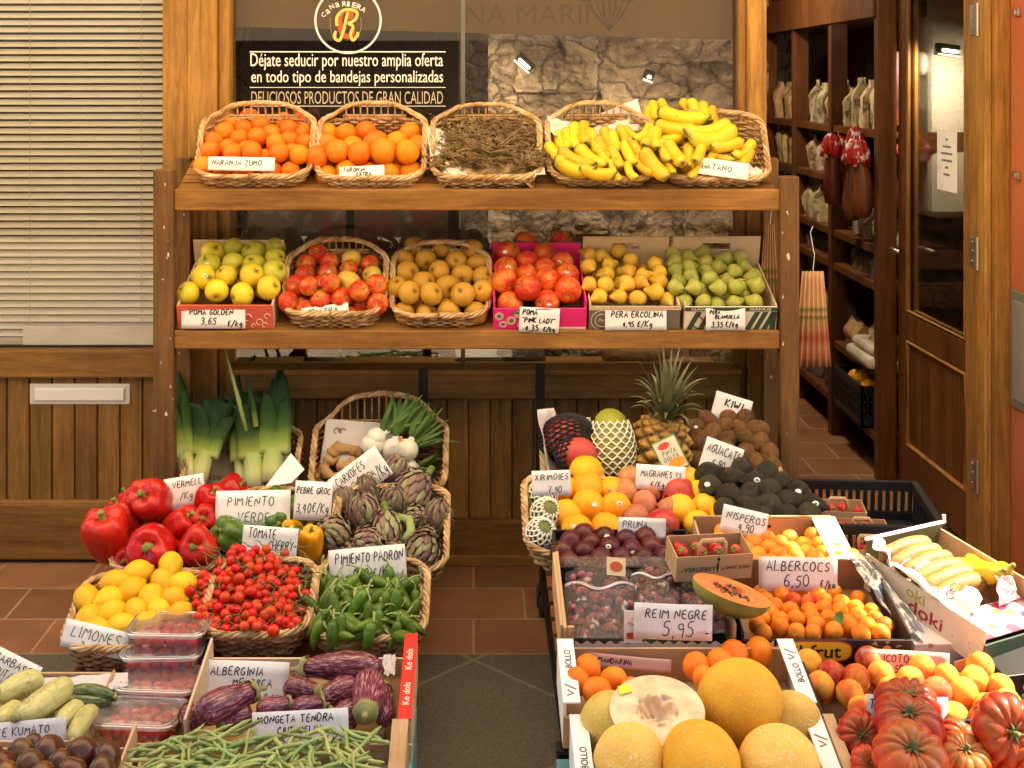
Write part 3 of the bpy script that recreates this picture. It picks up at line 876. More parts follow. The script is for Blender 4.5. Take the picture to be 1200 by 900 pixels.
RED = plain('vinyl_red', (.62, .08, .02), .6); GOLD = plain('vinyl_gold', (.80, .46, .10), .6)
calig([(400, 13), (397, 22), (398, 32), (402, 41), (410, 42), (413, 34)], .0085, .0, q); calig([(405, 13), (411, 16), (410, 22)], .006, .0, q)
q.build('emblem_shadow', RED, lt)
q = MB()
calig([(392.5, 36), (391.5, 44), (397, 47), (401, 38), (404, 26), (407, 14)], .0048, -.0012, q)
calig([(394, 30), (394, 20), (401, 12), (411, 11), (418, 15), (415, 23), (407, 27)], .0048, -.0014, q)
calig([(407, 27), (413, 31), (410, 40), (413, 47), (418, 41), (418.5, 37)], .0045, -.0016, q)
q.build('emblem_letter', GOLD, lt)

# ---- interior shelving along the right wall (front face at X = 1.6)
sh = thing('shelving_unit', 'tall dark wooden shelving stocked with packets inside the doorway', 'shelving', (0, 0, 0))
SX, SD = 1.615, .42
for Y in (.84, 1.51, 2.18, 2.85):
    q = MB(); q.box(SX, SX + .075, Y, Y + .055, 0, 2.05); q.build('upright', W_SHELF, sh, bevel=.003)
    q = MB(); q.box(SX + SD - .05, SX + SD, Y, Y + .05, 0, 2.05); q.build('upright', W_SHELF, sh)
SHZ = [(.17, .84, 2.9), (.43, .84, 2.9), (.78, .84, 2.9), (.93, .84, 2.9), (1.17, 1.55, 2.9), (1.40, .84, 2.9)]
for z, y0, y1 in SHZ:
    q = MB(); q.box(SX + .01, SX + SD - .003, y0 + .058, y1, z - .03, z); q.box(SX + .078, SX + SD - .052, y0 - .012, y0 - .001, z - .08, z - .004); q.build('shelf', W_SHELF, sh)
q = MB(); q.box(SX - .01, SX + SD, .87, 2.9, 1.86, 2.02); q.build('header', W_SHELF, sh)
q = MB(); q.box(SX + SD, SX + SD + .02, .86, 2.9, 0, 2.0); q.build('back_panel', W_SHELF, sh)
# goods on the shelves
def sstep2(x): x = max(0, min(1, x)); return x * x * (3 - 2 * x)
def packet(mb, w, d, h, seed):
    r = random.Random(seed)
    def g(u, v):
        a = 2 * pi * u
        k = 1 if v < .6 else 1 - .92 * sstep2((v - .6) / .35)
        cl = lambda t_: max(-1, min(1, 1.5 * t_))
        x = w / 2 * cl(cos(a)) * (1 - .06 * sin(pi * v)); y = d / 2 * cl(sin(a)) * k
        return (x * (1 + .05 * r.uniform(-1, 1)), y + .03 * r.uniform(-1, 1), h * v)
    mb.surf(g, 14, 8, True)
PACKM = [mat('packet_cream', [(.3, (.34, .26, .15)), (.5, (.50, .41, .25)), (.6, (.12, .07, .03)), (.7, (.42, .33, .19))], 3, rough=.35, rnd=.25, hue=.02),
         mat('packet_brown', [(.3, (.20, .12, .05)), (.6, (.38, .26, .12))], 9, rough=.35, rnd=.3, hue=.02),
         mat('packet_dark', [(.3, (.05, .045, .04)), (.6, (.16, .13, .09))], 9, rough=.35, rnd=.3, hue=.06)]
for i in range(3):
    q = MB(); packet(q, 1, .4, 1, i); proto('packet%d' % i, q, PACKM[i], 'packet')
rows = [(1.40, .93, 1.48, .055, .20, 0, 'cream packet of biscuits standing on the top shelf, first bay by the door'), (1.40, 1.6, 2.15, .075, .19, 0, 'cream packet on the top shelf, second bay from the door'),
        (1.40, 2.26, 2.8, .09, .18, 1, 'brown packet on the top shelf, far bay'), (1.17, 1.6, 2.14, .08, .17, 0, 'cream bag on the middle shelf, second bay from the door'),
        (.93, 1.6, 2.15, .08, .17, 0, 'cream bag on the waist-high shelf, second bay from the door'), (.78, .95, 1.45, .1, .12, 2, 'dark box on the low shelf under the hanging hams'),
        (.43, .9, 1.48, .16, .15, 1, 'brown bag of bread on the lowest open shelf'), (.93, .95, 1.46, .07, .12, 0, 'cream packet under the hanging hams, first bay'), (.93, 2.26, 2.8, .09, .17, 1, 'brown packet on the waist-high shelf, far bay'), (.78, 1.62, 2.14, .08, .11, 2, 'dark tin on the low shelf, second bay from the door'), (.43, 1.6, 2.14, .12, .2, 1, 'brown bag on the lowest open shelf, second bay'), (.17, 1.6, 2.14, .13, .2, 2, 'dark bag on the base shelf, second bay'), (1.17, 2.25, 2.8, .09, .19, 1, 'amber bottle shaped packet on the middle shelf, far bay')]
for z, y0, y1, st, h, kd, lab in rows:
    y = y0 + st / 2
    k = 0
    while y < y1:
        o = put('packet%d' % kd, (SX + .10 + rng.uniform(-.02, .03), y, z + .001), Euler((rng.uniform(-.18, .05), rng.uniform(-.05, .05), R(90 + rng.uniform(-14, 14)))), (st * 1.25, .22, h * rng.uniform(.85, 1.1)), lab, 'packet', 'packets: ' + lab[:40])
        o.name = 'packet'
        y += st * rng.uniform(.9, 1.15); k += 1
# hanging hams
HAM = mat('cured_ham', [(.3, (.05, .014, .006)), (.6, (.13, .036, .012)), (.8, (.20, .07, .025))], 9, rough=.4, bump=.3, rnd=.15)
REDR = mat('red_ribbon', [(.45, (.34, .012, .012)), (.56, (.34, .012, .012)), (.6, (.6, .5, .45))], 34, rough=.5, rnd=0, hue=0)
for k, (x, y, z, s, lab) in enumerate(((1.555, 1.02, 1.02, .95, 'dark cured ham hanging at the outer side of the shelf bay'), (1.60, 1.10, 1.05, 1.0, 'dark cured ham with red band hanging in the middle of the bay'), (1.60, 1.30, 1.04, .9, 'dark cured ham hanging deepest in the bay'), (1.525, 1.22, 1.07, .85, 'slim cured ham set apart towards the shop inside'), (1.575, .93, 1.04, .9, 'cured ham hanging foremost of the cluster'), (1.72, .93, 1.05, .85, 'small cured ham hanging between the upright and the door edge'))):
    t = thing('cured_ham', lab, 'ham', (x, y, z), (R(rng.uniform(-4, 4)), R(rng.uniform(-5, 5)), rng.uniform(-.6, .6)), 'cured hams hanging from the shelf')
    q = MB(); q.lathe([(0, 0), (.03, .008), (.043, .05), (.047, .1), (.043, .16), (.034, .22), (.024, .27), (.016, .31), (.012, .34), (0, .345)], 16, lambda p, v, r, z_: (r * s * (1 + .3 * cos(p) + .16 * mnoise.noise(Vector((cos(p) * 2, sin(p) * 2, z_ * 18 + k)))), z_ * s)); q.build('meat', HAM, t, True)
    q = MB(); q.lathe([(.026, .245), (.040, .25), (.036, .30), (.026, .34), (.012, .36)], 28, lambda p, v, r, z_: (r * (1 + .22 * cos(7 * p)), (z_ + .012 * cos(5 * p + k) * (v < .3)) * s)); q.build('ribbon', REDR, t, True)
    q = MB(); q.tube([(0, 0, .34 * s), (0, 0, 1.38 - z)], .002, 4); q.build('string', PAPER, t)
b = MB(); b.box(SX + .06, SX + .16, .87, .9, 1.42, 1.72); o = b.build('wine_box', mat('wine_box_print', [(.4, (.02, .012, .012)), (.6, (.16, .02, .02))], 6, rough=.4, rnd=0), bevel=.003); tag(o, 'black and red gift box standing on the top shelf by the door edge', 'box')
# black crate of oranges on the base shelf
t = thing('plastic_crate', 'black plastic crate of yellow fruit on the base shelf indoors', 'crate', (SX - .02, 1.0, .172))
q = MB()
for (a0, a1, c0, c1) in ((0, .36, 0, .012), (0, .36, .40, .412), (0, .012, 0, .412), (.348, .36, 0, .412)):
    q.box(a0, a1, c0, c1, 0, .03); q.box(a0, a1, c0, c1, .14, .17)
    L = max(a1 - a0, c1 - c0)
    for k in range(15):
        f0 = k / 15
        if a1 - a0 > c1 - c0: q.box(a0 + L * f0, a0 + L * (f0 + .025), c0, c1, .03, .14)
        else: q.box(a0, a1, c0 + L * f0, c0 + L * (f0 + .025), .03, .14)
for zz in (.065, .1): q.box(0, .36, 0, .012, zz, zz + .008); q.box(0, .012, 0, .412, zz, zz + .008)
q.box(0, .36, 0, .412, 0, .006)
q.build('lattice', plain('black_plastic', (.018, .018, .02), .45), t)
CR_IN = t
b = MB(); b.box(0, .2, 0, .012, 0, .12); o = b.build('cardboard_flap', mat('kraft_in', [(.3, (.30, .18, .08)), (.7, (.36, .22, .1))], 5)); o.location = (SX + .08, 1.02, .27); tag(o, 'cut cardboard sign stuck in the black crate indoors', 'cardboard')
q = MB(); q.box(-.16, .16, -.02, .3, 0, .05); q.box(-.14, .14, 0, .28, .05, .09)
o = q.build('wrapped_bread', mat('bread_wrap', [(.3, (.30, .24, .16)), (.6, (.5, .44, .34))], 7, rough=.3, bump=.5), bevel=.02); o.location = (SX + .13, .9, .435); tag(o, 'clear wrapped loaf lying on the shelf edge above the crate', 'bread')

# ---- pleated cloths hanging from the rack's right side
FAN = NT('striped_cloth')
g = FAN.coords('Generated'); sp = FAN.n('ShaderNodeSeparateXYZ'); FAN.l(g, sp.inputs[0])
fc = FAN.ramp(sp.outputs[2], [(0, (.30, .14, .07)), (.12, (.36, .13, .06)), (.2, (.42, .19, .09)), (.3, (.33, .09, .045)), (.4, (.42, .2, .1)), (.48, (.42, .25, .12)), (.52, (.14, .16, .05)), (.55, (.56, .32, .16)), (.60, (.16, .17, .05)), (.63, (.56, .32, .16)), (1, (.6, .36, .19))])
FANM = FAN.finish(fc, .8)
def fan(px0, py0, px1, py1, Y, wt, wb, lab):
    s = S(Y); h = (py1 - py0) / s
    t = thing('striped_cloth', lab, 'cloth', P((px0 + px1) / 2, py1, Y), group='striped cloths hung on the rack')
    q = MB()
    def g(u, v):
        w = (wb + (wt - wb) * v) / s
        return ((u - .5) * w + (px0 - px1) * .5 / s * v * .0, .006 * sin(u * pi * 11) * (1.1 - v * .3), v * h)
    q.surf(g, 54, 10, False)
    o = q.build('pleated_cloth', FANM, t, True); m = o.modifiers.new('thick', 'SOLIDIFY'); m.thickness = .002
    q = MB(); q.tube([(0, 0, h), (.004, -.004, h + .05), (-.008, 0, h + .12), (.0, 0, h + .14)], .0013, 5); q.build('string', PAPER, t)
fan(950, 318, 955, 430, -.30, 24, 42, 'striped red and tan pleated cloth hanging outside the rack post')
fan(902, 262, 903, 400, -.12, 12, 30, 'striped tan cloth hanging inside the rack post')

# ---- wooden rack
rk = thing('display_rack', 'worn brown wooden rack with two sloping fruit shelves', 'rack')
RY = -.37                                              # front plane
def rx(p): return PX(p, RY)
def rz(p): return PZ(p, RY)
for (a, c) in ((179, 203), (915, 937)):
    q = MB(); q.box(rx(a), rx(c), RY, RY + .05, 0, rz(199 if a < 500 else 207)); q.build('front_post', W_RACKZ, rk, bevel=.004)
    q = MB(); q.box(rx(a) + .005, rx(c) - .005, -.12, -.07, 0, 1.35); q.build('rear_post', W_RACKZ, rk)
for (t0, b0) in ((222, 247), (388, 410)):
    q = MB(); q.box(rx(203), rx(915), RY + .008, RY + .032, rz(b0), rz(t0)); q.build('shelf_lip', W_RACKX, rk, bevel=.004)
    q = MB()
    for i in range(5):                                   # sloping slats
        y0 = RY + .034 + i * .058
        T = Matrix.Translation((0, RY + .03, rz(t0) - .02)) @ Matrix.Rotation(R(20), 4, 'X')
        q.box(rx(205), rx(913), i * .06 + .005, i * .06 + .055, 0, .014, T=T)
    q.build('slat', W_RACKX, rk)
    for a in (192, 926):
        q = MB(); q.box(rx(a) - .02, rx(a) + .02, RY + .05, -.07, rz(b0) - .0, rz(b0) + .045); q.build('side_rail', W_RACKY, rk)
TILT = 20
def shelf_z(t0): return rz(t0) + .004
# ================================================================== CONTAINERS
def wicker_mat(name, a, b_, c_):
    n = NT(name)
    v = n.coords('Object', (1, 1, 1))
    f = n.noise(v, 30, 3, .6)
    f2 = n.noise(v, 5, 2)
    k = n.math('ADD', n.math('MULTIPLY', f, .7), n.math('MULTIPLY', f2, .3))
    c = n.ramp(k, [(.34, a), (.5, b_), (.66, c_)])
    return n.finish(c, .55, f, .2, .002, spec=.3)
WICK = [wicker_mat('wicker', (.16, .075, .025), (.40, .23, .10), (.58, .38, .19)), wicker_mat('wicker_brown', (.10, .045, .016), (.26, .135, .055), (.42, .25, .115))]
WICKB = wicker_mat('wicker_rim', (.20, .10, .04), (.46, .28, .13), (.62, .43, .23))
WICKP = wicker_mat('wicker_pale', (.34, .20, .09), (.56, .38, .20), (.68, .50, .30))
WSET = [[WICK[0], WICKB, WICKP], [WICK[1], WICK[0], WICKB]]
def rrect(w, d, r, N):
    """rounded rectangle perimeter, starts at front centre, goes to +x; y from 0 (front) to d (back)"""
    segs = [(w / 2 - r, 'l'), (r * pi / 2, 'c'), (d - 2 * r, 'l'), (r * pi / 2, 'c'), (w - 2 * r, 'l'), (r * pi / 2, 'c'), (d - 2 * r, 'l'), (r * pi / 2, 'c'), (w / 2 - r, 'l')]
    tot = sum(s[0] for s in segs)
    out = []
    for i in range(N):
        s = tot * i / N
        x, y, a = 0.0, 0.0, 0.0
        for L, k in segs:
            t = min(s, L)
            if k == 'l': x += cos(a) * t; y += sin(a) * t
            else:
                b = t / r
                x += r * (sin(a + b) - sin(a)); y += r * (cos(a) - cos(a + b)); a += b
            s -= t
            if s <= 1e-9: break
        out.append((x, y, a))
    return out, tot
def sstep(x): x = max(0, min(1, x)); return x * x * (3 - 2 * x)
BASKETG = 'wicker baskets of the display'
def basket(label, x0, x1, yrim, ybot, Yf, depth, hb, arch=.06, tilt=TILT, kind=0, taper=.03, side=.0, zb=None, name='wicker_basket', yaw=0):
    """x0,x1: px of the front rim; yrim, ybot: px rows of the front rim and base; depth, hb: metres"""
    s = S(Yf)
    w = (x1 - x0) / s
    zb = PZ(ybot, Yf) if zb is None else zb
    hf = max(.03, (ybot - yrim) / s / cos(R(tilt)))
    t = thing(name, label, 'basket', (PX((x0 + x1) / 2, Yf), Yf + taper, zb), (R(tilt), 0, R(yaw)), BASKETG)
    N = 3 * max(24, int((2 * w + 2 * depth) / .03))
    per, tot = rrect(w - 2 * taper, depth - 2 * taper, .05, N)
    def H(y): return hf + (hb - hf) * sstep((y / (depth - 2 * taper) - .1) / .75)
    def pt(i, z, off=0):
        x, y, a = per[i % N]
        o = taper * min(1.15, z / max(hf, .05) if z < max(hf, .05) else 1 + (z - max(hf, .05)) * .6) + off
        return Vector((x + sin(a) * o, y - cos(a) * o, z))
    b = MB()
    pitch = .0098
    k = 0
    r = random.Random(int(x0 * 7 + yrim))
    while True:
        z = .006 + k * pitch
        if z > hb: break
        run = []
        runs = []
        for i in range(N + 1):
            if z <= H(per[i % N][1]) - .004:
                run.append(pt(i, z + .0016 * sin(i * .9 + k * 2.1) , (.0052 * cos(pi * i / 3 + pi * k))))
            else:
                if len(run) > 2: runs.append(run)
                run = []
        if len(run) > 2: runs.append(run)
        for q in runs: b.tube(q, .0047 * r.uniform(.8, 1.15), 5, mi=r.choice((0, 0, 1, 2)))
        k += 1
    b.build('wicker_weave', WSET[kind], t, True)
    b = MB()
    for i in range(0, N, 3):
        x, y, a = per[i]
        h = H(y)
        top = h
        if arch and cos(a) < -.2: top = h + arch * sqrt(max(0, 1 - (2 * x / (w - 2 * taper)) ** 2)) if cos(a) < -.9 else h
        b.tube([pt(i, 0), pt(i, h * .5), pt(i, top)], .0026 if (i // 3) % 2 else .003, 5)
    b.build('stake', WICK[kind], t, True)
    # braided rim
    b = MB()
    def rim(i):
        x, y, a = per[i % N]
        h = H(y)
        if arch and cos(a) < -.2: h = h + arch * sqrt(max(0, 1 - (2 * x / (w - 2 * taper + .001)) ** 2)) ** 1.0 if cos(a) < -.95 else h + .006
        return h
    hs = [rim(i) for i in range(N)]
    for _ in range(4): hs = [(hs[i - 1] + hs[i] + hs[(i + 1) % N]) / 3 for i in range(N)]
    for st in range(4):
        pts = []
        for i in range(N):
            ph = 2 * pi * (i * 10.0 / N * (tot / .5) + st / 3)
            ph = 2 * pi * (round(tot / .075) * i / N + st / 4)
            p = pt(i, hs[i] + .004)
            x, y, a = per[i]
            p += Vector((sin(a), -cos(a), 0)) * cos(ph) * .0062 + Vector((0, 0, 1)) * sin(ph) * .0045 + Vector((0, 0, .0015 * sin(i * .7 + st)))
            pts.append(p)
        b.tube(pts, .0044, 6, True, mi=st % 3)
    b.build('braided_rim', [WICKB, WICK[0], WICKP], t, True)
    if arch:     # straight top rail of the back weave
        b = MB()
        back = [i for i in range(N) if cos(per[i][2]) < -.95]
        for dz in (-.004, .004): b.tube([pt(i, hb + dz, .003 * cos(pi * i / 1.5)) for i in back], .0045, 5)
        b.build('back_rail', WICKB, t, True)
    b = MB()
    b.add([tuple(pt(i, .004, -.003)) for i in range(0, N, 3)], [tuple(range(len(range(0, N, 3))))])
    b.build('base', WICK[1], t)
    return t

KRAFT = mat('kraft_card', [(.3, (.44, .27, .13)), (.7, (.52, .33, .17))], 5, 4, rough=.8, rnd=.03, hue=0)
KRAFT_D = mat('kraft_card_dark', [(.3, (.30, .17, .08)), (.7, (.36, .21, .1))], 5, 4, rough=.8, rnd=.03, hue=0)
WHITECARD = mat('white_card', [(.3, (.72, .68, .63)), (.7, (.8, .76, .71))], 5, rough=.6, rnd=.03, hue=0)
BLACKCARD = mat('black_card', [(.3, (.016, .015, .014)), (.7, (.03, .028, .025))], 5, rough=.45, rnd=.03, hue=0)
PINKCARD = mat('pink_box_card', [(.3, (.68, .02, .16)), (.7, (.75, .03, .2))], 5, rough=.4, rnd=.03, hue=0)
REDCARD = mat('red_box_card', [(.3, (.60, .10, .06)), (.7, (.68, .13, .08))], 5, rough=.5, rnd=.03, hue=0)
GREENCARD = mat('green_box_card', [(.3, (.03, .06, .035)), (.7, (.05, .08, .05))], 5, rough=.5, rnd=.03, hue=0)
GREYCARD = mat('grey_box_card', [(.3, (.16, .14, .11)), (.7, (.2, .175, .14))], 5, rough=.6, rnd=.03, hue=0)
TEAL = mat('teal_plastic', [(.3, (.12, .30, .32)), (.7, (.16, .37, .39))], 5, rough=.45, rnd=.03, hue=0)
CREAMCARD = plain('print_cream', (.74, .66, .50), .6)
def hole_panel(mb, w, h, y0, y1, hw, hh, hz, z0=0, mi=0):
    """vertical panel in xz with a stadium like hand hole"""
    mb.box(-w / 2, -hw / 2, y0, y1, z0, z0 + h, mi); mb.box(hw / 2, w / 2, y0, y1, z0, z0 + h, mi)
    mb.box(-hw / 2, hw / 2, y0, y1, z0, hz - hh / 2, mi); mb.box(-hw / 2, hw / 2, y0, y1, hz + hh / 2, z0 + h, mi)
def crate(label, x0, x1, ytop, ybot, Yf, depth, hs, hbk, mats, tilt=TILT, name='fruit_crate', hole=False, cat='crate', th=.006, zb=None, lining=None, yaw=0, x0b=None, x1b=None, front_h=None):
    """open box; px like basket(); mats (front, side, back, inside)"""
    s = S(Yf)
    w = (x1 - x0) / s
    hf = front_h or (ybot - ytop) / s / cos(R(tilt))
    zb = PZ(ytop, Yf) - hf * cos(R(tilt)) if zb is None else zb
    t = thing(name, label, cat, (PX((x0 + x1) / 2, Yf), Yf, zb), (R(tilt), 0, R(yaw)))
    b = MB(); b.box(-w / 2, w / 2, 0, th, 0, hf); t_front = b.build('front_panel', mats[0], t, bevel=.0015)
    for sx in (-1, 1):
        b = MB(); xo = sx * (w / 2 - th); xa, xb = sorted((sx * w / 2, xo))
        b.box(xa, xb, th + .0005, depth - th - .0005, 0, hs); b.build('side_panel', mats[1], t, bevel=.0015)
    b = MB()
    if hole: hole_panel(b, w, hbk, depth - th, depth, .09, .022, hbk - .035)
    else: b.box(-w / 2, w / 2, depth - th, depth, 0, hbk)
    b.build('back_panel', mats[2], t, bevel=.0015)
    b = MB(); b.box(-w / 2 + th, w / 2 - th, th, depth - th, 0, .006); b.build('base', mats[3] if len(mats) > 3 else mats[1], t)
    t['_w'], t['_hf'] = w, hf
    return t
def strip(t, m, x0, x1, z0, z1, y=-.0012, name='printed_panel', th=.0008):
    b = MB(); b.box(x0, x1, y, y + th, z0, z1); return b.build(name, m, t)

LOGOM = plain('print_maroon', (.32, .06, .06), .7)
def paper_sheet(label, corners, seed, logos=0, m=None, amp=.012, thick=.0008, name='paper_liner', fold=1.0):
    """crumpled sheet over a bilinear patch of four world corners (bl, br, tr, tl)"""
    c = sum((Vector(p) for p in corners), Vector()) / 4
    L = [Vector(p) - c for p in corners]
    e1, e2 = (L[1] - L[0]), (L[3] - L[0])
    nn = e1.cross(e2).normalized()
    b = MB()
    def pos(u, v):
        p = L[0] * (1 - u) * (1 - v) + L[1] * u * (1 - v) + L[2] * u * v + L[3] * (1 - u) * v
        q = Vector((u * 3 * fold + seed * 7.1, v * 3 * fold, seed))
        return p + nn * (mnoise.noise(q) + .5 * abs(mnoise.noise(q * 2.3))) * amp
    b.surf(pos, 22, 18, False)
    o = b.build(name, m or LINER, None, True)
    o.location = c
    md = o.modifiers.new('thick', 'SOLIDIFY'); md.thickness = thick
    tag(o, label, 'paper')
    if logos:
        for (u, v) in logos:
            q = MB()
            p = pos(u, v) - nn * .0 
            du = (pos(u + .02, v) - pos(u, v)).normalized(); dv = nn.cross(du).normalized()
            dcam = 1 if (Vector((0, CY, EYE)) - c).dot(nn) > 0 else -1
            p = p + nn * dcam * .004
            for j, (rr, ox) in enumerate(((.010, -.008), (.009, .009), (.005, 0))):
                q.tube([p + du * (ox + rr * cos(a * pi / 7)) + dv * (rr * sin(a * pi / 7) * .9) for a in range(11 if j < 2 else 14)], .0012, 4)
            q.build('printed_logo', LOGOM, o)
    return o
LINER = mat('liner_paper', [(.3, (.62, .56, .50)), (.7, (.72, .66, .60))], 6, rough=.75, rnd=.03, hue=0)

# ---- wheeled stands under the front baskets
def stand(label, pxl, pxr, pts, upx, utop):
    """pts: list of (Y, z) of the sloping platform from back to front; px at front"""
    (Yb, zb), (Yfr, zf) = pts
    xl, xr = pxl, pxr
    t = thing('display_stand', label, 'stand', ((xl + xr) / 2, Yfr, 0))
    W = xr - xl
    L = Yb - Yfr
    ang = math.atan2(zb - zf, L)
    q = MB()
    n = int(L / .075)
    for i in range(n):
        T = Matrix.Translation((0, i * L / n, zf + (zb - zf) * i / n)) @ Matrix.Rotation(ang, 4, 'X')
        q.box(-W / 2, W / 2, 0, .055, 0, .014, T=T)
    q.build('slat', wood('stand_slat_wood', (.12, .035, .01), (.34, .11, .035), 'x', .4), t)
    for sx in (-1, 1):
        q = MB(); x = sx * (W / 2 - .02)
        q.tube([(x, .03, zf - .02), (x, L, zb - .02)], .014, 6); q.tube([(x, .03, zf - .02), (x, .03, .085)], .012, 6); q.tube([(x, L - .03, zb - .02), (x, L - .03, .085)], .012, 6)
        q.tube([(x, .03, .1), (x, L - .03, .1)], .010, 6)
        q.build('side_frame', BLACKM, t)
        for yy in (.03, L - .03):
            q = MB()
            q.tube([(x - .013, yy + .015, .037), (x + .013, yy + .015, .037)], .037, 18)
            o = q.build('caster', plain('caster_rubber', (.03, .028, .027), .6), t, bevel=.004)
            q = MB(); q.tube([(x - .016, yy + .015, .037), (x + .016, yy + .015, .037)], .016, 12)
            q.box(x - .02, x - .017, yy - .005, yy + .03, .03, .085); q.box(x + .017, x + .02, yy - .005, yy + .03, .03, .085); q.box(x - .02, x + .02, yy - .012, yy + .03, .080, .088)
            q.build('caster_fork', plain('caster_metal', (.12, .11, .10), .4, .8), o)
    xu = PX(upx, -.14) - (xl + xr) / 2
    q = MB(); q.box(xu - .015, xu + .015, -.145 - Yfr, -.13 - Yfr, .1, PZ(utop, -.14)); q.build('rear_upright', BLACKM, t)
    return t
# ================================================================== PRODUCE PROTOTYPES (unit diameter about 1 unless noted)
def sphere_prof(n=12, zs=1.0, top=0, bot=0, tw=.35, pear=0):
    out = []
    for i in range(n + 1):
        a = -pi / 2 + pi * i / n
        r, z = .5 * cos(a), .5 * sin(a) * zs
        if top: z -= top * exp(-(r / (tw * .5)) ** 2) * (a > 0)
        if bot: z += bot * exp(-(r / (tw * .5)) ** 2) * (a < 0)
        if pear: r *= 1 - pear * max(0, sin(a)) ** 1.0
        out.append((max(r, 0 if i in (0, n) else .004), z))
    return out
def wob(seed, amt, k=2.0):
    def f(ph, v, r, z):
        n = mnoise.noise(Vector((cos(ph) * r * k * 2, sin(ph) * r * k * 2, z * k * 2 + seed * 9.7)))
        return (r * (1 + amt * n), z * (1 + amt * .6 * n))
    return f
def ball(kind, m, zs=1, top=0, bot=0, seed=1, amt=.05, n=(16, 12), pear=0, tw=.35, name=None):
    q = MB(); q.lathe(sphere_prof(n[1], zs, top, bot, tw, pear), n[0], wob(seed, amt)); return proto(kind, q, m, name)
def stem_tube(pts, r): q = MB(); q.tube(pts, r, 6); return q

CIT = dict(det=3, bump=.22, bscale=38, bdist=.02, coat=.15, rough=.38, spec=.4)
M_ORANGE = mat('orange_peel', [(.3, (.70, .15, .004)), (.7, (.82, .215, .008))], 2, rnd=.15, hue=.013, speck=((.62, .20, .02), .68), **CIT)
M_MANDARIN = mat('mandarin_peel', [(.3, (.82, .17, .006)), (.7, (.90, .24, .01))], 2, rnd=.08, hue=.008, **CIT)
M_LEMON = mat('lemon_peel', [(.3, (.74, .39, .008)), (.7, (.83, .49, .022))], 2, rnd=.08, hue=.012, speck=((.6, .42, .05), .72), **CIT)
M_GRAPEFRUIT = mat('yellow_orange_peel', [(.3, (.86, .32, .008)), (.7, (.92, .42, .02))], 2, rnd=.06, hue=.01, **CIT)
def eyed(m, dark=(.10, .07, .03), r=.045, axis=1): return m
for i in range(3):
    ball('orange', M_ORANGE, .96, .03, .02, i, .05)
    ball('mandarin', M_MANDARIN, .86, .05, .03, i + 10, .05, (20, 14))
    ball('grapefruit', M_GRAPEFRUIT, 1.12, .02, .02, i + 20, .08, (20, 14))
GREEN_STEM = mat('green_stem', [(.3, (.12, .17, .03)), (.7, (.22, .27, .06))], 6, rough=.5, rnd=.15)
BROWN_STEM = plain('brown_stem', (.07, .04, .015), .8)
for i in range(3):                                             # lemons: nipple ends
    prof = []
    for j in range(15):
        a = -pi / 2 + pi * j / 14
        r, z = .5 * cos(a), .60 * sin(a)
        z += .12 * (max(0, abs(sin(a)) - .82) / .18) ** 1.5 * (1 if z > 0 else -1)
        if abs(sin(a)) > .9 and j not in (0, 14): r = max(r * .85, .06)
        prof.append((r if j not in (0, 14) else 0, z))
    q = MB(); q.lathe(prof, 18, wob(i + 3, .05))
    proto('lemon', q, M_LEMON, parts=[('calyx', (lambda z: stem_tube([(0, 0, z - .03), (0, 0, z + .015)], [.06, .04]))(prof[-1][1]), GREEN_STEM)])

def apple_proto(kind, m, seed, zs=.92):
    prof = []
    for j in range(17):
        a = -pi / 2 + pi * j / 16
        s = sin(a)
        r = .5 * cos(a) * (1 + .06 * s) if j not in (0, 16) else 0
        z = .5 * s * zs - (.11 * exp(-(r / .14) ** 2) if s > 0 else -.07 * exp(-(r / .13) ** 2))
        prof.append((r, z))
    q = MB(); q.lathe(prof, 20, lambda p, v, r, z, sd=seed: (r * (1 + .025 * cos(5 * p + sd) * (1 - v)) * (1 + .05 * mnoise.noise(Vector((cos(p), sin(p), z * 2 + sd * 5)))), z))
    st = MB(); st.tube([(0, 0, prof[-1][1] - .01), (.02, .01, prof[-1][1] + .08), (.06, .02, prof[-1][1] + .17)], [.018, .014, .02], 5)
    proto(kind, q, m, parts=[('stem', st, BROWN_STEM)])
def apple_mat(name, base, blush, lo, hi, dim, **kw):
    n = NT(name)
    v = n.coords('Object')
    streak = n.noise(n.coords('Object', (3.2, 3.2, .5)), 3.0, 4, .6)
    big = n.noise(v, 1.4, 2)
    k = n.math('ADD', n.math('MULTIPLY', streak, .45), n.math('MULTIPLY', big, .65))
    c = n.ramp(k, [(lo, base), (hi, blush)])
    sp = n.n('ShaderNodeSeparateXYZ'); n.l(v, sp.inputs[0])
    rr = n.math('SQRT', n.math('ADD', n.math('MULTIPLY', sp.outputs[0], sp.outputs[0]), n.math('MULTIPLY', sp.outputs[1], sp.outputs[1])))
    c = n.mix(n.ramp(rr, [(.03, (1, 1, 1)), (.16, (0, 0, 0))]), c, dim)
    f2 = n.noise(v, 28, 2)
    c = n.mix(n.ramp(f2, [(.66, (0, 0, 0)), (.72, (.5, .5, .5))]), c, tuple(min(1, x * 1.5 + .1) for x in base))
    h = n.n('ShaderNodeHueSaturation'); n.l(n.math('ADD', n.math('MULTIPLY', n.rand(), .3), .82), h.inputs['Value']); n.l(c, h.inputs['Color'])
    return n.finish(h.outputs[0], kw.get('rough', .3), coat=kw.get('coat', .12), spec=.5)
M_GOLDEN = apple_mat('golden_apple_skin', (.80, .58, .02), (.72, .54, .04), .3, .7, (.30, .26, .04))
M_GOLDEN2 = apple_mat('green_gold_apple_skin', (.60, .52, .03), (.50, .48, .05), .3, .7, (.24, .2, .03))
M_GALA = apple_mat('gala_apple_skin', (.70, .28, .025), (.50, .025, .010), .38, .60, (.40, .26, .05))
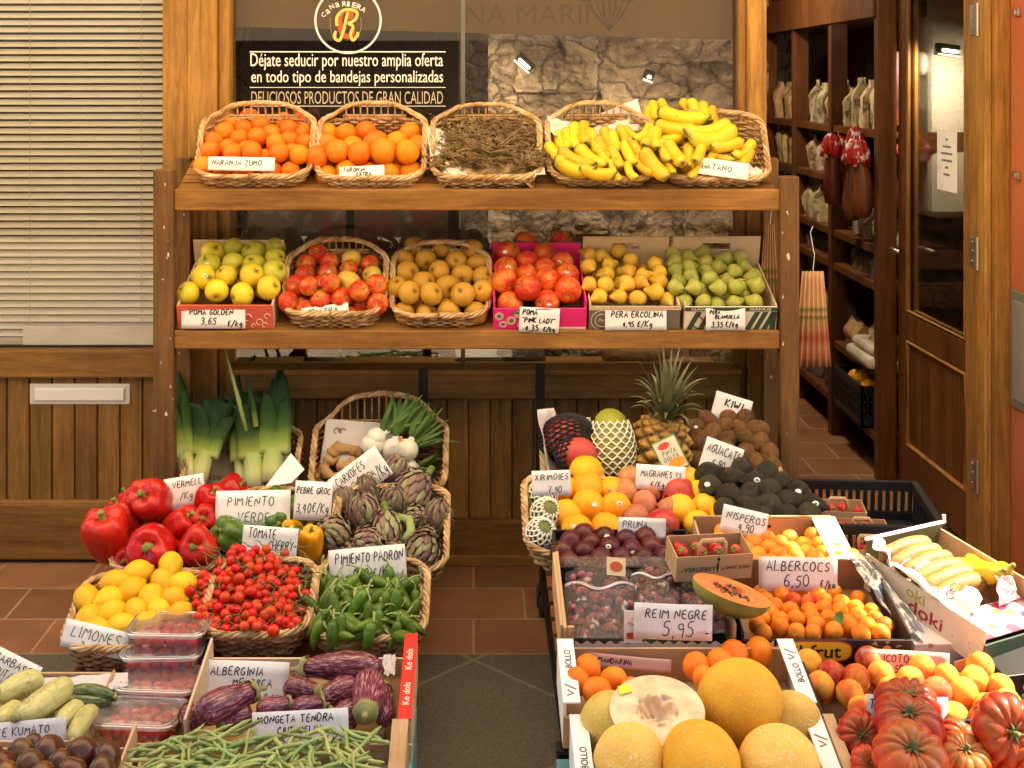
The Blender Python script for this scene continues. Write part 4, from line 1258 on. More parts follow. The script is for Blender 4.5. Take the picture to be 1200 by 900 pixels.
M_GALAY = apple_mat('yellow_gala_apple_skin', (.72, .52, .08), (.70, .36, .06), .5, .8, (.40, .30, .05))
M_RUSSET = apple_mat('russet_apple_skin', (.56, .31, .03), (.42, .20, .022), .3, .7, (.22, .13, .02), rough=.5, coat=.05)
M_PINK = apple_mat('red_pink_apple_skin', (.80, .30, .03), (.58, .03, .012), .36, .62, (.50, .22, .05))
for i in range(2):
    apple_proto('golden_apple', M_GOLDEN, i); apple_proto('green_gold_apple', M_GOLDEN2, i + 2); apple_proto('red_apple', M_GALA, i + 4)
    apple_proto('yellow_apple', M_GALAY, i + 6); apple_proto('russet_apple', M_RUSSET, i + 8, .86); apple_proto('pink_red_apple', M_PINK, i + 10, .98)
M_PEARY = mat('yellow_pear_skin', [(.3, (.62, .33, .025)), (.7, (.74, .45, .05))], 2.2, rough=.42, rnd=.12, hue=.012, speck=((.36, .19, .03), .66), speckscale=26, coat=.1)
M_PEARG = mat('green_pear_skin', [(.3, (.30, .31, .045)), (.7, (.42, .42, .08))], 2.2, rough=.42, rnd=.14, hue=.015, speck=((.20, .2, .04), .68), speckscale=26, coat=.1)
def pear(kind, m, seed, L=1.3, neck=.5):
    prof = []
    for j in range(17):
        u = j / 16
        a = pi * u
        r = .5 * sin(a) ** .62 * (1 - neck * sstep((u - .38) / .45)) if j not in (0, 16) else 0
        z = L * (u - .5) * .94 + .03 * (exp(-(r / .1) ** 2) if u < .3 else 0)
        prof.append((r, z))
    q = MB(); q.lathe(prof, 16, wob(seed, .09))
    q.v = [(x + .10 * max(0, z) ** 1.5, y, z) for x, y, z in q.v]
    st = stem_tube([(.03, 0, L * .45), (.05, .0, L * .56), (.11, .02, L * .68)], [.03, .022, .03])
    proto(kind, q, m, parts=[('stem', st, BROWN_STEM)])
for i in range(3): pear('yellow_pear', M_PEARY, i, 1.25, .46); pear('green_pear', M_PEARG, i + 5, 1.15, .40)

M_BANANA = NT('banana_peel')
_n = M_BANANA
g_ = _n.coords('Generated'); sp_ = _n.n('ShaderNodeSeparateXYZ'); _n.l(g_, sp_.inputs[0])
f_ = _n.noise(_n.coords('Object'), 9, 4, .6)
c_ = _n.ramp(_n.math('ADD', sp_.outputs[2], _n.math('MULTIPLY', _n.math('SUBTRACT', f_, .5), .12)), [(0, (.05, .03, .01)), (.035, (.09, .05, .015)), (.06, (.34, .30, .03)), (.16, (.64, .40, .014)), (.8, (.70, .43, .018)), (.88, (.46, .40, .04)), (.95, (.26, .24, .04)), (1, (.09, .06, .02))])
c_ = _n.mix(_n.ramp(_n.noise(_n.coords('Object', (1.5, 1.5, .6)), 9, 3), [(.63, (0, 0, 0)), (.70, (.75, .75, .75))]), c_, (.20, .10, .02))
hh_ = _n.n('ShaderNodeHueSaturation'); _n.l(_n.math('ADD', _n.math('MULTIPLY', _n.rand(), .3), .85), hh_.inputs['Value']); _n.l(_n.math('ADD', _n.math('MULTIPLY', _n.math('FRACT', _n.math('MULTIPLY', _n.rand(), 13.7)), .03), .49), hh_.inputs['Hue']); _n.l(c_, hh_.inputs['Color'])
M_BANANA = _n.finish(hh_.outputs[0], .42, coat=.1)
def banana_mesh(curv, seed):
    q = MB()
    pts, rs = [], []
    for j in range(17):
        u = j / 16
        a = (u - .5) * curv
        Rr = 1 / curv
        pts.append((Rr * (cos(a) - 1), 0, Rr * sin(a)))
        rs.append(.130 * (min(1, (u / .10)) ** .6 * .75 + .25 if u < .10 else (1 if u < .78 else 1 - .72 * sstep((u - .78) / .16))))
    q.tube(pts, rs, 10)
    for i in range(len(pts)):
        for k in range(1, 10, 2):
            v = Vector(q.v[i * 10 + k]); c = Vector(pts[i]); q.v[i * 10 + k] = tuple(c + (v - c) * .90)
    return q
M_BANANA2 = mat('freckled_banana_peel', [(.3, (.17, .095, .03)), (.5, (.30, .19, .055)), (.7, (.34, .23, .07))], 5, 4, stretch=(2, 2, .6), rough=.55, rnd=.1, hue=.01, speck=((.16, .09, .03), .62), speckscale=16)
for i in range(2): proto('tan_banana', banana_mesh((1.0, 1.2)[i], i), M_BANANA2)
for i in range(3): proto('banana', banana_mesh((.9, 1.15, 1.4)[i], i), M_BANANA)

# vegetables
M_REDPEP = mat('red_pepper_skin', [(.3, (.40, .008, .006)), (.7, (.53, .018, .008))], 1.5, rough=.2, rnd=.14, hue=.002, coat=.35, bump=.08, bscale=5, bdist=.04)
M_GREENPEP = mat('green_pepper_skin', [(.3, (.05, .11, .012)), (.6, (.09, .17, .02)), (.8, (.14, .2, .03))], 1.5, rough=.18, rnd=.15, hue=.01, coat=.45, bump=.08, bscale=5, bdist=.04)
M_YELPEP = mat('yellow_pepper_skin', [(.3, (.78, .34, .006)), (.7, (.86, .42, .01))], 1.5, rough=.18, rnd=.1, hue=.01, coat=.45)
def pepper(kind, m, seed, L=1.05):
    lobes = 4 if seed % 2 else 3
    prof = []
    for j in range(21):
        u = j / 20
        a = -pi / 2 + pi * u
        r = .5 * (max(0, cos(a)) ** .55) * (.80 + .2 * u) if j not in (0, 20) else 0
        z = L * .5 * sin(a) * 1.0
        if u > .5: z -= .13 * exp(-(r / .2) ** 2)
        else: z += .08 * exp(-(r / .18) ** 2)
        prof.append((r, z))
    def f(p, v, r, z):
        lob = abs(cos(lobes * p / 2 + .5 * mnoise.noise(Vector((0, v * 1.5, seed))))) ** .6
        k = .80 + .22 * lob
        n = mnoise.noise(Vector((cos(p) * 1.4, sin(p) * 1.4, z * 1.4 + seed * 7)))
        return (r * k * (1 + .17 * n), z * (1 + .10 * n) + (.045 * (lob - .5) * (1 if v > .6 else -1 if v < .3 else 0)))
    q = MB(); q.lathe(prof, 28, f)
    z0 = prof[-1][1]
    st = MB(); st.lathe([(0, z0 - .04), (.16, z0 - .015), (.13, z0 + .02), (.055, z0 + .05), (.05, z0 + .13), (.07, z0 + .20), (.06, z0 + .215), (0, z0 + .205)], 10, lambda p, v, r, z: (r * (1 + .15 * cos(5 * p) * (v < .4)), z))
    proto(kind, q, m, parts=[('stem', st, GREEN_STEM)])
for i in range(3): pepper('red_bell_pepper', M_REDPEP, i); 
pepper('green_bell_pepper', M_GREENPEP, 3); pepper('green_bell_pepper', M_GREENPEP, 5); pepper('yellow_bell_pepper', M_YELPEP, 7, 1.35)

M_ART = NT('artichoke_bract')
_n = M_ART
fa = _n.noise(_n.coords('Object'), 3.5, 3); 
ca = _n.ramp(fa, [(.32, (.21, .19, .10)), (.5, (.24, .17, .11)), (.66, (.20, .12, .12))])
lw_ = _n.noise(_n.coords('Object', (1, 1, 1)), 14, 3)
ca = _n.mix(.5, ca, _n.mix(1, ca, _n.ramp(lw_, [(.3, (.55, .55, .5)), (.7, (1.5, 1.45, 1.3))]), 'MULTIPLY'))
hh_ = _n.n('ShaderNodeHueSaturation'); _n.l(_n.math('ADD', _n.math('MULTIPLY', _n.rand(), .5), .8), hh_.inputs['Value']); _n.l(_n.math('ADD', _n.math('MULTIPLY', _n.math('FRACT', _n.math('MULTIPLY', _n.rand(), 13.7)), .05), .475), hh_.inputs['Hue']); _n.l(ca, hh_.inputs['Color'])
M_ART = _n.finish(hh_.outputs[0], .55, spec=.3)
M_ART2 = mat('artichoke_green_bract', [(.3, (.22, .22, .11)), (.7, (.34, .33, .17))], 9, rough=.55, rnd=.2)
M_ART3 = mat('artichoke_purple_bract', [(.3, (.13, .075, .075)), (.7, (.24, .14, .125))], 9, rough=.55, rnd=.2)
def artichoke(seed):
    r = random.Random(seed)
    q = MB(); q.lathe(sphere_prof(8, 1.05), 10)
    q.v = [(x * .80, y * .80, z * .80) for x, y, z in q.v]
    rows = 8
    for k in range(rows):
        u = k / (rows - 1)
        lat = -1.0 + 2.25 * u
        n = int(5 + 5 * cos(lat))
        for i in range(n):
            ph = 2 * pi * (i + .5 * (k % 2)) / n + r.uniform(-.1, .1)
            L = .36 - .06 * u; W = .30 * cos(lat * .8) + .05
            base = lat - .15
            vs = []
            prof = [(0, .75), (.3, 1.0), (.6, .88), (.85, .5), (1, .04)]
            for (t, wv) in prof:
                la = base + t * L * 2.1
                rad = .43 + .055 * t + .05 * t * t * (1 - u * .8)
                for sgn in (-1, 0, 1):
                    pa = ph + sgn * W * wv * .62 / max(.25, cos(min(1.25, la)))
                    rr_ = rad - (.022 * abs(sgn)) + (.012 if sgn == 0 else 0)
                    vs.append((rr_ * cos(la) * cos(pa) if la < 1.5 else .02 * cos(pa), rr_ * cos(la) * sin(pa) if la < 1.5 else .02 * sin(pa), rr_ * sin(la) * 1.12))
            fs = []
            for a in range(4):
                for c in range(2):
                    fs.append((a * 3 + c, a * 3 + c + 1, a * 3 + c + 4, a * 3 + c + 3))
            q.add(vs, fs, r.choice((0, 0, 1, 2)))
    st = stem_tube([(0, 0, -.38), (.02, 0, -.6), (.03, .02, -.75)], [.11, .09, .085])
    root = proto('artichoke', q, [M_ART, M_ART2, M_ART3], parts=[('stem', st, GREEN_STEM)], merge=False)
for i in range(3): artichoke(i)

M_CHERRY = mat('cherry_tomato_skin', [(.3, (.50, .018, .006)), (.7, (.64, .045, .008))], 1.2, rough=.22, rnd=.2, hue=.008, coat=.15)
for i in range(2): ball('cherry_tomato', M_CHERRY, 1.08, .02, .01, i, .04, (12, 8))
M_PADRON = mat('padron_skin', [(.3, (.045, .10, .007)), (.7, (.115, .19, .016))], 2, rough=.32, rnd=.3, hue=.015, coat=.15, bump=.15, bscale=6, bdist=.03)
M_PSTEM = mat('pale_green_stem', [(.3, (.22, .28, .08)), (.7, (.34, .38, .14))], 5, rough=.5)
for i in range(4):                                                # long axis z, length 1
    q = MB()
    cv = (.3, .6, .9, -.4)[i]
    pts = [(cv * .35 * (u - .4) ** 2, .02 * sin(u * 6), .5 - u) for u in [k / 10 for k in range(11)]]
    rs = [.05, .13, .155, .165, .165, .16, .145, .13, .11, .07, .02]
    q.tube(pts, rs, 9)
    q.v = [(x * (1 + .13 * mnoise.noise(Vector((x * 9, y * 9, z * 4 + i * 5)))), y * (1 + .13 * mnoise.noise(Vector((y * 9, x * 9, z * 4 + i * 9)))), z) for x, y, z in q.v]
    st = stem_tube([(pts[0][0], 0, .49), (pts[0][0] - .02, .01, .56), (pts[0][0] + .06, .03, .7), (pts[0][0] + .16, .03, .8)], [.06, .03, .028, .04])
    proto('padron_pepper', q, M_PADRON, parts=[('stem', st, M_PSTEM)])
M_AUB = NT('striped_aubergine_skin'); _n = M_AUB
fa = _n.noise(_n.coords('Object', (5, 5, .45)), 3.2, 5, .7, .5)
ca = _n.ramp(fa, [(.40, (.07, .012, .022)), (.52, (.15, .03, .05)), (.62, (.42, .20, .20))])
hh_ = _n.n('ShaderNodeHueSaturation'); _n.l(_n.math('ADD', _n.math('MULTIPLY', _n.rand(), .5), .75), hh_.inputs['Value']); _n.l(ca, hh_.inputs['Color'])
M_AUB = _n.finish(hh_.outputs[0], .2, coat=.4)
M_CALYX = mat('aubergine_calyx', [(.3, (.20, .20, .06)), (.7, (.33, .28, .12))], 4, rough=.7)
def aubergine(kind, L, seed):                                      # width 1, length L, calyx at -z
    prof = []
    for j in range(19):
        u = j / 18
        r = .5 * (sin(pi * min(1, u * .5 + .22 if u < .5 else u * .5 + .22))) 
        r = .5 * (.62 + .38 * sstep(u / .6)) * sqrt(max(0, 1 - max(0, (u - .72) / .28) ** 2.2)) * sqrt(max(0, 1 - max(0, (.08 - u) / .08) ** 2))
        prof.append((r if j not in (0, 18) else 0, L * (u - .5)))
    q = MB(); q.lathe(prof, 18, wob(seed, .05, 1))
    q.v = [(x + .10 * (z / L * 2) ** 2, y, z) for x, y, z in q.v]
    st = MB()
    st.lathe([(0, -L / 2 - .42), (.085, -L / 2 - .42), (.075, -L / 2 - .2), (.14, -L / 2 - .06), (.34, -L / 2 + .03), (.37, -L / 2 + .22), (.335, -L / 2 + .2), (.2, -L / 2 + .05)], 15, lambda p, v, r, z: (r * (1.05 + .05 * cos(5 * p)), z + (.14 * max(0, cos(5 * p)) if .6 < v < .95 else 0)))
    st.v = [(x + .10 * (z / L * 2) ** 2, y, z) for x, y, z in st.v]
    proto(kind, q, M_AUB, 'aubergine', parts=[('calyx', st, M_CALYX)])
aubergine('aubergine', 2.3, 1); aubergine('aubergine', 2.7, 2); aubergine('long_aubergine', 3.7, 3)
M_BEAN = mat('green_bean_skin', [(.3, (.20, .26, .07)), (.7, (.34, .40, .13))], 3, rough=.45, rnd=.25, hue=.02)
for i in range(6):
    r = random.Random(i + 40); a, b_, c_ = r.uniform(-.5, .5), r.uniform(-.3, .3), r.uniform(2, 5)
    q = MB(); pts = []
    for k in range(13):
        u = k / 12 - .5
        pts.append((a * u * u, .06 * sin(u * c_ * 2) + b_ * u * u, u))
    q.tube(pts, [.012] + [.034 * (1 + .13 * sin(k * 2.3 + i)) for k in range(10)] + [.022, .006], 6)
    proto('green_bean', q, M_BEAN)
M_ZUCP = NT('pale_marrow_skin'); _n = M_ZUCP
fa = _n.noise(_n.coords('Object', (4, 4, .5)), 2.5, 4); fb = _n.noise(_n.coords('Object'), 2.6, 5, .7)
ca = _n.ramp(fa, [(.35, (.44, .42, .13)), (.65, (.62, .56, .24))])
ca = _n.mix(_n.ramp(fb, [(.56, (0, 0, 0)), (.66, (.8, .8, .8))]), ca, (.34, .22, .06))
hh_ = _n.n('ShaderNodeHueSaturation'); _n.l(_n.math('ADD', _n.math('MULTIPLY', _n.rand(), .3), .8), hh_.inputs['Value']); _n.l(ca, hh_.inputs['Color'])
M_ZUCP = _n.finish(hh_.outputs[0], .35, fb, .15, .02, coat=.2)
M_ZUCG = mat('dark_courgette_skin', [(.35, (.03, .055, .018)), (.5, (.07, .10, .03)), (.62, (.24, .26, .12))], 3, 5, stretch=(6, 6, .4), rough=.3, coat=.25)
def marrow(kind, m, L, seed):
    prof = []
    for j in range(17):
        u = j / 16
        r = .5 * (max(0, 1 - abs(2 * u - 1) ** 3.4)) ** .6 * (.84 + .16 * u)
        prof.append((r if j not in (0, 16) else 0, L * (u - .5)))
    q = MB(); q.lathe(prof, 20, lambda p, v, r, z: (r * (1 + .035 * cos(8 * p)) * (1 + .08 * mnoise.noise(Vector((cos(p), sin(p), z + seed * 5)))), z))
    q.v = [(x + .07 * z * z, y, z) for x, y, z in q.v]
    proto(kind, q, m, parts=[('stem', stem_tube([(.07 * (L / 2) ** 2, 0, -L / 2 + .05), (.1 * (L / 2) ** 2, 0, -L / 2 - .14)], [.16, .14]), M_CALYX)])
marrow('pale_marrow', M_ZUCP, 2.6, 1); marrow('pale_marrow', M_ZUCP, 2.3, 4); marrow('dark_courgette', M_ZUCG, 3.4, 2)
M_KUM = mat('kumato_skin', [(.3, (.055, .022, .010)), (.55, (.10, .036, .013)), (.75, (.26, .08, .016))], 1.6, rough=.2, rnd=.25, hue=.015, coat=.4)
for i in range(2): ball('kumato_tomato', M_KUM, .86, .05, .02, i + 30, .06, (20, 14))
# exotic side
M_AVO = mat('avocado_skin', [(.3, (.022, .016, .009)), (.6, (.042, .034, .016)), (.8, (.07, .062, .024))], 2.5, rough=.34, rnd=.35, hue=.02, spec=.5, bump=.5, bscale=22, bdist=.03)
def avo(seed):
    prof = []
    for j in range(15):
        u = j / 14
        r = .5 * sin(pi * u) ** .8 * (1 - .44 * sstep((u - .36) / .6))
        prof.append((r if j not in (0, 14) else 0, 1.5 * (u - .5)))
    q = MB(); q.lathe(prof, 16, wob(seed, .06)); proto('avocado', q, M_AVO)
for i in range(3): avo(i)
M_KIWI = mat('kiwi_skin', [(.3, (.115, .055, .02)), (.7, (.22, .115, .045))], 5, rough=.85, rnd=.22, bump=.5, bscale=60, bdist=.02, spec=.2)
for i in range(2): ball('kiwi', M_KIWI, 1.36, .02, .03, i, .05, (14, 10))
M_POM = mat('pomegranate_skin', [(.3, (.42, .03, .025)), (.55, (.52, .06, .035)), (.75, (.58, .2, .08))], 1.4, 4, rough=.3, rnd=.15, hue=.01, coat=.25, speck=((.35, .16, .06), .66), speckscale=12)
M_POMT = mat('tan_pomegranate_skin', [(.3, (.46, .15, .06)), (.7, (.60, .24, .10))], 1.6, 4, rough=.4, rnd=.15, hue=.015, coat=.1, speck=((.4, .07, .04), .62), speckscale=8)
for i, (k, m) in enumerate((('red_pomegranate', M_POM), ('tan_pomegranate', M_POMT))):
    for j in range(2):
        q = MB(); q.lathe(sphere_prof(12, .92), 20, lambda p, v, r, z: (r * (1 + .03 * cos(6 * p)), z))
        c = MB(); c.lathe([(.10, .43), (.075, .50), (.10, .60), (.12, .63), (.09, .60), (.05, .5), (0, .48)], 12, lambda p, v, r, z: (r, z + (.05 * cos(6 * p) if .3 < v < .8 else 0)))
        proto(k, q, m, 'pomegranate', parts=[('crown', c, m)])
M_QUINCE = mat('quince_skin', [(.3, (.74, .38, .012)), (.7, (.85, .48, .03))], 2, rough=.42, rnd=.08, coat=.1, bump=.1)
for i in range(2):
    q = MB(); q.lathe(sphere_prof(14, 1.06, .05, .06, .35, .14), 20, lambda p, v, r, z, s=i: (r * (1 + .07 * cos(3 * p + s) * v) * (1 + .07 * mnoise.noise(Vector((cos(p) * 1.5, sin(p) * 1.5, z * 2 + s)))), z)); proto('quince', q, M_QUINCE)
M_PLUM = mat('plum_skin', [(.3, (.045, .008, .010)), (.6, (.10, .014, .016)), (.8, (.26, .03, .02))], 1.5, rough=.3, rnd=.3, hue=.015, coat=.12)
for i in range(2): ball('plum', M_PLUM, .98, .06, .0, i, .04, (16, 12))
def blush_mat(name, base, blush, lo, hi, rough, rnd=.12, bump=0):
    n = NT(name); v = n.coords('Object'); f = n.noise(v, 1.1, 3, .55, .3)
    c = n.ramp(f, [(lo, base), (hi, blush)])
    f2 = n.noise(v, 24, 2); c = n.mix(n.ramp(f2, [(.62, (0, 0, 0)), (.7, (.45, .45, .45))]), c, blush)
    h = n.n('ShaderNodeHueSaturation'); n.l(n.math('ADD', n.math('MULTIPLY', n.rand(), 2 * rnd), 1 - rnd), h.inputs['Value']); n.l(c, h.inputs['Color'])
    return n.finish(h.outputs[0], rough, f2 if bump else None, bump, .01, coat=.05, spec=.3)
M_APRI = blush_mat('apricot_skin', (.78, .24, .016), (.68, .10, .014), .48, .70, .55)
M_APRIR = blush_mat('red_apricot_skin', (.74, .16, .03), (.50, .03, .02), .38, .58, .5)
M_PEACH = blush_mat('peach_skin', (.78, .35, .045), (.54, .055, .025), .44, .64, .75, bump=.1)
M_PEACHR = blush_mat('red_peach_skin', (.66, .17, .05), (.34, .02, .02), .36, .56, .75, bump=.1)
M_LOQ = mat('loquat_skin', [(.3, (.68, .21, .012)), (.7, (.78, .29, .03))], 2, rough=.5, rnd=.1, speck=((.25, .10, .02), .66), speckscale=14)
def crease(kind, m, seed, zs=.95, depth=.07, name=None):
    q = MB(); q.lathe(sphere_prof(14, zs, .07, .0, .3), 24, lambda p, v, r, z: (r * (1 - depth * exp(-(((p + pi) % (2 * pi) - pi) / .22) ** 2)) * (1 + .05 * mnoise.noise(Vector((cos(p), sin(p), z * 2 + seed * 5)))), z)); proto(kind, q, m, name)
for i in range(2):
    crease('apricot', M_APRI, i); crease('red_apricot', M_APRIR, i, name='apricot'); crease('peach', M_PEACH, i + 4, .94); crease('red_peach', M_PEACHR, i + 6, .94, name='peach')
    q = MB(); q.lathe(sphere_prof(12, 1.15, .02, .06, .3), 16, wob(i, .05)); c = MB(); c.lathe([(.0, -.53), (.07, -.54), (.09, -.58), (.05, -.56), (0, -.54)], 8, lambda p, v, r, z: (r * (1 + .3 * cos(5 * p)), z)); proto('loquat', q, M_LOQ, parts=[('calyx', c, BROWN_STEM)])
M_BEEF = NT('beef_tomato_skin'); _n = M_BEEF
sp_ = _n.n('ShaderNodeSeparateXYZ'); _n.l(_n.coords('Generated'), sp_.inputs[0])
fa = _n.noise(_n.coords('Object'), 2.0, 4); fs_ = _n.noise(_n.coords('Object', (3, 3, .6)), 4, 4, .65)
ca = _n.ramp(_n.math('ADD', sp_.outputs[2], _n.math('MULTIPLY', _n.math('SUBTRACT', fa, .5), .5)), [(0, (.38, .026, .014)), (.6, (.46, .036, .016)), (.85, (.43, .06, .016)), (1, (.30, .09, .02))])
ca = _n.mix(.4, ca, _n.mix(1, ca, _n.ramp(fs_, [(.35, (.7, .62, .6)), (.65, (1.12, 1.1, 1.05))]), 'MULTIPLY'))
hh_ = _n.n('ShaderNodeHueSaturation'); _n.l(_n.math('ADD', _n.math('MULTIPLY', _n.rand(), .3), .85), hh_.inputs['Value']); _n.l(_n.math('ADD', _n.math('MULTIPLY', _n.math('FRACT', _n.math('MULTIPLY', _n.rand(), 13.7)), .025), .49), hh_.inputs['Hue']); _n.l(ca, hh_.inputs['Color'])
M_BEEF = _n.finish(hh_.outputs[0], .3, coat=.1)
def beef(seed):
    r = random.Random(seed); nb = 11 + seed % 3
    amps = [r.uniform(.5, 1.2) for _ in range(nb)]
    def f(p, v, rr, z):
        q_ = (p / (2 * pi) * nb + .25 * sin(3 * p + seed)) % nb
        i = int(q_) % nb; d = q_ - int(q_)
        lob = sin(pi * d) ** .55
        a = amps[i] * (1 - d) + amps[(i + 1) % nb] * d
        k = 1 - .17 * (1 - lob) * a
        n = mnoise.noise(Vector((cos(p), sin(p), seed * 3.1)))
        return (rr * k * (1 + .12 * n), z * (1 - .14 * (1 - lob)) * (1 + .1 * n))
    q = MB(); q.lathe(sphere_prof(18, .70, .14, .05, .42), 110, f)
    st = MB(); z0 = .21
    st.tube([(0, 0, z0 - .03), (.01, 0, z0 + .05), (.03, .02, z0 + .10)], [.045, .035, .045], 8)
    for k in range(6):
        a = 2 * pi * k / 6 + r.uniform(-.2, .2); L = r.uniform(.13, .2)
        st.tube([(0, 0, z0 + .01), (L * .5 * cos(a), L * .5 * sin(a), z0 + .035), (L * cos(a), L * sin(a), z0 + r.uniform(.03, .08))], [.035, .024, .004], 5, flat=.4)
    proto('beef_tomato', q, M_BEEF, parts=[('stem', st, mat('dry_green_stem', [(.3, (.09, .09, .03)), (.7, (.16, .15, .05))], 5, rough=.8))])
for i in range(4): beef(i)
def melon_mat(name, a, b_, net, thr, sc=11):
    n = NT(name); v = n.coords('Object')
    f = n.noise(v, 2.0, 4); c = n.ramp(f, [(.35, a), (.65, b_)])
    dv = n.n('ShaderNodeVectorMath', operation='ADD'); nz = n.n('ShaderNodeTexNoise'); nz.inputs['Scale'].default_value = 6; n.l(v, nz.inputs['Vector'])
    sc_ = n.n('ShaderNodeVectorMath', operation='SCALE'); n.l(nz.outputs['Color'], sc_.inputs[0]); sc_.inputs['Scale'].default_value = .25
    n.l(v, dv.inputs[0]); n.l(sc_.outputs[0], dv.inputs[1])
    vo = n.n('ShaderNodeTexVoronoi', feature='DISTANCE_TO_EDGE'); vo.inputs['Scale'].default_value = sc; n.l(dv.outputs[0], vo.inputs['Vector'])
    m = n.ramp(vo.outputs[0], [(thr * .4, (1, 1, 1)), (thr, (0, 0, 0))])
    c = n.mix(n.math('MULTIPLY', m, n.ramp(n.noise(v, 5, 2), [(.3, (.25, .25, .25)), (.6, (1, 1, 1))])), c, net)
    h = n.n('ShaderNodeHueSaturation'); n.l(n.math('ADD', n.math('MULTIPLY', n.rand(), .2), .88), h.inputs['Value']); n.l(c, h.inputs['Color'])
    return n.finish(h.outputs[0], .6, m, .35, .02, spec=.3)
M_MELG = melon_mat('galia_melon_rind', (.62, .36, .06), (.74, .45, .09), (.72, .54, .24), .07, 13)
M_MELY = melon_mat('smooth_melon_rind', (.66, .31, .02), (.76, .39, .03), (.72, .45, .12), .045, 12)
M_MELGR = melon_mat('greenish_melon_rind', (.44, .32, .06), (.58, .40, .08), (.62, .48, .2), .06, 13)
for i, (k, m) in enumerate((('netted_melon', M_MELG), ('smooth_melon', M_MELY), ('greenish_melon', M_MELGR))):
    
    for j in range(2):
        q = MB(); q.lathe(sphere_prof(24, (1.04, .95)[j], .02, .015, .2), 36, wob(i * 3 + j, .075, .8)); proto(k, q, m)
# ================================================================== GOODS
ORD = ['first', 'second', 'third', 'fourth', 'fifth', 'sixth', 'seventh', 'eighth', 'ninth', 'tenth', 'eleventh', 'twelfth', 'thirteenth', 'fourteenth', 'fifteenth', 'sixteenth']
def rowname(i, n):                    # i counts from the front
    if n == 1: return None
    if i == 0: return 'front row'
    if i == n - 1: return 'back row'
    return ORD[i] + ' row'
def fruit_rot(mode, pl, p):
    if mode == 'rand': return rand_rot()
    if mode == 'eye': return aim(tocam(p, rng.uniform(-1.7, 1.7), rng.uniform(-1.1, 1.3)))
    if mode == 'up': return aim((rng.uniform(-.5, .5), rng.uniform(-.7, .1), 1))
    if mode == 'flat':
        a = rng.uniform(0, 2 * pi)
        return aim((cos(a), sin(a) * cos(pl.ang), sin(a) * sin(pl.ang) + rng.uniform(-.15, .25)))
    if mode == 'down': return aim((rng.uniform(-.7, .7), -1, -.2 + rng.uniform(-.3, .3)))
    return mode
def relax(items, n=14, k=.90, ymin=None):
    for _ in range(n):
        if ymin is not None:
            for a in items: a['p'].y = max(a['p'].y, ymin + a['d'] * .25)
        for i in range(len(items)):
            for j in range(i + 1, len(items)):
                a, b = items[i], items[j]
                d = b['p'] - a['p']
                m = (a['d'] + b['d']) / 2 * k
                L = d.length
                if 1e-6 < L < m:
                    sh = d * ((m - L) / L * .5)
                    sh.x *= .6; sh.z *= .7
                    a['p'] = a['p'] - sh; b['p'] = b['p'] + sh
def heap(kind, rows, pl, d, desc, where, cat, group, z=None, mode='rand', fill=True, dj=.07, zs=1, filldesc=None, k=.9, ymin=None, sink=.0):
    """rows back to front of pixel centres, (x, y[, d px or kind name]); z = (ox, oy, scale) if measured in an enlargement"""
    items = []
    nr = len(rows)
    for ri, row in enumerate(rows):
        pts = []
        for it in row:
            x, y = it[0], it[1]
            if z: x, y = z[0] + x / z[2], z[1] + y / z[2]
            kd, dd = kind, None
            for e in it[2:]:
                if isinstance(e, str): kd = e
                else: dd = e
            pts.append((x, y, kd, dd))
        pts.sort(key=lambda q: q[0])
        for ci, (x, y, kd, dd) in enumerate(pts):
            p = pl.at(x, y)
            s = S(p.y)
            di = (dd / s) if dd else d * rng.uniform(1 - dj, 1 + dj)
            p = p - pl.n * (di * sink)
            items.append(dict(p=p, d=di, kind=kd, row=ri, ci=ci, n=len(pts)))
    relax(items, k=k, ymin=ymin)
    for it in items:
        rn = rowname(nr - 1 - it['row'], nr)
        dsc = desc[it['kind']] if isinstance(desc, dict) else desc
        pos = 'only one' if it['n'] == 1 else ORD[it['ci']] + ' from left'
        lab = f"{dsc}, {pos} in {rn} of {where}" if rn else f"{dsc}, {pos} in {where}"
        sc = it['d'] if zs == 1 else (it['d'] * zs, it['d'] * zs, it['d'] * zs)
        it['o'] = put(it['kind'], it['p'], fruit_rot(mode, pl, it['p']), sc, lab, cat, group)
    if fill:
        fd = filldesc or f"{desc if isinstance(desc, str) else list(desc.values())[0]} half hidden under the top layer of {where}"
        for a, b in zip(items, items[1:]):
            if a['row'] != b['row'] or a['row'] == nr - 1: continue
            dd = (a['d'] + b['d']) / 2
            p = (a['p'] + b['p']) / 2 - pl.n * dd * .72 + Vector((0, .25 * dd, 0))
            put(a['kind'], p, rand_rot() if mode != 'flat' else fruit_rot(mode, pl, p), dd * .95, fd, cat, group)
    return items
from mathutils.bvhtree import BVHTree
STK = [plain('sticker_white', (.78, .76, .72), .4), plain('sticker_red', (.55, .05, .05), .4), plain('sticker_green', (.10, .30, .06), .4)]
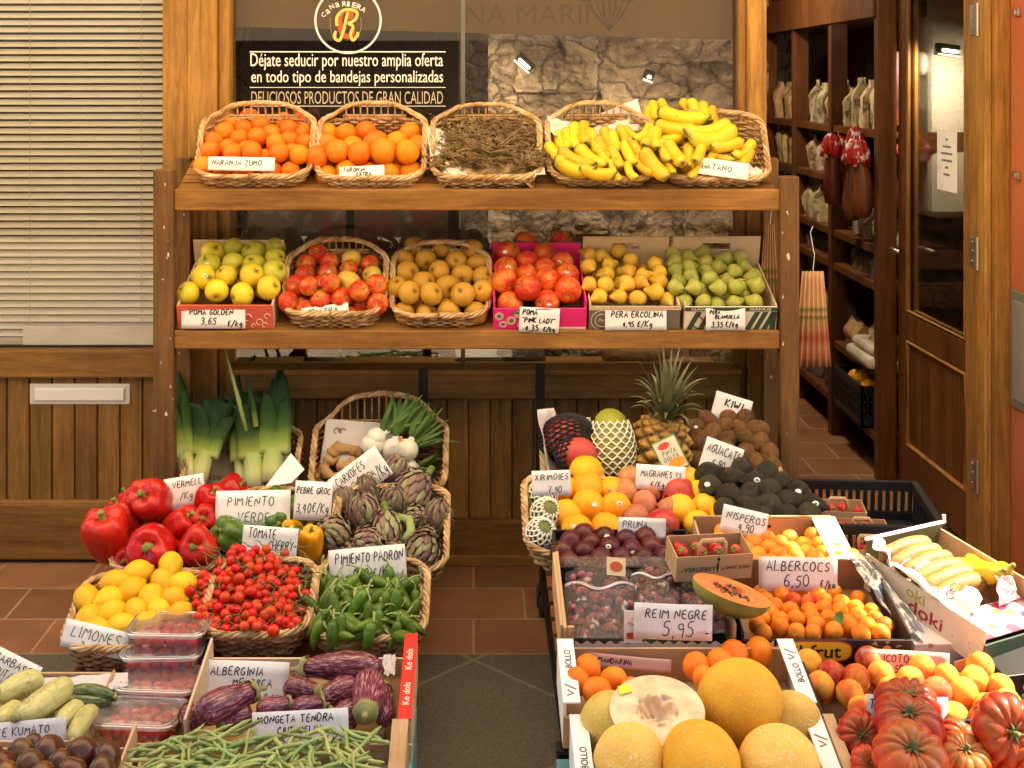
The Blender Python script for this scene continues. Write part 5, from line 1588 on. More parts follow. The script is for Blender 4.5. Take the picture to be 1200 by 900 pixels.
def stick(items, picks, r=.0075):
    """small paper fruit stickers: parts of the fruit they are glued to"""
    for k, (i, dx, dz) in enumerate(picks):
        if i >= len(items): continue
        o = items[i]['o']
        M = Matrix.LocRotScale(o.location, o.rotation_euler, o.scale)
        Mi = M.inverted()
        d = (Mi.to_3x3() @ tocam(o.location, dx, dz)).normalized()
        t = BVHTree.FromPolygons([v.co for v in o.data.vertices], [tuple(p.vertices) for p in o.data.polygons])
        h, nrm, _, _ = t.ray_cast(d * 3, -d)
        if h is None: continue
        wn_ = (Mi.to_3x3().transposed() @ nrm).normalized()
        q = MB(); q.lathe([(0, .0012), (r * .5, .0010), (r, .0), (r, -.0008), (0, -.0008)], 12); q.v = [(x, y * .78, z) for x, y, z in q.v]
        if k % 2: q.lathe([(0, .0016), (r * .5, .0014), (r * .55, .0009), (0, .0009)], 10, mi=1); q.v[-40:] = [(x, y * .7, z) for x, y, z in q.v[-40:]]
        s_ = q.build('sticker', [STK[0], STK[1 + k % 2]], o)
        W = Matrix.Translation(M @ h + wn_ * .0012) @ wn_.to_track_quat('Z', 'Y').to_matrix().to_4x4()
        s_.matrix_local = Mi @ W

# ------------------------------------------------------------------ rack, upper shelf
YS, YB = RY + .03, 222
HB, AR = .142, .044
basket('wicker basket of small oranges, first on the upper shelf from the left', 227, 361, 204, YB, YS, .275, HB, AR)
basket('wicker basket of large oranges, second on the upper shelf from the left', 369, 496, 206, YB, YS, .275, HB, AR)
basket('wicker basket heaped with dried thyme in the middle of the upper shelf', 506, 634, 205, YB, YS, .275, HB, AR - .005)
basket('wicker basket with paper liner under the main banana heap', 645, 768, 207, YB, YS, .275, HB, AR)
basket('wicker basket of bananas at the right end of the upper shelf', 781, 905, 206, YB, YS, .275, HB, AR - .03, yaw=0)
PLU = Plane(196, YS + .02, 143, YS + .235)
heap('orange', [[(272, 148), (292, 142), (304, 149), (332, 146), (353, 141)], [(263, 156), (285, 153), (314, 158), (329, 156), (352, 157)], [(255, 166), (282, 164), (308, 161), (335, 166), (350, 170)],
 [(264, 173), (292, 172), (323, 174), (341, 179)], [(249, 179), (278, 181), (300, 180), (314, 178), (327, 185), (345, 183)], [(242, 190), (260, 194), (285, 194), (320, 192), (340, 195)]],
 PLU, .066, 'small orange', 'the NARANJA ZUMO basket', 'orange', 'small oranges in the first basket', ymin=YS + .036)
heap('orange', [[(388, 159), (406, 161), (428, 158), (478, 159)], [(381, 172), (418, 171), (446, 168, 32), (460, 167), (481, 173)], [(378, 186), (398, 184), (420, 182), (446, 185, 33), (474, 184)], [(384, 199), (407, 197), (430, 198), (450, 198), (472, 197, 33)]],
 PLU, .076, 'large orange', 'the TARONJA basket', 'orange', 'large oranges in the second basket', ymin=YS + .05)
# dried thyme
THY = mat('dried_thyme', [(.3, (.10, .07, .022)), (.5, (.25, .16, .065)), (.7, (.46, .33, .16))], 25, rough=.9, rnd=.2)
q = MB()
r = random.Random(3)
for i in range(1000):
    u, v = r.uniform(0, 1), r.uniform(0, 1)
    edge = 1 - .9 * (2 * u - 1) ** 4
    p = PLU.at(510 + 122 * u, 196 - v * (60 if .12 < u < .88 else 40), (r.uniform(-.02, .015) + .050 * sin(pi * u) * sin(pi * min(1, v * 1.1))) * edge)
    a = r.gauss(0, .6) + (pi if r.random() < .5 else 0); L = r.uniform(.02, .075)
    d = Vector((cos(a), sin(a) * .7, sin(a) * .55 + r.uniform(-.15, .5))) * L
    m = p + d * .5 + Vector((r.uniform(-1, 1), r.uniform(-1, 1), r.uniform(-.5, 1))) * .006
    q.tube([p, m, p + d], [r.uniform(.0011, .0022), .0016, .0006], 3)
    for k in range(5):
        t = r.uniform(.15, 1); c = p + d * t
        e = Vector((r.uniform(-1, 1), r.uniform(-1, 1), r.uniform(-.4, 1))) * .007
        q.tube([c, c + e], [.0028, .0007], 3)
o = q.build('dried_thyme', THY); tag(o, 'brown dried thyme heaped in the middle basket', 'herb', kind='stuff')
b = MB()
def bed(u, v):
    p = PLU.at(515 + 112 * u, 207 - v * 62, -.018 + .035 * sin(pi * u) * sin(pi * min(1, v * 1.1)) + .012 * mnoise.noise(Vector((u * 9, v * 7, 2))))
    return p + Vector((0, 0, -.05 * (2 * abs(u - .5)) ** 4 - .04 * max(0, v - .7) * 3))
b.surf(bed, 40, 24, False); bo = b.build('thyme_bed', THY, None, True); tag(bo, 'matted dried thyme filling the bottom of the middle basket', 'herb', kind='stuff')
paper_sheet('white paper liner corner standing at the left rim of thyme basket', [PLU.at(505, 190), PLU.at(527, 172, .01), PLU.at(522, 155, .02), P(499, 146, YS + .14)], 5)
paper_sheet('white paper liner folded over the front left rim of the thyme basket', [P(518, 207, YS - .006), P(548, 205, YS - .004), P(540, 197, YS + .03), P(522, 189, YS + .05)], 6)
paper_sheet('white paper liner corner at the front right rim of thyme basket', [P(620, 207, YS - .006), P(639, 204, YS - .004), P(638, 196, YS + .04), P(628, 202, YS + .03)], 7)
# bananas: bunches of separate fingers; (x, y, image angle of the tip deg from straight down, length px, roll)
PLB = Plane(200, YS + .015, 140, YS + .235)
def bunch(label, fingers, lift=.0, group='banana bunches on the upper shelf'):
    c = PLB.at(sum(f[0] for f in fingers) / len(fingers), sum(f[1] for f in fingers) / len(fingers))
    t = thing('banana_bunch', label, 'bananas', c, group=group)
    for f in fingers:
        x, y, ang, L = f[:4]
        dl = f[4] if len(f) > 4 else .012
        p = PLB.at(x, y, dl + lift)
        s = S(p.y)
        a = R(ang)
        ax = Vector((sin(a), 0, 0)) + Vector((0, -cos(PLB.ang), -sin(PLB.ang))) * cos(a)      # towards the tip, in the heap plane
        ax += PLB.n * rng.uniform(-.15, .1)
        ax.normalize()
        up = PLB.n
        X = -(up - ax * up.dot(ax)).normalized()            # belly of the curve away from the heap
        Yv = ax.cross(X)
        M = Matrix((X, Yv, ax)).transposed()
        o = copy_tree(rng.choice(PROTO['banana']), t)
        o.name = 'banana'
        o.location = p - c
        k = L / s * 1.25
        o.rotation_euler = (M @ Matrix.Rotation(rng.uniform(-.5, .5), 3, 'Z')).to_euler()
        o.scale = (k * 1.25, k * 1.25, k)
        if 'label' in o: del o['label']
    return t
zb3 = lambda L: [(640 + x / 4.286, 110 + y / 4.286, a, l) + tuple(e) for x, y, a, l, *e in L]
bunch('banana bunch with green tipped fingers standing at the left end of the heap', zb3([(70, 255, 8, 33), (105, 240, 0, 33), (138, 225, -2, 38), (190, 215, 0, 40), (248, 255, 12, 38)]))
bunch('banana bunch with fingers pointing down right at the lower left of the heap', zb3([(150, 340, 52, 44, .03), (140, 385, 66, 44, .03), (228, 335, 38, 44, .02), (260, 405, 80, 38, .03), (50, 310, 30, 34), (205, 395, 70, 34, .005)]))
bunch('banana bunch with fingers pointing straight down in the middle of heap', zb3([(310, 240, 15, 36), (290, 290, 20, 36), (350, 260, 8, 34), (355, 330, 12, 34, .03), (415, 310, 14, 36, .03), (345, 405, 20, 28, .02), (422, 400, 18, 28, .02), (395, 225, 10, 34), (300, 335, 30, 28, .02)]))
bunch('banana bunch with brown stub and fingers fanning down at the centre right', zb3([(460, 285, 28, 32, .04), (495, 375, 35, 34, .03), (550, 375, 30, 46, .045), (440, 215, 40, 30)]))
bunch('yellow banana bunch whose fingers curve down from one brown crown', zb3([(490, 215, -38, 36, .05), (515, 230, -22, 36, .055), (548, 235, -6, 36, .055)]))
bunch('banana bunch with three short fingers at the front between both baskets', zb3([(595, 300, 6, 34, .05), (655, 315, 16, 42, .06), (625, 375, 8, 26, .03), (765, 310, -22, 34, .06), (715, 330, -6, 34, .04), (745, 390, -30, 28, .02)]))
bunch('banana bunch lying sideways at the top with curved green edged fingers', zb3([(690, 130, 78, 52, .05), (660, 185, 76, 46, .05), (515, 130, 6, 30, .02), (548, 100, 6, 32, .04), (600, 85, 20, 30, .02), (640, 230, -60, 36, .03)]))
bunch('banana bunch standing upright at the very top of the heap', zb3([(765, 105, 14, 38, .03), (800, 110, 8, 34, .04), (838, 130, 2, 32, .03), (735, 85, 40, 34, .02)]))
bunch('banana bunch lying across the right basket with long pale fingers', zb3([(810, 200, -76, 50, .06), (830, 240, -72, 58, .06), (895, 265, -72, 38, .05), (760, 265, -75, 36, .02)]))
bunch('small banana bunch with black stalk at the right rim of heap', zb3([(985, 295, -48, 36, .02), (1005, 330, -30, 30, .01), (880, 325, 60, 28, .02), (820, 335, -30, 30, .02), (950, 355, 70, 30, .0)]))
bunch('bananas half hidden low between the two banana baskets', zb3([(620, 350, 10, 36, -.01), (700, 380, 10, 36, -.01), (560, 300, 10, 36, -.02), (700, 290, 30, 36, -.02), (480, 330, 10, 36, -.02), (240, 380, 30, 36, -.02), (760, 200, 20, 36, -.02), (860, 330, 20, 36, -.03)]), lift=-.01)
paper_sheet('white liner paper with red emblem standing behind the bananas', [P(698, 162, YS + .20), P(757, 152, YS + .19), P(747, 116, YS + .235), P(690, 138, YS + .235)], 11, [(.35, .55)], amp=.006)
paper_sheet('white liner paper hanging over the left rim of the banana basket', [P(648, 160, YS + .10), P(668, 165, YS + .16), P(670, 145, YS + .22), P(641, 136, YS + .16)], 12)
paper_sheet('white liner paper peeping out behind the right banana basket', [P(845, 170, YS + .22), P(864, 172, YS + .22), P(860, 145, YS + .235), P(842, 150, YS + .235)], 13)
paper_sheet('white liner paper lying flat under the right front banana rim', [P(868, 203, YS + .02), P(890, 207, YS + .01), P(894, 200, YS + .06), P(876, 192, YS + .06)], 14)

# ------------------------------------------------------------------ rack, lower shelf
YB2 = 388
def box2(label, x0, x1, ytop, mats, hbk, hole, side=.085): return crate(label, x0, x1, ytop, YB2 - 1, YS, .285, side, hbk, mats, TILT, 'fruit_box', hole, 'fruit box')
PALEIN = mat('pale_box_inside', [(.3, (.55, .40, .24)), (.7, (.62, .46, .28))], 5, rough=.7, rnd=0, hue=0)
bx = box2('red cardboard box of golden apples with paper price card', 209, 321, 356, (REDCARD, PALEIN, PALEIN, KRAFT_D), .165, True)
w, hf = bx['_w'], bx['_hf']
b = MB()
for (a, c, rr) in ((.07, .045, .012), (.105, .03, .010), (.055, .02, .008), (.13, .05, .009), (.12, .02, .008), (.085, .018, .006)):
    b.tube([(a + rr * cos(k * pi / 6), -.002, c + rr * sin(k * pi / 6)) for k in range(10)], .0012, 4)
b.build('apple_print', CREAMCARD, bx)
basket('wicker basket of red apples on the lower shelf', 330, 449, 364, YB2, YS, .275, HB, AR - .005, kind=1)
basket('wicker basket of russet apples on the lower shelf', 458, 573, 366, YB2, YS, .275, HB, AR - .015, kind=1)
bx = box2('bright pink box of red apples with rounded pink rim', 578, 687, 360, (PINKCARD, PINKCARD, PINKCARD, KRAFT_D), .155, False, .10)
w, hf = bx['_w'], bx['_hf']
b = MB()
for (a, c, rr) in ((.018, .050, .014), (.03, .022, .012), (.055, .035, .015), (.085, .02, .012), (.075, .055, .012)):
    b.lathe([(0, 0), (rr, 0), (rr, .0004), (0, .0004)], 14); n_ = len(b.v) - 56
    b.v[n_:] = [(-w / 2 + a + x, -.0016 - zz, c + y) for x, y, zz in b.v[n_:]]
b.build('dot_print', plain('print_rose', (.80, .35, .40), .5), bx)
b = MB()
for (a, c, rr) in ((.018, .050, .007), (.03, .022, .006), (.055, .035, .007)):
    b.lathe([(0, 0), (rr, 0), (rr, .0004), (0, .0004)], 12); n_ = len(b.v) - 48
    b.v[n_:] = [(-w / 2 + a + x, -.0024 - zz, c + y) for x, y, zz in b.v[n_:]]
b.box(-w / 2 + .062, -w / 2 + .092, -.0026, -.002, .058, .066)
b.build('leaf_print', plain('print_leaf', (.05, .25, .06), .5), bx)
strip(bx, plain('print_pale', (.80, .55, .52), .5), w / 2 - .11, w / 2 - .002, .002, .012, name='printed_band')
ftext('Apple', .018, .006, CREAMCARD, bx, Matrix.Translation((w / 2 - .06, -.0018, .004))) if False else None
bx = box2('wooden box with grey printed front full of yellow pears', 690, 796, 357, (GREYCARD, PALEIN, PALEIN, KRAFT_D), .178, True)
w, hf = bx['_w'], bx['_hf']
strip(bx, PALEIN, -w / 2 - .001, w / 2 + .001, hf - .012, hf, y=-.003, name='front_top_slat', th=.003)
q = MB()
for rr in (.022, .034): q.tube([(-w / 2 + .04 + rr * cos(k * pi / 14), -.0012, .035 + rr * sin(k * pi / 14)) for k in range(28)], .0011, 4, True)
q.build('round_print', CREAMCARD, bx)
ftext('Pera', .026, .012, CREAMCARD, bx, Matrix.Translation((-w / 2 + .028, -.0013, .03)), shear=.3)
bx = box2('box with dark green and cream diagonal stripes full of green pears', 801, 909, 358, (CREAMCARD, PALEIN, PALEIN, KRAFT_D), .178, True)
w, hf = bx['_w'], bx['_hf']
q = MB()
for x in (-.135, -.10, .095, .12, .07, .045, -.06):
    a = max(-w / 2, x)
    q.add([(a, -.0012, .002), (a + .017, -.0012, .002), (min(w / 2, a + .045), -.0012, hf - .016), (min(w / 2, a + .045) - .017, -.0012, hf - .016)], [(0, 1, 2, 3)])
q.box(-w / 2, w / 2, -.0013, -.0005, hf - .014, hf)
q.build('stripe_print', GREENCARD, bx)
for x in (-w / 2 + .02, w / 2 - .085): ftext('GANUS' if x > 0 else 'GANUI', .065, .008, CREAMCARD, bx, Matrix.Translation((x, -.0016, hf - .011)), bold=.02)
q = MB(); q.tube([(-w / 2 + .045 + .016 * cos(k * pi / 9) * (1 - .3 * sin(k * pi / 9)), -.0018, .028 + .02 * sin(k * pi / 9)) for k in range(18)], .0022, 4, True); q.tube([(-w / 2 + .045, -.0018, .05), (-w / 2 + .05, -.0018, .062)], .002, 4); q.build('pear_print', GREENCARD, bx)

PL2 = Plane(343, YS + .015, 296, YS + .22)
ZA = (200, 250, 4.615)
GO_ = heap('golden_apple', [[(240, 225), (342, 203, 'green_gold_apple'), (435, 230, 'green_gold_apple'), (558, 197, 'green_gold_apple')], [(205, 282, 'green_gold_apple'), (332, 280, 'green_gold_apple'), (445, 280, 'green_gold_apple'), (565, 245, 'green_gold_apple')],
 [(165, 350), (300, 338), (437, 338), (555, 315, 'green_gold_apple')], [(100, 420), (245, 418), (388, 425), (527, 405)]], Plane(341, YS + .012, 296, YS + .2), .078,
 {'golden_apple': 'golden yellow apple', 'green_gold_apple': 'greenish golden apple'}, 'the red box', 'apple', 'golden apples in the red box', ZA, 'eye', ymin=YS + .014)
GA_ = heap('red_apple', [[(788, 230), (975, 265, 'yellow_apple'), (1080, 290)], [(735, 285), (855, 270), (965, 318), (1090, 345, 'yellow_apple')], [(718, 338), (843, 335), (958, 390, 32, 'yellow_apple'), (1085, 408)], [(690, 397), (832, 387), (880, 432), (1020, 450), (1085, 480)], [(655, 480), (762, 437), (805, 480), (915, 470), (1000, 492)], [(710, 510), (850, 510), (940, 510)]],
 Plane(350, YS + .012, 298, YS + .215), .066, {'red_apple': 'red streaked apple', 'yellow_apple': 'pale yellow apple'}, 'the POMA GALA basket', 'apple', 'red apples in the wicker basket', ZA, 'eye', ymin=YS + .014)
ZB = (450, 250, 4.615)
heap('russet_apple', [[(160, 200), (315, 192), (480, 212)], [(122, 268), (218, 252), (392, 265), (508, 280)], [(130, 330), (300, 318), (425, 358), (505, 350)], [(100, 395), (203, 378, 30), (348, 412, 32), (495, 432)], [(130, 460), (250, 468), (445, 473)], [(118, 508), (243, 512), (366, 515), (480, 512)]],
 Plane(356, YS + .012, 296, YS + .215), .074, 'brown gold russet apple', 'the dark wicker basket', 'apple', 'russet apples in the wicker basket', ZB, 'eye', ymin=YS + .014)
PK_ = heap('pink_red_apple', [[(765, 163), (960, 160)], [(668, 215), (862, 222), (965, 268)], [(660, 303), (775, 265), (865, 305)], [(660, 395), (775, 335), (880, 390), (985, 340)], [(685, 467), (783, 411, 32), (890, 468), (990, 411, 32)]],
 Plane(345, YS + .012, 296, YS + .215), .078, 'shiny pinkish red apple', 'the bright pink box', 'apple', 'pink red apples in the pink box', ZB, 'eye', ymin=YS + .014)
ZC = (660, 250, 4.444)
stick(PK_, [(2, -.2, .1), (5, .2, .2), (9, .1, .0), (11, .0, .3), (14, .1, -.2), (4, -.3, .1)])
stick(GO_, [(4, -.2, .1), (8, .2, .1)]); stick(GA_, [(8, .2, .1), (12, -.2, .1)])
heap('yellow_pear', [[(130, 215), (200, 225), (285, 195)], [(135, 280), (245, 265), (350, 240), (485, 265)], [(220, 318), (355, 310), (425, 325), (485, 318)], [(140, 380), (215, 375), (330, 378), (415, 370), (487, 368)], [(185, 435), (300, 437), (410, 437), (490, 415), (530, 450)]],
 Plane(342, YS + .012, 296, YS + .215), .056, 'yellow pear', 'the grey fronted box', 'pear', 'yellow pears in the grey fronted box', ZC, 'flat', ymin=YS + .008)
heap('green_pear', [[(580, 225), (660, 247), (722, 207), (840, 240), (920, 242)], [(585, 265), (668, 290), (745, 262), (815, 287), (935, 290)], [(592, 305), (675, 335), (740, 318), (880, 305), (965, 340)], [(600, 350), (712, 375), (760, 355), (835, 355), (920, 360)], [(625, 398), (690, 402), (808, 415), (897, 402), (985, 400)], [(640, 450), (725, 435), (825, 455), (895, 445), (998, 438)]],
 Plane(346, YS + .012, 297, YS + .215), .058, 'green pear', 'the diagonal striped box', 'pear', 'green pears in the striped box', ZC, 'flat', ymin=YS + .008)
paper_sheet('white card standing at the back of the russet apple basket', [P(500, 288, YS + .225), P(556, 288, YS + .225), P(556, 281, YS + .24), P(500, 281, YS + .24)], 21, amp=.003)
paper_sheet('white paper at the back right of the red apple basket', [P(425, 312, YS + .20), P(447, 314, YS + .20), P(447, 300, YS + .23), P(430, 299, YS + .23)], 22, amp=.003)

# cards of the rack: (text, x0, baseline, height, max width)
YC = YS - .012
card([('NARANJA ZUMO', .06, .38, .40, .86)], 283, 192, 78, 16, YC + .004, 'white price card reading NARANJA ZUMO on the small oranges', roll=1, lean=12, seed=11)
card([('TARONJA', .08, .52, .38, .72), ('EXTRA', .38, .08, .34, .4)], 424, 201, 53, 13, YC + .0, 'white price card reading TARONJA on the large oranges', roll=-3, lean=15, seed=12)
card([('PLATANO', .12, .35, .32, .6)], 843, 197, 68, 20, YC + .0, 'white price card reading PLATANO leaning on the bananas', roll=9, lean=35, seed=13)
card([('POMA GOLDEN', .13, .62, .24, .78), ('3,65', .31, .18, .30, .3), ('€/kg', .72, .1, .28, .24)], 250, 372, 75, 26, YC - .012, 'white price card reading POMA GOLDEN on the red box', lean=0, seed=14)
card([('POMA GALA', .14, .2, .5, .74)], 381, 363, 55, 10, YC + .012, 'narrow white price card reading POMA GALA in the wicker basket', roll=-7, lean=20, seed=15)
card([('POMA', .08, .70, .22, .36), ('"PINK LADY"', .08, .38, .2, .8), ('4,35', .15, .05, .24, .36), ('€/kg', .6, .05, .2, .3)], 632, 375, 47, 29, YC - .012, 'white price card reading POMA PINK LADY on the pink box', roll=3, lean=0, seed=16)
card([('PERA ERCOLINA', .1, .58, .26, .84), ('4,95', .28, .16, .24, .22), ('€/Kg', .52, .16, .26, .24)], 745, 374, 72, 26, YC - .012, 'white price card reading PERA ERCOLINA on the grey fronted box', lean=0, seed=17)
card([('PERA', .1, .74, .16, .3), ('BLANQUILLA', .24, .52, .17, .66), ('3,35', .14, .14, .24, .3), ('€/kg', .5, .16, .22, .34)], 850, 374, 46, 26, YC - .012, 'white price card reading PERA BLANQUILLA on the striped box', lean=0, seed=18)
# ================================================================== STANDS AND FRONT CRATES
stand('dark metal stand on castors with wooden slats under the vegetable baskets', PX(82, -1.2), PX(493, -.99), [(-.10, .235), (-1.24, .150)], 496, 433)
stand('dark metal stand on castors with wooden slats under the exotic fruit baskets', PX(641, -.99), 1.05, [(-.42, .36), (-1.40, .27)], 633, 427)
T8 = 8
# ---- left: leeks and ginger
Y1 = -.44
basket('wicker basket of leeks under the rack', 207, 341, 575, 600, Y1, .30, .13, .03, T8, 1, zb=PZ(600, Y1))
basket('wicker basket of ginger and spring onions under the rack', 361, 521, 572, 600, Y1, .30, .16, .09, T8, 1)
M_LEEKG = mat('leek_leaf', [(.3, (.018, .045, .022)), (.7, (.05, .10, .035))], 2, stretch=(9, 9, .6), rough=.6, rnd=.2, spec=.25, grad=[(0, (.52, .52, .16)), (.14, (.26, .34, .05)), (.32, (.05, .095, .018)), (.5, (.018, .046, .010)), (1, (.014, .036, .010))], gradmix=.85)
M_LEEKW = mat('leek_shank', [(.3, (.58, .60, .32)), (.7, (.70, .70, .46))], 2, stretch=(10, 10, .5), rough=.4, rnd=.06, grad=[(0, (.62, .58, .34)), (.4, (.50, .52, .16)), (1, (.24, .33, .035))], gradmix=.85)
def leek(px0, py0, px1, py1, w, label, leaf, Y=-.30, flare=.25, stump=False):
    """shank from pixel (px0, py0) up to (px1, py1); leaf = height in px of the green fan above it"""
    a = P(px0, py0, Y - .02); c = P(px1, py1, Y + .04)
    d = (c - a).normalized()
    t = thing('leek', label, 'leek', a, (d.to_track_quat('Z', 'Y').to_matrix() @ Matrix.Rotation(R(90), 3, 'Z')).to_euler(), 'leeks in the basket')
    L = (c - a).length; s = S(Y); rr = w / s / 2; H = leaf / s
    q = MB(); q.lathe([(0, 0), (rr * .95, .002), (rr, L * .3), (rr * .98, L * .5), (rr * .98, L * .66), (rr * .9, L * .72), (0, L * .72)], 14)
    q.build('shank', M_LEEKW, t, True)
    q = MB()
    n = 5
    X = t.rotation_euler.to_matrix().inverted() @ Vector((1, 0, 0)); X.z = 0; X.normalize()
    for k in range(n):
        off = (k - (n - 1) / 2) / (n - 1) * 2
        ph = rng.uniform(-.3, .3)
        hl = H * (1 - .25 * abs(off) + rng.uniform(-.12, .08))
        Yx = Vector((-X.y, X.x, 0))
        def g(u, v, off=off, hl=hl, ph=ph, k=k):
            wv = rr * (1.05 - .15 * v) * (1 if stump else max(.05, 1 - max(0, v - .55) ** 1.6 * 2.4))
            side = (u - .5) * 2 * wv
            cx = off * (rr * .55 + flare * hl * v * v)
            return X * (cx + side * cos(ph)) + Yx * (((u - .5) ** 2 * 1.6 - .2) * wv + (k % 2 - .5) * rr * .9 + .03 * v * v * (k % 3 - 1)) + Vector((0, 0, L * .60 + (hl + L * .26) * v * (1 - .12 * abs(off) * v)))
        q.surf(g, 6, 12, False)
    lo_ = q.build('green_leaves', M_LEEKG, t, True)
    m = lo_.modifiers.new('thick', 'SOLIDIFY'); m.thickness = .0015
    return t
leek(222, 562, 216, 520, 20, 'leek with narrow dark leaves, first in the basket beside the rack post', 112, flare=.05)
leek(231, 566, 245, 515, 22, 'leek with broad cut dark leaves fanning out, second in the basket', 62, flare=.34, stump=True)
leek(283, 572, 281, 520, 15, 'thin leek with one long pale shoot rising to the shelf', 95, flare=.05, Y=-.28)
leek(298, 572, 297, 516, 25, 'thick green leek standing in the middle of the basket', 72, flare=.06, stump=True)
leek(318, 566, 322, 510, 25, 'thick leek with tall broad dark leaves at the basket end', 92, flare=.07)
q = MB(); q.tube([P(290, 510, -.27), P(280, 470, -.26), P(268, 425, -.25), P(263, 405, -.24)], [.008, .007, .004, .002], 6); o = q.build('leek_shoot', M_BEAN, smooth=True); tag(o, 'long pale green flower shoot rising from the thin leek', 'leek')
q = MB(); q.tube([P(300, 500, -.27), P(296, 470, -.26), P(288, 440, -.25)], [.009, .010, .002], 6); o = q.build('leek_shoot', M_LEEKG, smooth=True); tag(o, 'short dark twisted shoot rising from the middle leek', 'leek')
paper_sheet('brown paper sack with printed numbers standing between the leeks', [P(240, 575, -.26), P(284, 575, -.26), P(276, 502, -.16), P(250, 504, -.16)], 31, m=mat('sack_paper', [(.3, (.30, .22, .13)), (.7, (.40, .31, .2))], 5, rough=.8), amp=.01, name='paper_sack')
ftext('(200)', 17 / S(-.2), 7 / S(-.2), INK, bpy.data.objects['paper_sack'], Matrix.Translation(P(252, 531, -.20) - bpy.data.objects['paper_sack'].location + Vector((0, -.022, 0))))
ftext('(200)', 19 / S(-.2), 7 / S(-.2), INK, bpy.data.objects['paper_sack'], Matrix.Translation(P(250, 558, -.20) - bpy.data.objects['paper_sack'].location + Vector((0, -.05, 0))))
paper_sheet('white paper lining the right end of the leek basket', [P(330, 560, -.30), P(342, 545, -.22), P(338, 500, -.16), P(330, 505, -.2)], 32)
# ginger
GING = mat('ginger_skin', [(.3, (.42, .24, .09)), (.7, (.58, .36, .16))], 5, rough=.7, rnd=.12, bump=.4, bscale=14, bdist=.02)
def ginger(pts, label):
    c = P(*pts[0][0], -.27)
    q = MB()
    for chain in pts:
        w = [P(x, y, -.27 - .03 * (y - 540) / 40) - c for x, y in chain]
        n = []
        for a, b_ in zip(w, w[1:]):
            for k in range(5): n.append(a.lerp(b_, k / 5))
        n.append(w[-1])
        rs = [(.0165 + .0035 * sin(i * 1.1 + chain[0][0])) * (1 if 0 < i < len(n) - 1 else .45) for i in range(len(n))]
        q.tube(n, rs, 10)
    q.v = [tuple(Vector(v_) + Vector((mnoise.noise(Vector(v_) * 55), mnoise.noise(Vector(v_) * 55 + Vector((5, 0, 0))), mnoise.noise(Vector(v_) * 55 + Vector((0, 7, 0))))) * .0065) for v_ in q.v]
    o = q.build('ginger_root', GING, None, True); o.location = c
    tag(o, label, 'ginger', 'ginger roots in the basket')
ginger([[(366, 562), (378, 552), (392, 560)], [(378, 552), (384, 540), (398, 535)]], 'knobbly ginger root at the lower left of its basket')
ginger([[(385, 532), (395, 525), (412, 527), (424, 533)], [(395, 525), (390, 538)]], 'knobbly ginger root highest against the paper')
ginger([[(395, 548), (408, 545), (420, 540)], [(408, 545), (402, 556), (390, 566)]], 'knobbly ginger root in the middle under the others')
ginger([[(398, 566), (412, 558), (424, 548)], [(412, 558), (420, 564)]], 'knobbly ginger root touching the CARXOFES card')
ginger([[(360, 566), (370, 570), (380, 568)], [(370, 570), (368, 560)]], 'small flat ginger root at the front rim')
paper_sheet('white printed paper liner behind the ginger', [P(374, 545, -.275), P(470, 540, -.26), P(466, 497, -.205), P(383, 491, -.205)], 33, [(.2, .75), (.72, .62), (.4, .25)], amp=.012)
# spring onions
M_ONION = mat('onion_bulb', [(.3, (.72, .66, .48)), (.7, (.80, .76, .62))], 2, stretch=(6, 6, .6), rough=.35, rnd=.05, hue=0, coat=.2)
M_ONL = mat('onion_leaf', [(.3, (.05, .11, .018)), (.7, (.12, .20, .04))], 3, rough=.45, rnd=.2)
def onion(px, py, d, tip, label, nl=5, seed=1):
    r = random.Random(seed)
    c = P(px, py, -.30); s = S(-.30); rr = d / s / 1.75
    dr = (P(tip[0], tip[1], -.24) - c); L = dr.length; dr.normalize()
    t = thing('spring_onion', label, 'onion', c, group='spring onions in the ginger basket')
    q = MB(); q.lathe([(0, -rr * .95), (rr * .6, -rr * .8), (rr * .97, -rr * .25), (rr, 0), (rr * .95, rr * .4), (rr * .72, rr * .78), (rr * .3, rr * 1.0), (rr * .24, rr * 1.8), (0, rr * 1.8)], 16)
    q.xf(dr.to_track_quat('Z', 'Y').to_matrix().to_4x4()); q.build('bulb', M_ONION, t, True)
    q = MB(); side = dr.cross(Vector((0, 1, 0))).normalized()
    for k in range(nl):
        o1 = (k - (nl - 1) / 2) / max(1, nl - 1)
        LL = L * r.uniform(.8, 1.05)
        pts = [dr * rr * 1.2, dr * (LL * .4) + side * o1 * LL * .14 + Vector((0, r.uniform(-.01, .01), 0)), dr * (LL * .75) + side * o1 * LL * .36 + Vector((0, r.uniform(-.02, .02), -.0)), dr * LL + side * o1 * LL * .62 + Vector((0, r.uniform(-.02, .02), -.02 * abs(o1)))]
        q.tube(pts, [rr * .22, rr * .3, rr * .26, rr * .05], 6)
    q.build('green_leaves', M_ONL, t, True)
onion(437, 521, 24, (476, 470), 'round white spring onion lying at the left of its bunch', 4, 1)
onion(459, 527, 22, (478, 462), 'white spring onion in the middle with tall upright leaves', 9, 2)
onion(477, 528, 23, (500, 470), 'white spring onion beside the orange tag', 8, 3)
onion(478, 548, 19, (522, 540), 'half hidden spring onion with leaves trailing over the rim', 4, 4)
onion(440, 513, 20, (505, 478), 'spring onion at the back of the bunch', 6, 5)
onion(466, 534, 16, (530, 494), 'spring onion with long leaves reaching far to the side', 6, 6)
b = MB(); b.box(-.022, .022, -.001, .001, -.008, .008); o = b.build('bunch_tag', PAPER); o.location = P(464, 517, -.345); o.rotation_euler = (R(-20), R(-22), 0); tag(o, 'white and orange paper tag wrapped on the spring onions', 'tag')
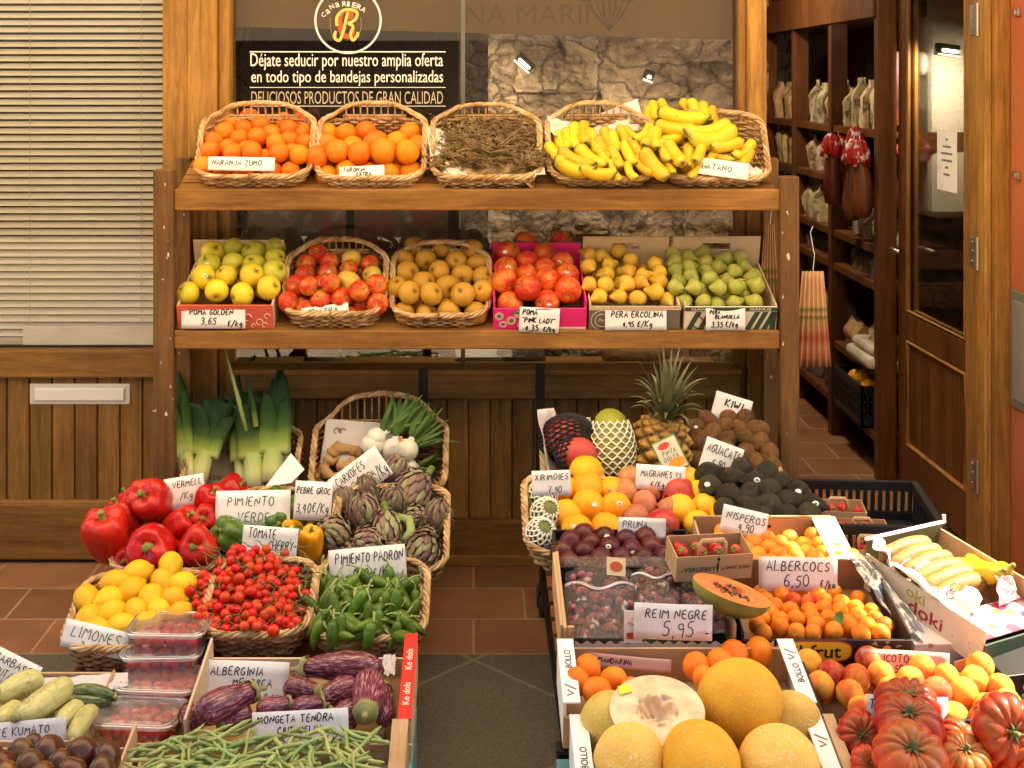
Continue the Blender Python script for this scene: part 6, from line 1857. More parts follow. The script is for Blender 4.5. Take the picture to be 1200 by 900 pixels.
b = MB(); b.box(.008, .021, -.0018, -.001, -.007, .007); b.build('orange_print', plain('tag_orange', (.62, .18, .03), .5), o)

# ---- left: peppers and artichokes
Y2 = -.82
basket('wicker basket of red bell peppers behind the lemons', 124, 253, 668, 692, Y2, .33, .13, 0, T8, 1)
basket('wicker basket of green and yellow bell peppers behind the tomatoes', 256, 383, 670, 692, Y2, .33, .13, 0, T8, 1)
basket('wicker basket heaped with artichokes', 388, 522, 667, 692, Y2, .33, .14, 0, T8, 1)
PLP = Plane(645, -.75, 575, -.50)
def veg(kind, px, py, d, axis, label, cat, group, pl=PLP, lift=0, sz=None):
    """axis: image direction the stem points to (x right, y up, t = towards the camera)"""
    p = pl.at(px, py, lift); s = S(p.y); k = d * (1.13 if 'red' in kind else 1) / s
    ax = Vector((axis[0], -axis[2], axis[1]))
    return put(kind, p, aim(ax), k if not sz else (k * sz[0], k * sz[1], k * sz[2]), label, cat, group)
G = 'red bell peppers in the basket'
for a in [('red_bell_pepper', 178, 588, 50, (-.2, .5, .7), 'wrinkled red pepper topmost on the red pepper heap', .03), ('red_bell_pepper', 178, 640, 56, (.05, .3, 1), 'large red pepper with its stem facing the street, above the lemons', .03),
          ('red_bell_pepper', 126, 628, 54, (-.1, .9, .4), 'long red pepper hanging over the outer rim of the basket', .02), ('red_bell_pepper', 232, 641, 47, (0, .35, 1), 'red pepper with its stem facing the street, beside the green pepper', .02),
          ('red_bell_pepper', 146, 606, 40, (-.4, .8, .2), 'red pepper with pale stem between the topmost and outer red peppers', 0), ('red_bell_pepper', 211, 615, 40, (.5, .5, .3), 'red pepper behind the two front red peppers', 0),
          ('red_bell_pepper', 239, 608, 34, (.1, .3, .8), 'orange red pepper above the front red pepper by the green one', .01), ('red_bell_pepper', 246, 590, 36, (.3, .8, .3), 'red pepper under the VERMELL card', 0),
          ('red_bell_pepper', 268, 580, 38, (.6, .5, 0), 'red pepper at the back beside the leek basket', -.01), ('red_bell_pepper', 158, 590, 34, (-.5, .6, 0), 'small red pepper behind the topmost one', -.02),
          ('red_bell_pepper', 205, 650, 34, (0, .2, 1), 'red pepper deep between the two front ones', -.03), ('red_bell_pepper', 150, 655, 34, (0, .2, 1), 'red pepper deep behind the lemons', -.03)]:
    veg(a[0], a[1], a[2], a[3], a[4], a[5], 'pepper', G, lift=a[6])
G = 'green peppers in the basket'
for a in [(272, 628, 46, (-.6, .5, .6), 'large green pepper beside the front red pepper', .02), (325, 614, 34, (.2, .3, .8), 'green pepper turning orange behind the TOMATE CHERRY card', .0), (346, 605, 40, (.3, .9, .2), 'tall dark green pepper behind the yellow pepper', .0),
          (322, 592, 38, (-.3, .8, .3), 'green pepper behind the PIMIENTO VERDE card', -.01), (345, 640, 40, (.2, .7, .3), 'dark green pepper beneath the yellow pepper', -.02), (300, 640, 36, (.2, .2, .8), 'green pepper low under the TOMATE CHERRY card', -.02)]:
    veg('green_bell_pepper', a[0], a[1], a[2], a[3], a[4], 'pepper', G, lift=a[5])
veg('yellow_bell_pepper', 364, 638, 35, (.1, 1, .45), 'upright yellow pepper with a bent green stem', 'pepper', 'yellow peppers', lift=.03)
veg('yellow_bell_pepper', 344, 622, 26, (-.2, .3, .4), 'orange yellow pepper half hidden behind the cards', 'pepper', 'yellow peppers', lift=.0)
PLA = Plane(652, -.76, 565, -.46)
G = 'artichokes in the basket'
for k, a in enumerate([(404, 592, 30, (-.1, 1, .2), 'dark upright artichoke next to the CARXOFES card', .0), (433, 576, 33, (-.2, .8, .4), 'purple brown artichoke behind the tall middle one', -.01), (459, 556, 34, (.4, .7, .1), 'dark artichoke topmost beside the spring onions', .0),
          (486, 576, 42, (-.5, -.4, .9), 'big pale artichoke with open bracts at the top of heap', .01), (460, 589, 33, (.2, .8, .5), 'grey green artichoke in the middle of the heap', .01), (426, 602, 38, (-.1, .9, .5), 'tall artichoke standing in the centre left of the heap', .03),
          (391, 627, 40, (-.3, .5, .8), 'large dark artichoke above the PIMIENTO PADRON card', .02), (454, 619, 36, (.1, -.5, .8), 'long brown artichoke pointing down behind the card', .02), (430, 636, 33, (.5, .2, .7), 'streaked artichoke lying just above the card edge', .02),
          (487, 610, 34, (.3, .4, .8), 'purple artichoke beside the cut green stalk', .0), (511, 610, 36, (.2, .9, .3), 'pale tall artichoke at the outer rim of the basket', .0), (494, 647, 40, (-.3, -.1, 1), 'round grey green artichoke at the front corner of the basket', .02),
          (497, 634, 30, (.5, .5, .6), 'pale artichoke tucked behind the front corner one', -.01), (412, 650, 34, (0, .3, .6), 'artichoke hidden low behind the PADRON card', -.02), (460, 650, 34, (.3, .3, .6), 'artichoke deep in the heap behind the card', -.02)]):
    veg('artichoke', a[0], a[1], a[2] * 1.24, a[3], a[4], 'artichoke', G, PLA, a[5], (.95, .95, 1.12))
q = MB(); q.tube([PLA.at(466, 606, .05), PLA.at(480, 609, .06), PLA.at(482, 622, .06), PLA.at(474, 634, .05)], [.011, .013, .013, .012], 8); o = q.build('artichoke_stalk', M_PSTEM, smooth=True); tag(o, 'pale green cut stalk curling between the artichokes', 'stalk')

# ---- left: lemons, cherry tomatoes, padron peppers
Y3 = -1.20
basket('wicker basket of lemons on the outer end of the stand', 66, 229, 758, 793, Y3, .30, .10, 0, T8, 1)
basket('wicker basket of cherry tomatoes on the vine', 231, 358, 742, 776, Y3, .30, .10, 0, T8, 1)
basket('wicker basket of small green padron peppers', 360, 497, 746, 776, Y3, .30, .10, 0, T8, 0)
PLL = Plane(735, -1.15, 668, -.93)
heap('lemon', [[(640, 530), (800, 490)], [(548, 577), (765, 568), (852, 585)], [(410, 645), (515, 645), (620, 620), (695, 640), (802, 648)], [(425, 738), (545, 715), (635, 705), (720, 700), (850, 720)], [(500, 785), (565, 780), (650, 770)]],
     PLL, .064, 'yellow lemon', 'the lemon basket', 'lemon', 'lemons in the basket', (0, 540, 4), 'flat', k=.92)
PLC = Plane(738, -1.17, 645, -.86)
r = random.Random(9)
for j in range(13):
    y = 644 + j * 7.7
    half = 22 + 50 * min(1, (j + .6) / 6) if j < 8 else 68
    n = int(half * 2 / 11.5)
    for i in range(n):
        x = 297 - half + (i + .5 * (j % 2) + r.uniform(-.3, .3)) * 11.5 + (6 if j < 4 else 0)
        p = PLC.at(min(363, x), y + r.uniform(-3, 3), r.uniform(-.004, .022) + .02 * (1 - abs(x - 297) / 75))
        o = put('cherry_tomato', p, rand_rot(), .0262 * r.uniform(.85, 1.12), f'small red cherry tomato, {ORD[i]} from left in {ORD[j]} row of the vine heap' if True else '', 'tomato', 'cherry tomatoes on the vine')
q = MB()
for k in range(150):
    a = PLC.at(r.uniform(236, 360), r.uniform(640, 742), r.uniform(.012, .034))
    pts = [a]
    d = Vector((r.uniform(-1, 1), r.uniform(-.6, .6), r.uniform(-.4, .6))).normalized()
    for i in range(5):
        d = (d + Vector((r.uniform(-1, 1), r.uniform(-.6, .6), r.uniform(-.7, .5))) * .55).normalized()
        pts.append(pts[-1] + d * .010)
    q.tube(pts, [.0015, .0016, .0015, .0014, .0011, .0006], 4)
o = q.build('tomato_vine', mat('vine_stem', [(.3, (.10, .10, .03)), (.7, (.20, .17, .07))], 20, rough=.8), smooth=True); tag(o, 'thin dry green vine stems tangled over cherry tomatoes', 'vine', kind='stuff')
PLD = Plane(742, -1.17, 682, -.93)
k = 0
for j in range(9):
    y = 680 + j * 8
    n = 8
    for i in range(n):
        x = 372 + (i + .5 * (j % 2)) * 14.8 + r.uniform(-4, 4)
        p = PLD.at(min(489, x), y + r.uniform(-3, 3), r.uniform(-.006, .028) + .018 * sin(pi * min(1, max(0, (x - 365) / 125))))
        a = r.gauss(pi * .5, .9)
        rot = aim((cos(a), -sin(a) * .3 + .5, sin(a) * .75 + r.uniform(-.2, .2)))
        o = put('padron_pepper', p, rot, (.086 * r.uniform(.85, 1.15),) * 2 + (.078 * r.uniform(.8, 1.2),), f'small green padron pepper, {ORD[i]} from left in {ORD[j]} row of the padron basket', 'pepper', 'padron peppers in the basket')

# ---- left: aubergine crate, bean crate, marrow crate, kumato crate, tomato tubs
WH = mat('paper_lilac', [(.3, (.50, .46, .47)), (.7, (.60, .56, .57))], 5, rough=.7, rnd=0, hue=0)
def ledge(t, w, depth, hs, wd, m, sides=(-1, 1), y0=0.0, y1=None, rise=.002, name='side_ledge'):
    out = []
    for sx in sides:
        b = MB(); xa, xb = sorted((sx * w / 2, sx * (w / 2 - wd)))
        b.box(xa, xb, y0, y1 or depth, hs + rise, hs + rise + .004); out.append(b.build(name, m, t, bevel=.001))
    return out
t = crate('shallow crate of striped aubergines with a red printed ledge', 216, 483, 0, 0, -1.56, .30, .105, .05, (PALEIN, PALEIN, PALEIN, KRAFT_D), 10, 'fruit_crate', front_h=.05, zb=.150)
w = t['_w']
ledge(t, w, .30, .105, .030, plain('red_print', (.72, .03, .02), .45), (1,))
for yy in (.045, .165):
    T = Matrix.Translation((w / 2 - .008, yy, .1118)) @ Matrix.Rotation(R(90), 4, 'Z') @ Matrix.Rotation(R(-90), 4, 'X')
    ftext('Ke dols', .075, .015, CREAMCARD, t, T, bold=.01)
b = MB(); b.box(-.01, .30, -.02, .28, 0, .16); o = b.build('teal_crate', TEAL, bevel=.004); 
o.location = (PX(483, -1.56) - .30, -1.60, 0.0); tag(o, 'teal plastic crate under the aubergine crate', 'crate')
PLE = Plane(850, -1.54, 785, -1.33)
def long_veg(kind, x0, y0, x1, y1, wpx, label, cat, group, pl, lift=0, unit_len=2.3):
    """calyx (-z end) at (x0, y0), tip at (x1, y1)"""
    a, c = pl.at(x0, y0, lift), pl.at(x1, y1, lift)
    d = c - a; s = S((a.y + c.y) / 2); k = wpx * 1.2 / s
    return put(kind, (a + c) / 2, aim(d), (k, k, d.length / unit_len), label, cat, group)
ZE = lambda x, y: (230 + x / 4.444, 700 + y / 4.444)
G = 'striped aubergines in the crate'
for kind, a, c, wpx, lift, lab, ul in [
    ('long_aubergine', (540, 355), (985, 365), 29, .03, 'long striped aubergine lying across the back of the crate', 3.7),
    ('aubergine', (630, 500), (470, 465), 25, .01, 'dark aubergine with brown calyx beside the ALBERGINIA card', 2.3),
    ('aubergine', (290, 480), (5, 610), 30, .04, 'striped aubergine with bent stalk in front of the ALBERGINIA card', 2.5),
    ('aubergine', (500, 545), (300, 600), 21, .02, 'thin aubergine just above the MONGETA card', 2.5),
    ('aubergine', (660, 545), (500, 585), 20, .02, 'small aubergine peeping over the MONGETA card', 2.5),
    ('aubergine', (885, 625), (905, 420), 33, .04, 'upright dark aubergine with green calyx at its lower end', 2.3),
    ('aubergine', (640, 520), (850, 470), 30, .0, 'glossy purple aubergine under the long one', 2.5),
    ('aubergine', (985, 480), (985, 650), 22, .0, 'narrow dark aubergine against the red ledge', 2.5),
    ('aubergine', (700, 640), (840, 600), 28, -.01, 'aubergine deep in the crate beside the MONGETA card', 2.3),
    ('aubergine', (120, 660), (290, 610), 26, -.005, 'aubergine lying low above the green beans', 2.5),
    ('aubergine', (-70, 590), (30, 640), 26, .0, 'purple aubergine in clear film behind the tomato tubs', 2.3)]:
    long_veg(kind, *ZE(*a), *ZE(*c), wpx, lab, 'aubergine', G, PLE, lift, ul)
paper_sheet('white paper crumpled in the back corner of the aubergine crate', [P(445, 790, -1.34), P(463, 792, -1.36), P(464, 768, -1.28), P(450, 768, -1.28)], 41, m=WH)
paper_sheet('white paper crumpled beneath the beans at the crate end', [P(408, 872, -1.52), P(448, 885, -1.58), P(450, 856, -1.47), P(412, 866, -1.47)], 42, m=WH, amp=.02)
t = crate('pale wooden crate heaped with green beans', 112, 470, 0, 0, -1.86, .30, .10, .05, (W_PALE, W_PALEY, W_PALE, KRAFT_D), 10, 'fruit_crate', front_h=.085, zb=.105)
ledge(t, t['_w'], .30, .10, .034, W_PALEY, (1,)); ledge(t, t['_w'], .30, .10, .03, W_PALEY, (-1,), y1=.17)
r = random.Random(21)
PLG = Plane(905, -1.76, 850, -1.57)
nb = 0
for j in range(11):
    for i in range(16):
        x = 176 + i * 16.9 + r.uniform(-7, 7); y = 848 + j * 7 + r.uniform(-4, 4)
        if y < 868 - 12 * sin(pi * min(1, max(0, (x - 165) / 190))) and not (x > 330 and y > 856): continue
        p = PLG.at(x, y, r.uniform(-.004, .024) + .02 * sin(pi * min(1, max(0, (x - 160) / 300))))
        a = r.gauss(.9 if x < 330 else 1.9, .75)
        L = r.uniform(.085, .125)
        put('green_bean', p, aim((cos(a), sin(a) * cos(PLG.ang) * .8, sin(a) * sin(PLG.ang) + r.uniform(-.12, .18))), (L * 1.15, L * 1.15, L), f'pale green bean, {ORD[i]} from left in {ORD[j]} row of the bean crate', 'bean', 'green beans in the crate')
t = crate('pale wooden crate of marrows and courgettes at the picture edge', -70, 92, 0, 0, -1.56, .30, .05, .04, (W_PALE, W_PALEY, W_PALE, KRAFT_D), 10, 'fruit_crate', front_h=.085, zb=.125)
paper_sheet('lilac white paper lining the back of the marrow crate', [P(45, 812, -1.36), P(150, 806, -1.34), P(150, 788, -1.28), P(45, 796, -1.28)], 43, m=WH, amp=.01)
PLZ = Plane(868, -1.55, 800, -1.33)
ZM = lambda x, y: (x / 6.0, 750 + y / 6.0)
G = 'pale marrows in the crate'
for kind, a, c, wpx, lift, lab, ul in [
    ('pale_marrow', (-40, 400), (310, 250), 26, .03, 'fat pale green marrow at the back by the CARBASSO card', 2.6),
    ('pale_marrow', (110, 570), (500, 310), 28, .045, 'fat yellow scarred marrow lying across the middle', 2.6),
    ('dark_courgette', (820, 380), (480, 350), 16, .01, 'dark green ribbed courgette at the back of the marrow crate', 3.4),
    ('dark_courgette', (800, 440), (420, 430), 16, -.005, 'second dark green courgette half under the first', 3.4),
    ('pale_marrow', (390, 620), (560, 450), 22, .015, 'yellow green marrow above the KUMATO card end', 2.3),
    ('pale_marrow', (500, 690), (640, 480), 20, .02, 'pale streaked marrow beside the front tomato tub', 2.3),
    ('pale_marrow', (-40, 600), (140, 470), 24, .01, 'pale marrow under the scarred one by the picture edge', 2.3),
    ('pale_marrow', (200, 640), (420, 560), 22, -.01, 'marrow deep in the crate behind the KUMATO card', 2.3)]:
    x0, y0 = ZM(*a); x1, y1 = ZM(*c)
    long_veg(kind, x0, y0, x1, y1, wpx, lab, 'courgette' if 'dark' in kind else 'marrow', G if 'pale' in kind else 'dark courgettes in the crate', PLZ, lift, ul)
t = crate('pale wooden crate of brown tomatoes in the lower corner', -70, 128, 0, 0, -1.90, .30, .09, .085, (W_PALE, W_PALEY, W_PALE, KRAFT_D), 10, 'fruit_crate', front_h=.085, zb=.085)
PLK = Plane(905, -1.78, 868, -1.63)
heap('kumato_tomato', [[(170, 770, 26), (20, 845), (520, 840)], [(85, 828), (240, 815, 42), (425, 838)], [(-30, 850), (320, 868, 34), (470, 900), (150, 890)], [(60, 910), (400, 900), (250, 930)]], PLK, .062, 'brown kumato tomato', 'the corner crate', 'tomato', 'brown tomatoes in the corner crate', (0, 700, 4.444), 'rand')
# clear tubs of cherry tomatoes
TUB = plastic_film('clear_tub', (.97, .94, .93), .06, .05, edge=.45)
TUBE_ = plastic_film('clear_tub_edge', (.95, .92, .92), .18, .32, edge=.5)
def tub(px, pyfront, Y, label, w=.185, d=.132, h=.066, rz_=0, fill=True):
    z1 = PZ(pyfront, Y)
    t = thing('tomato_tub', label, 'plastic tub', (PX(px, Y), Y, z1 - h), (0, 0, R(rz_)), 'clear tubs of cherry tomatoes')
    b = MB()
    per, _ = rrect(w, d, .028, 56)
    def side(u, v):
        i = int(round(u * 56)) % 56
        x, y, a = per[i]
        k = .86 + .13 * v
        rib = .0016 * cos(i * pi / 2) * (1 - v)
        return (x * k + sin(a) * rib, d / 2 + (y - d / 2) * k - cos(a) * rib, .002 + (h - .008) * v)
    b.surf(side, 56, 6, True)
    b.add([side(i / 56, 0) for i in range(56)], [tuple(range(56))])
    b.build('body', TUB, t, True)
    b = MB()
    for dz, rr_, k in ((h - .006, .0022, 1.0), (h, .0028, 1.03), (h + .002, .0016, .93)):
        b.tube([(x * k, d / 2 + (y - d / 2) * k, dz) for x, y, a in per], rr_, 6, True)
    b.build('rim', TUBE_, t, True)
    b = MB()
    def lid(u, v):
        x, y, a = per[int(round(u * 56)) % 56]
        k = v * 1.02
        return (x * k, d / 2 + (y - d / 2) * k, h + .001 + .003 * (v < .85) + .001 * mnoise.noise(Vector((x * 40 * v, y * 40 * v, px))))
    b.surf(lid, 56, 8, True)
    b.build('lid', plastic_film('clear_lid', (.96, .94, .94), .07, .13, .5, 9, .1, .35), t, True)
    r = random.Random(px)
    k = 0
    for zi in range(2):
        for iy in range(4):
            for ix in range(6):
                p = Vector(((ix - 2.5 + r.uniform(-.25, .25)) * .0245 + .006 * (iy % 2), .024 + iy * .027 + r.uniform(-.005, .005), .017 + zi * .024 + r.uniform(-.002, .003)))
                p = t.rotation_euler.to_matrix() @ p + t.location
                put('cherry_tomato', p, rand_rot(), .0265 * r.uniform(.88, 1.06), 'red cherry tomato packed inside ' + label.replace('clear plastic ', 'the '), 'tomato', 'cherry tomatoes in the ' + label[14:40])
    return t
tub(190, 745, -1.25, 'clear plastic tub topmost on the rear stack', rz_=-3)
tub(186, 772, -1.268, 'clear plastic tub underneath on the rear stack', rz_=2)
tub(178, 811, -1.36, 'clear plastic tub in the middle', rz_=-4)
tub(152, 852, -1.49, 'clear plastic tub nearest the street', rz_=-5)

# cards of the left stand
card([('VERMELL', .2, .68, .2, .74), ('/Kg', .36, .3, .22, .4)], 217, 577, 46, 36, -.56, 'white price card reading VERMELL behind the red peppers', roll=-9, lean=15, seed=31)
card([('Pimiento'.upper(), .16, .58, .26, .62), ('VERDE', .30, .14, .26, .42)], 296, 596, 88, 40, -.66, 'white price card reading PIMIENTO VERDE among the peppers', roll=-1, lean=15, seed=32)
card([('PEBRE GROC', .05, .68, .17, .88), ('3,40€/Kg', .07, .2, .24, .84)], 367, 587, 44, 44, -.70, 'white price card reading PEBRE GROC beside the artichokes', roll=3, lean=10, seed=33)
card([('CARXOFES', .10, .62, .26, .56), ('MENORCA', .2, .26, .24, .54), ('/Kg', .76, .12, .34, .2)], 422, 559, 68, 38, -.50, 'white price card reading CARXOFES MENORCA tilted above the artichokes', roll=-36, lean=12, seed=34)
card([('TOMATE', .10, .64, .28, .5), ('CHERRY', .48, .32, .28, .44)], 316, 637, 65, 38, -.82, 'white price card reading TOMATE CHERRY behind the cherry tomatoes', roll=4, lean=10, seed=35)
card([('PIMIENTO PADRON', .08, .58, .28, .88), ('9,30', .30, .08, .34, .2), ('€/Kg', .56, .1, .32, .24)], 431, 662, 90, 40, -.955, 'white price card reading PIMIENTO PADRON above the padron peppers', roll=-5, lean=12, seed=36)
card([('LIMONES', .12, .42, .40, .82), ('2', .3, .05, .26, .1)], 112, 749, 78, 30, -1.20, 'white price card reading LIMONES stuck in the lemon basket', roll=12, lean=16, seed=37)
card([('CARBASSO', .25, .58, .26, .7), ("CIUTADELLA", .30, .2, .26, .7), ("'", .93, .85, .12, .1)], 8, 783, 76, 34, -1.33, 'white price card reading CARBASSO beside the pale marrows', roll=24, lean=16, seed=38)
card([('ALBERGINIA', .1, .70, .17, .74), ('MENORCA', .36, .48, .16, .5), ('6,50 €/K', .46, .14, .2, .42)], 287, 803, 102, 54, -1.34, 'white price card reading ALBERGINIA MENORCA behind the aubergines', roll=2, lean=10, seed=39)
card([('MONGETA TENDRA', .05, .70, .2, .92), ('CIUTADELLA', .26, .42, .18, .58), ('5,50', .30, .1, .2, .3), ('€/Kg', .72, .08, .22, .24)], 352, 855, 113, 42, -1.60, 'white price card reading MONGETA TENDRA in front of the aubergines', roll=-3, lean=10, seed=40)
card([('TOMATE KUMATO', -.02, .56, .26, .94)], 22, 864, 112, 36, -1.56, 'white price card reading TOMATE KUMATO behind the brown tomatoes', roll=-5, lean=8, seed=41)
paper_sheet('blank white card leaning over the front of the leek basket', [P(310, 571, -.46), P(341, 566, -.46), P(357, 550, -.42), P(341, 531, -.38)], 44, m=PAPER, amp=.001)

# supports under the front crates
def block(label, x0, x1, Y0, Y1, z0, z1, m, slats=True):
    w = x1 - x0; d_ = Y1 - Y0
    t = thing('support_crate', label, 'crate', ((x0 + x1) / 2, Y0, 0))
    q = MB()
    def top(y): return z0 + (z1 - z0) * y / d_
    for i in range(4):
        a, c = d_ * i / 4 + .004, d_ * (i + 1) / 4 - .004
        q.add([(-w / 2, a, top(a) - .008), (w / 2, a, top(a) - .008), (w / 2, c, top(c) - .008), (-w / 2, c, top(c) - .008), (-w / 2, a, top(a)), (w / 2, a, top(a)), (w / 2, c, top(c)), (-w / 2, c, top(c))], [(0, 3, 2, 1), (4, 5, 6, 7), (0, 1, 5, 4), (1, 2, 6, 5), (2, 3, 7, 6), (3, 0, 4, 7)])
    q.build('top_slat', m, t)
    q = MB()
    for k in range(3):
        za = .004 + k * (z0 - .012) / 3; zb_ = za + (z0 - .012) / 3 - .008
        q.box(-w / 2, w / 2, 0, .01, za, zb_); q.box(-w / 2, w / 2, d_ - .01, d_, za, zb_); q.box(-w / 2, -w / 2 + .01, .011, d_ - .011, za, zb_); q.box(w / 2 - .01, w / 2, .011, d_ - .011, za, zb_)
    for sx in (-1, 1):
        for yy in (.012, d_ - .035): q.box(sx * (w / 2 - .022) - .012, sx * (w / 2 - .022) + .012, yy, yy + .023, 0, z0 - .008)
    q.build('side_slat', m, t)
    return t
block('upturned wooden crate carrying the clear tomato tubs', PX(104, -1.3), PX(208, -1.3), -1.55, -1.17, .121, .172, W_PALE)
block('upturned wooden crate carrying the marrow crate', PX(-66, -1.56), PX(80, -1.56), -1.55, -1.27, .122, .17, W_PALE)
block('upturned wooden crate carrying the green bean crate', PX(120, -1.86), PX(462, -1.86), -1.85, -1.61, .103, .14, W_PALE)
block('upturned wooden crate carrying the brown tomato crate', PX(-66, -1.9), PX(100, -1.9), -1.89, -1.6, .083, .12, W_PALE)
block('upturned wooden crate carrying the peach carton', PX(970, -1.7), PX(1262, -1.7), -1.69, -1.5, .253, .28, W_PALE)
block('upturned wooden crate carrying the beef tomato carton', PX(1022, -2.02), PX(1320, -2.02), -2.01, -1.72, .188, .24, W_PALE)
# ================================================================== RIGHT STAND
def net(mb, fn, n, rows, r, steps=6):
    """diamond lattice over surface fn(u, v)"""
    for i in range(n):
        for sg in (1, -1):
            pts = []
            for j in range(rows * steps + 1):
                v = j / (rows * steps)
                ph = (j / steps) % 2
                tri = ph if ph < 1 else 2 - ph
                tri = tri * tri * (3 - 2 * tri)
                pts.append(fn((i + .5 * sg * tri + (.5 if sg < 0 else 0) * 0 + 0.0) / n, v))
            mb.tube(pts, r, 4)
# ---- row 1: mango and papaya basket, pineapples, kiwis
YR1 = -.66
basket('wicker basket of netted mango and papaya on the stand', 640, 747, 585, 612, YR1, .30, .15, 0, 10, 1, zb=.345)
basket('wicker basket of kiwis beside the rack post', 812, 921, 572, 612, YR1 + .04, .30, .11, 0, 10, 1, zb=.35)
paper_sheet('white printed liner paper hanging over the left rim of mango basket', [P(650, 600, -.60), P(668, 540, -.40), P(648, 478, -.36), P(630, 480, -.52)], 51, [(.7, .7)], amp=.015)
paper_sheet('grey white liner paper at the back of the mango basket', [P(645, 540, -.40), P(692, 520, -.39), P(692, 489, -.37), P(650, 492, -.37)], 52, amp=.012)
M_MANGO = mat('red_mango_skin', [(.3, (.40, .04, .03)), (.7, (.52, .09, .06))], 2, rough=.4, rnd=0)
NETD = plain('black_foam_net', (.02, .018, .016), .7)
def ell(a, b_, c):
    return lambda u, v: (a * cos(2 * pi * u) * sin(pi * max(.02, min(.98, v))), b_ * sin(2 * pi * u) * sin(pi * max(.02, min(.98, v))), -c * cos(pi * v))
for px, py, d, rot, lab, nn in ((664, 513, 54, (R(20), R(70), 0), 'mango wrapped in a dark foam net at the back of its basket', 26), (676, 532, 44, (R(60), R(100), .5), 'red mango half out of its dark foam net', 20)):
    c = P(px, py, -.50 if nn == 26 else -.56); k = d / S(c.y) / 2
    q = MB(); q.lathe(sphere_prof(14, 1.25), 18, wob(px, .06)); q.xf(Matrix.Scale(2 * k * .95, 4))
    o = q.build('mango', M_MANGO, None, True, merge=True); o.location = c; o.rotation_euler = rot; tag(o, lab, 'mango', 'mangoes in the basket')
    q = MB(); f = ell(k * 1.0, k * 1.0, k * 1.27)
    net(q, (lambda u, v, f=f: f(u, v * (.96 if nn == 26 else .45) + .02)), nn, 12 if nn == 26 else 6, .0028, 3)
    q.build('foam_net', NETD, o)
q = MB(); f = ell(.046, .042, .035); q.surf(lambda u, v: Vector(f(u, v)), 20, 10, True); q2 = MB(); net(q2, f, 16, 8, .0022, 3)
o = q.build('mango', mat('green_mango_skin', [(.3, (.05, .07, .02)), (.7, (.12, .13, .03))], 3, rough=.4), None, True, merge=True); o.location = P(684, 560, -.62); tag(o, 'dark green mango in a dark net low at the front of its basket', 'mango', 'mangoes in the basket'); q2.build('foam_net', NETD, o)
# papaya in white foam net
c = P(717, 522, -.53); s = S(-.53)
M_PAP = mat('papaya_skin', [(.3, (.17, .20, .025)), (.6, (.34, .30, .03)), (.75, (.55, .40, .04))], 3.0, rough=.4, rnd=0)
prof = [(0, -40), (12, -38), (21, -30), (26, -14), (27, 0), (25, 12), (21, 24), (17, 33), (11, 39), (4, 42), (0, 42)]
q = MB(); q.lathe([(r_ / s, z_ / s) for r_, z_ in prof], 22, wob(3, .03, 8))
pap = q.build('papaya', M_PAP, None, True, merge=True); pap.location = c; pap.rotation_euler = (R(-14), R(-2), 0); tag(pap, 'green yellow papaya standing upright in a white foam net', 'papaya')
def papf(u, v):
    z = -38 + 66 * v
    for (r0, z0), (r1, z1) in zip(prof, prof[1:]):
        if z0 <= z <= z1: rr_ = r0 + (r1 - r0) * (z - z0) / max(.01, z1 - z0)
    rr_ = (rr_ + 1.5) / s
    return (rr_ * cos(2 * pi * u), rr_ * sin(2 * pi * u), z / s)
q = MB(); net(q, papf, 15, 12, .0024, 4); q.build('foam_net', plain('white_foam', (.80, .76, .66), .7), pap)
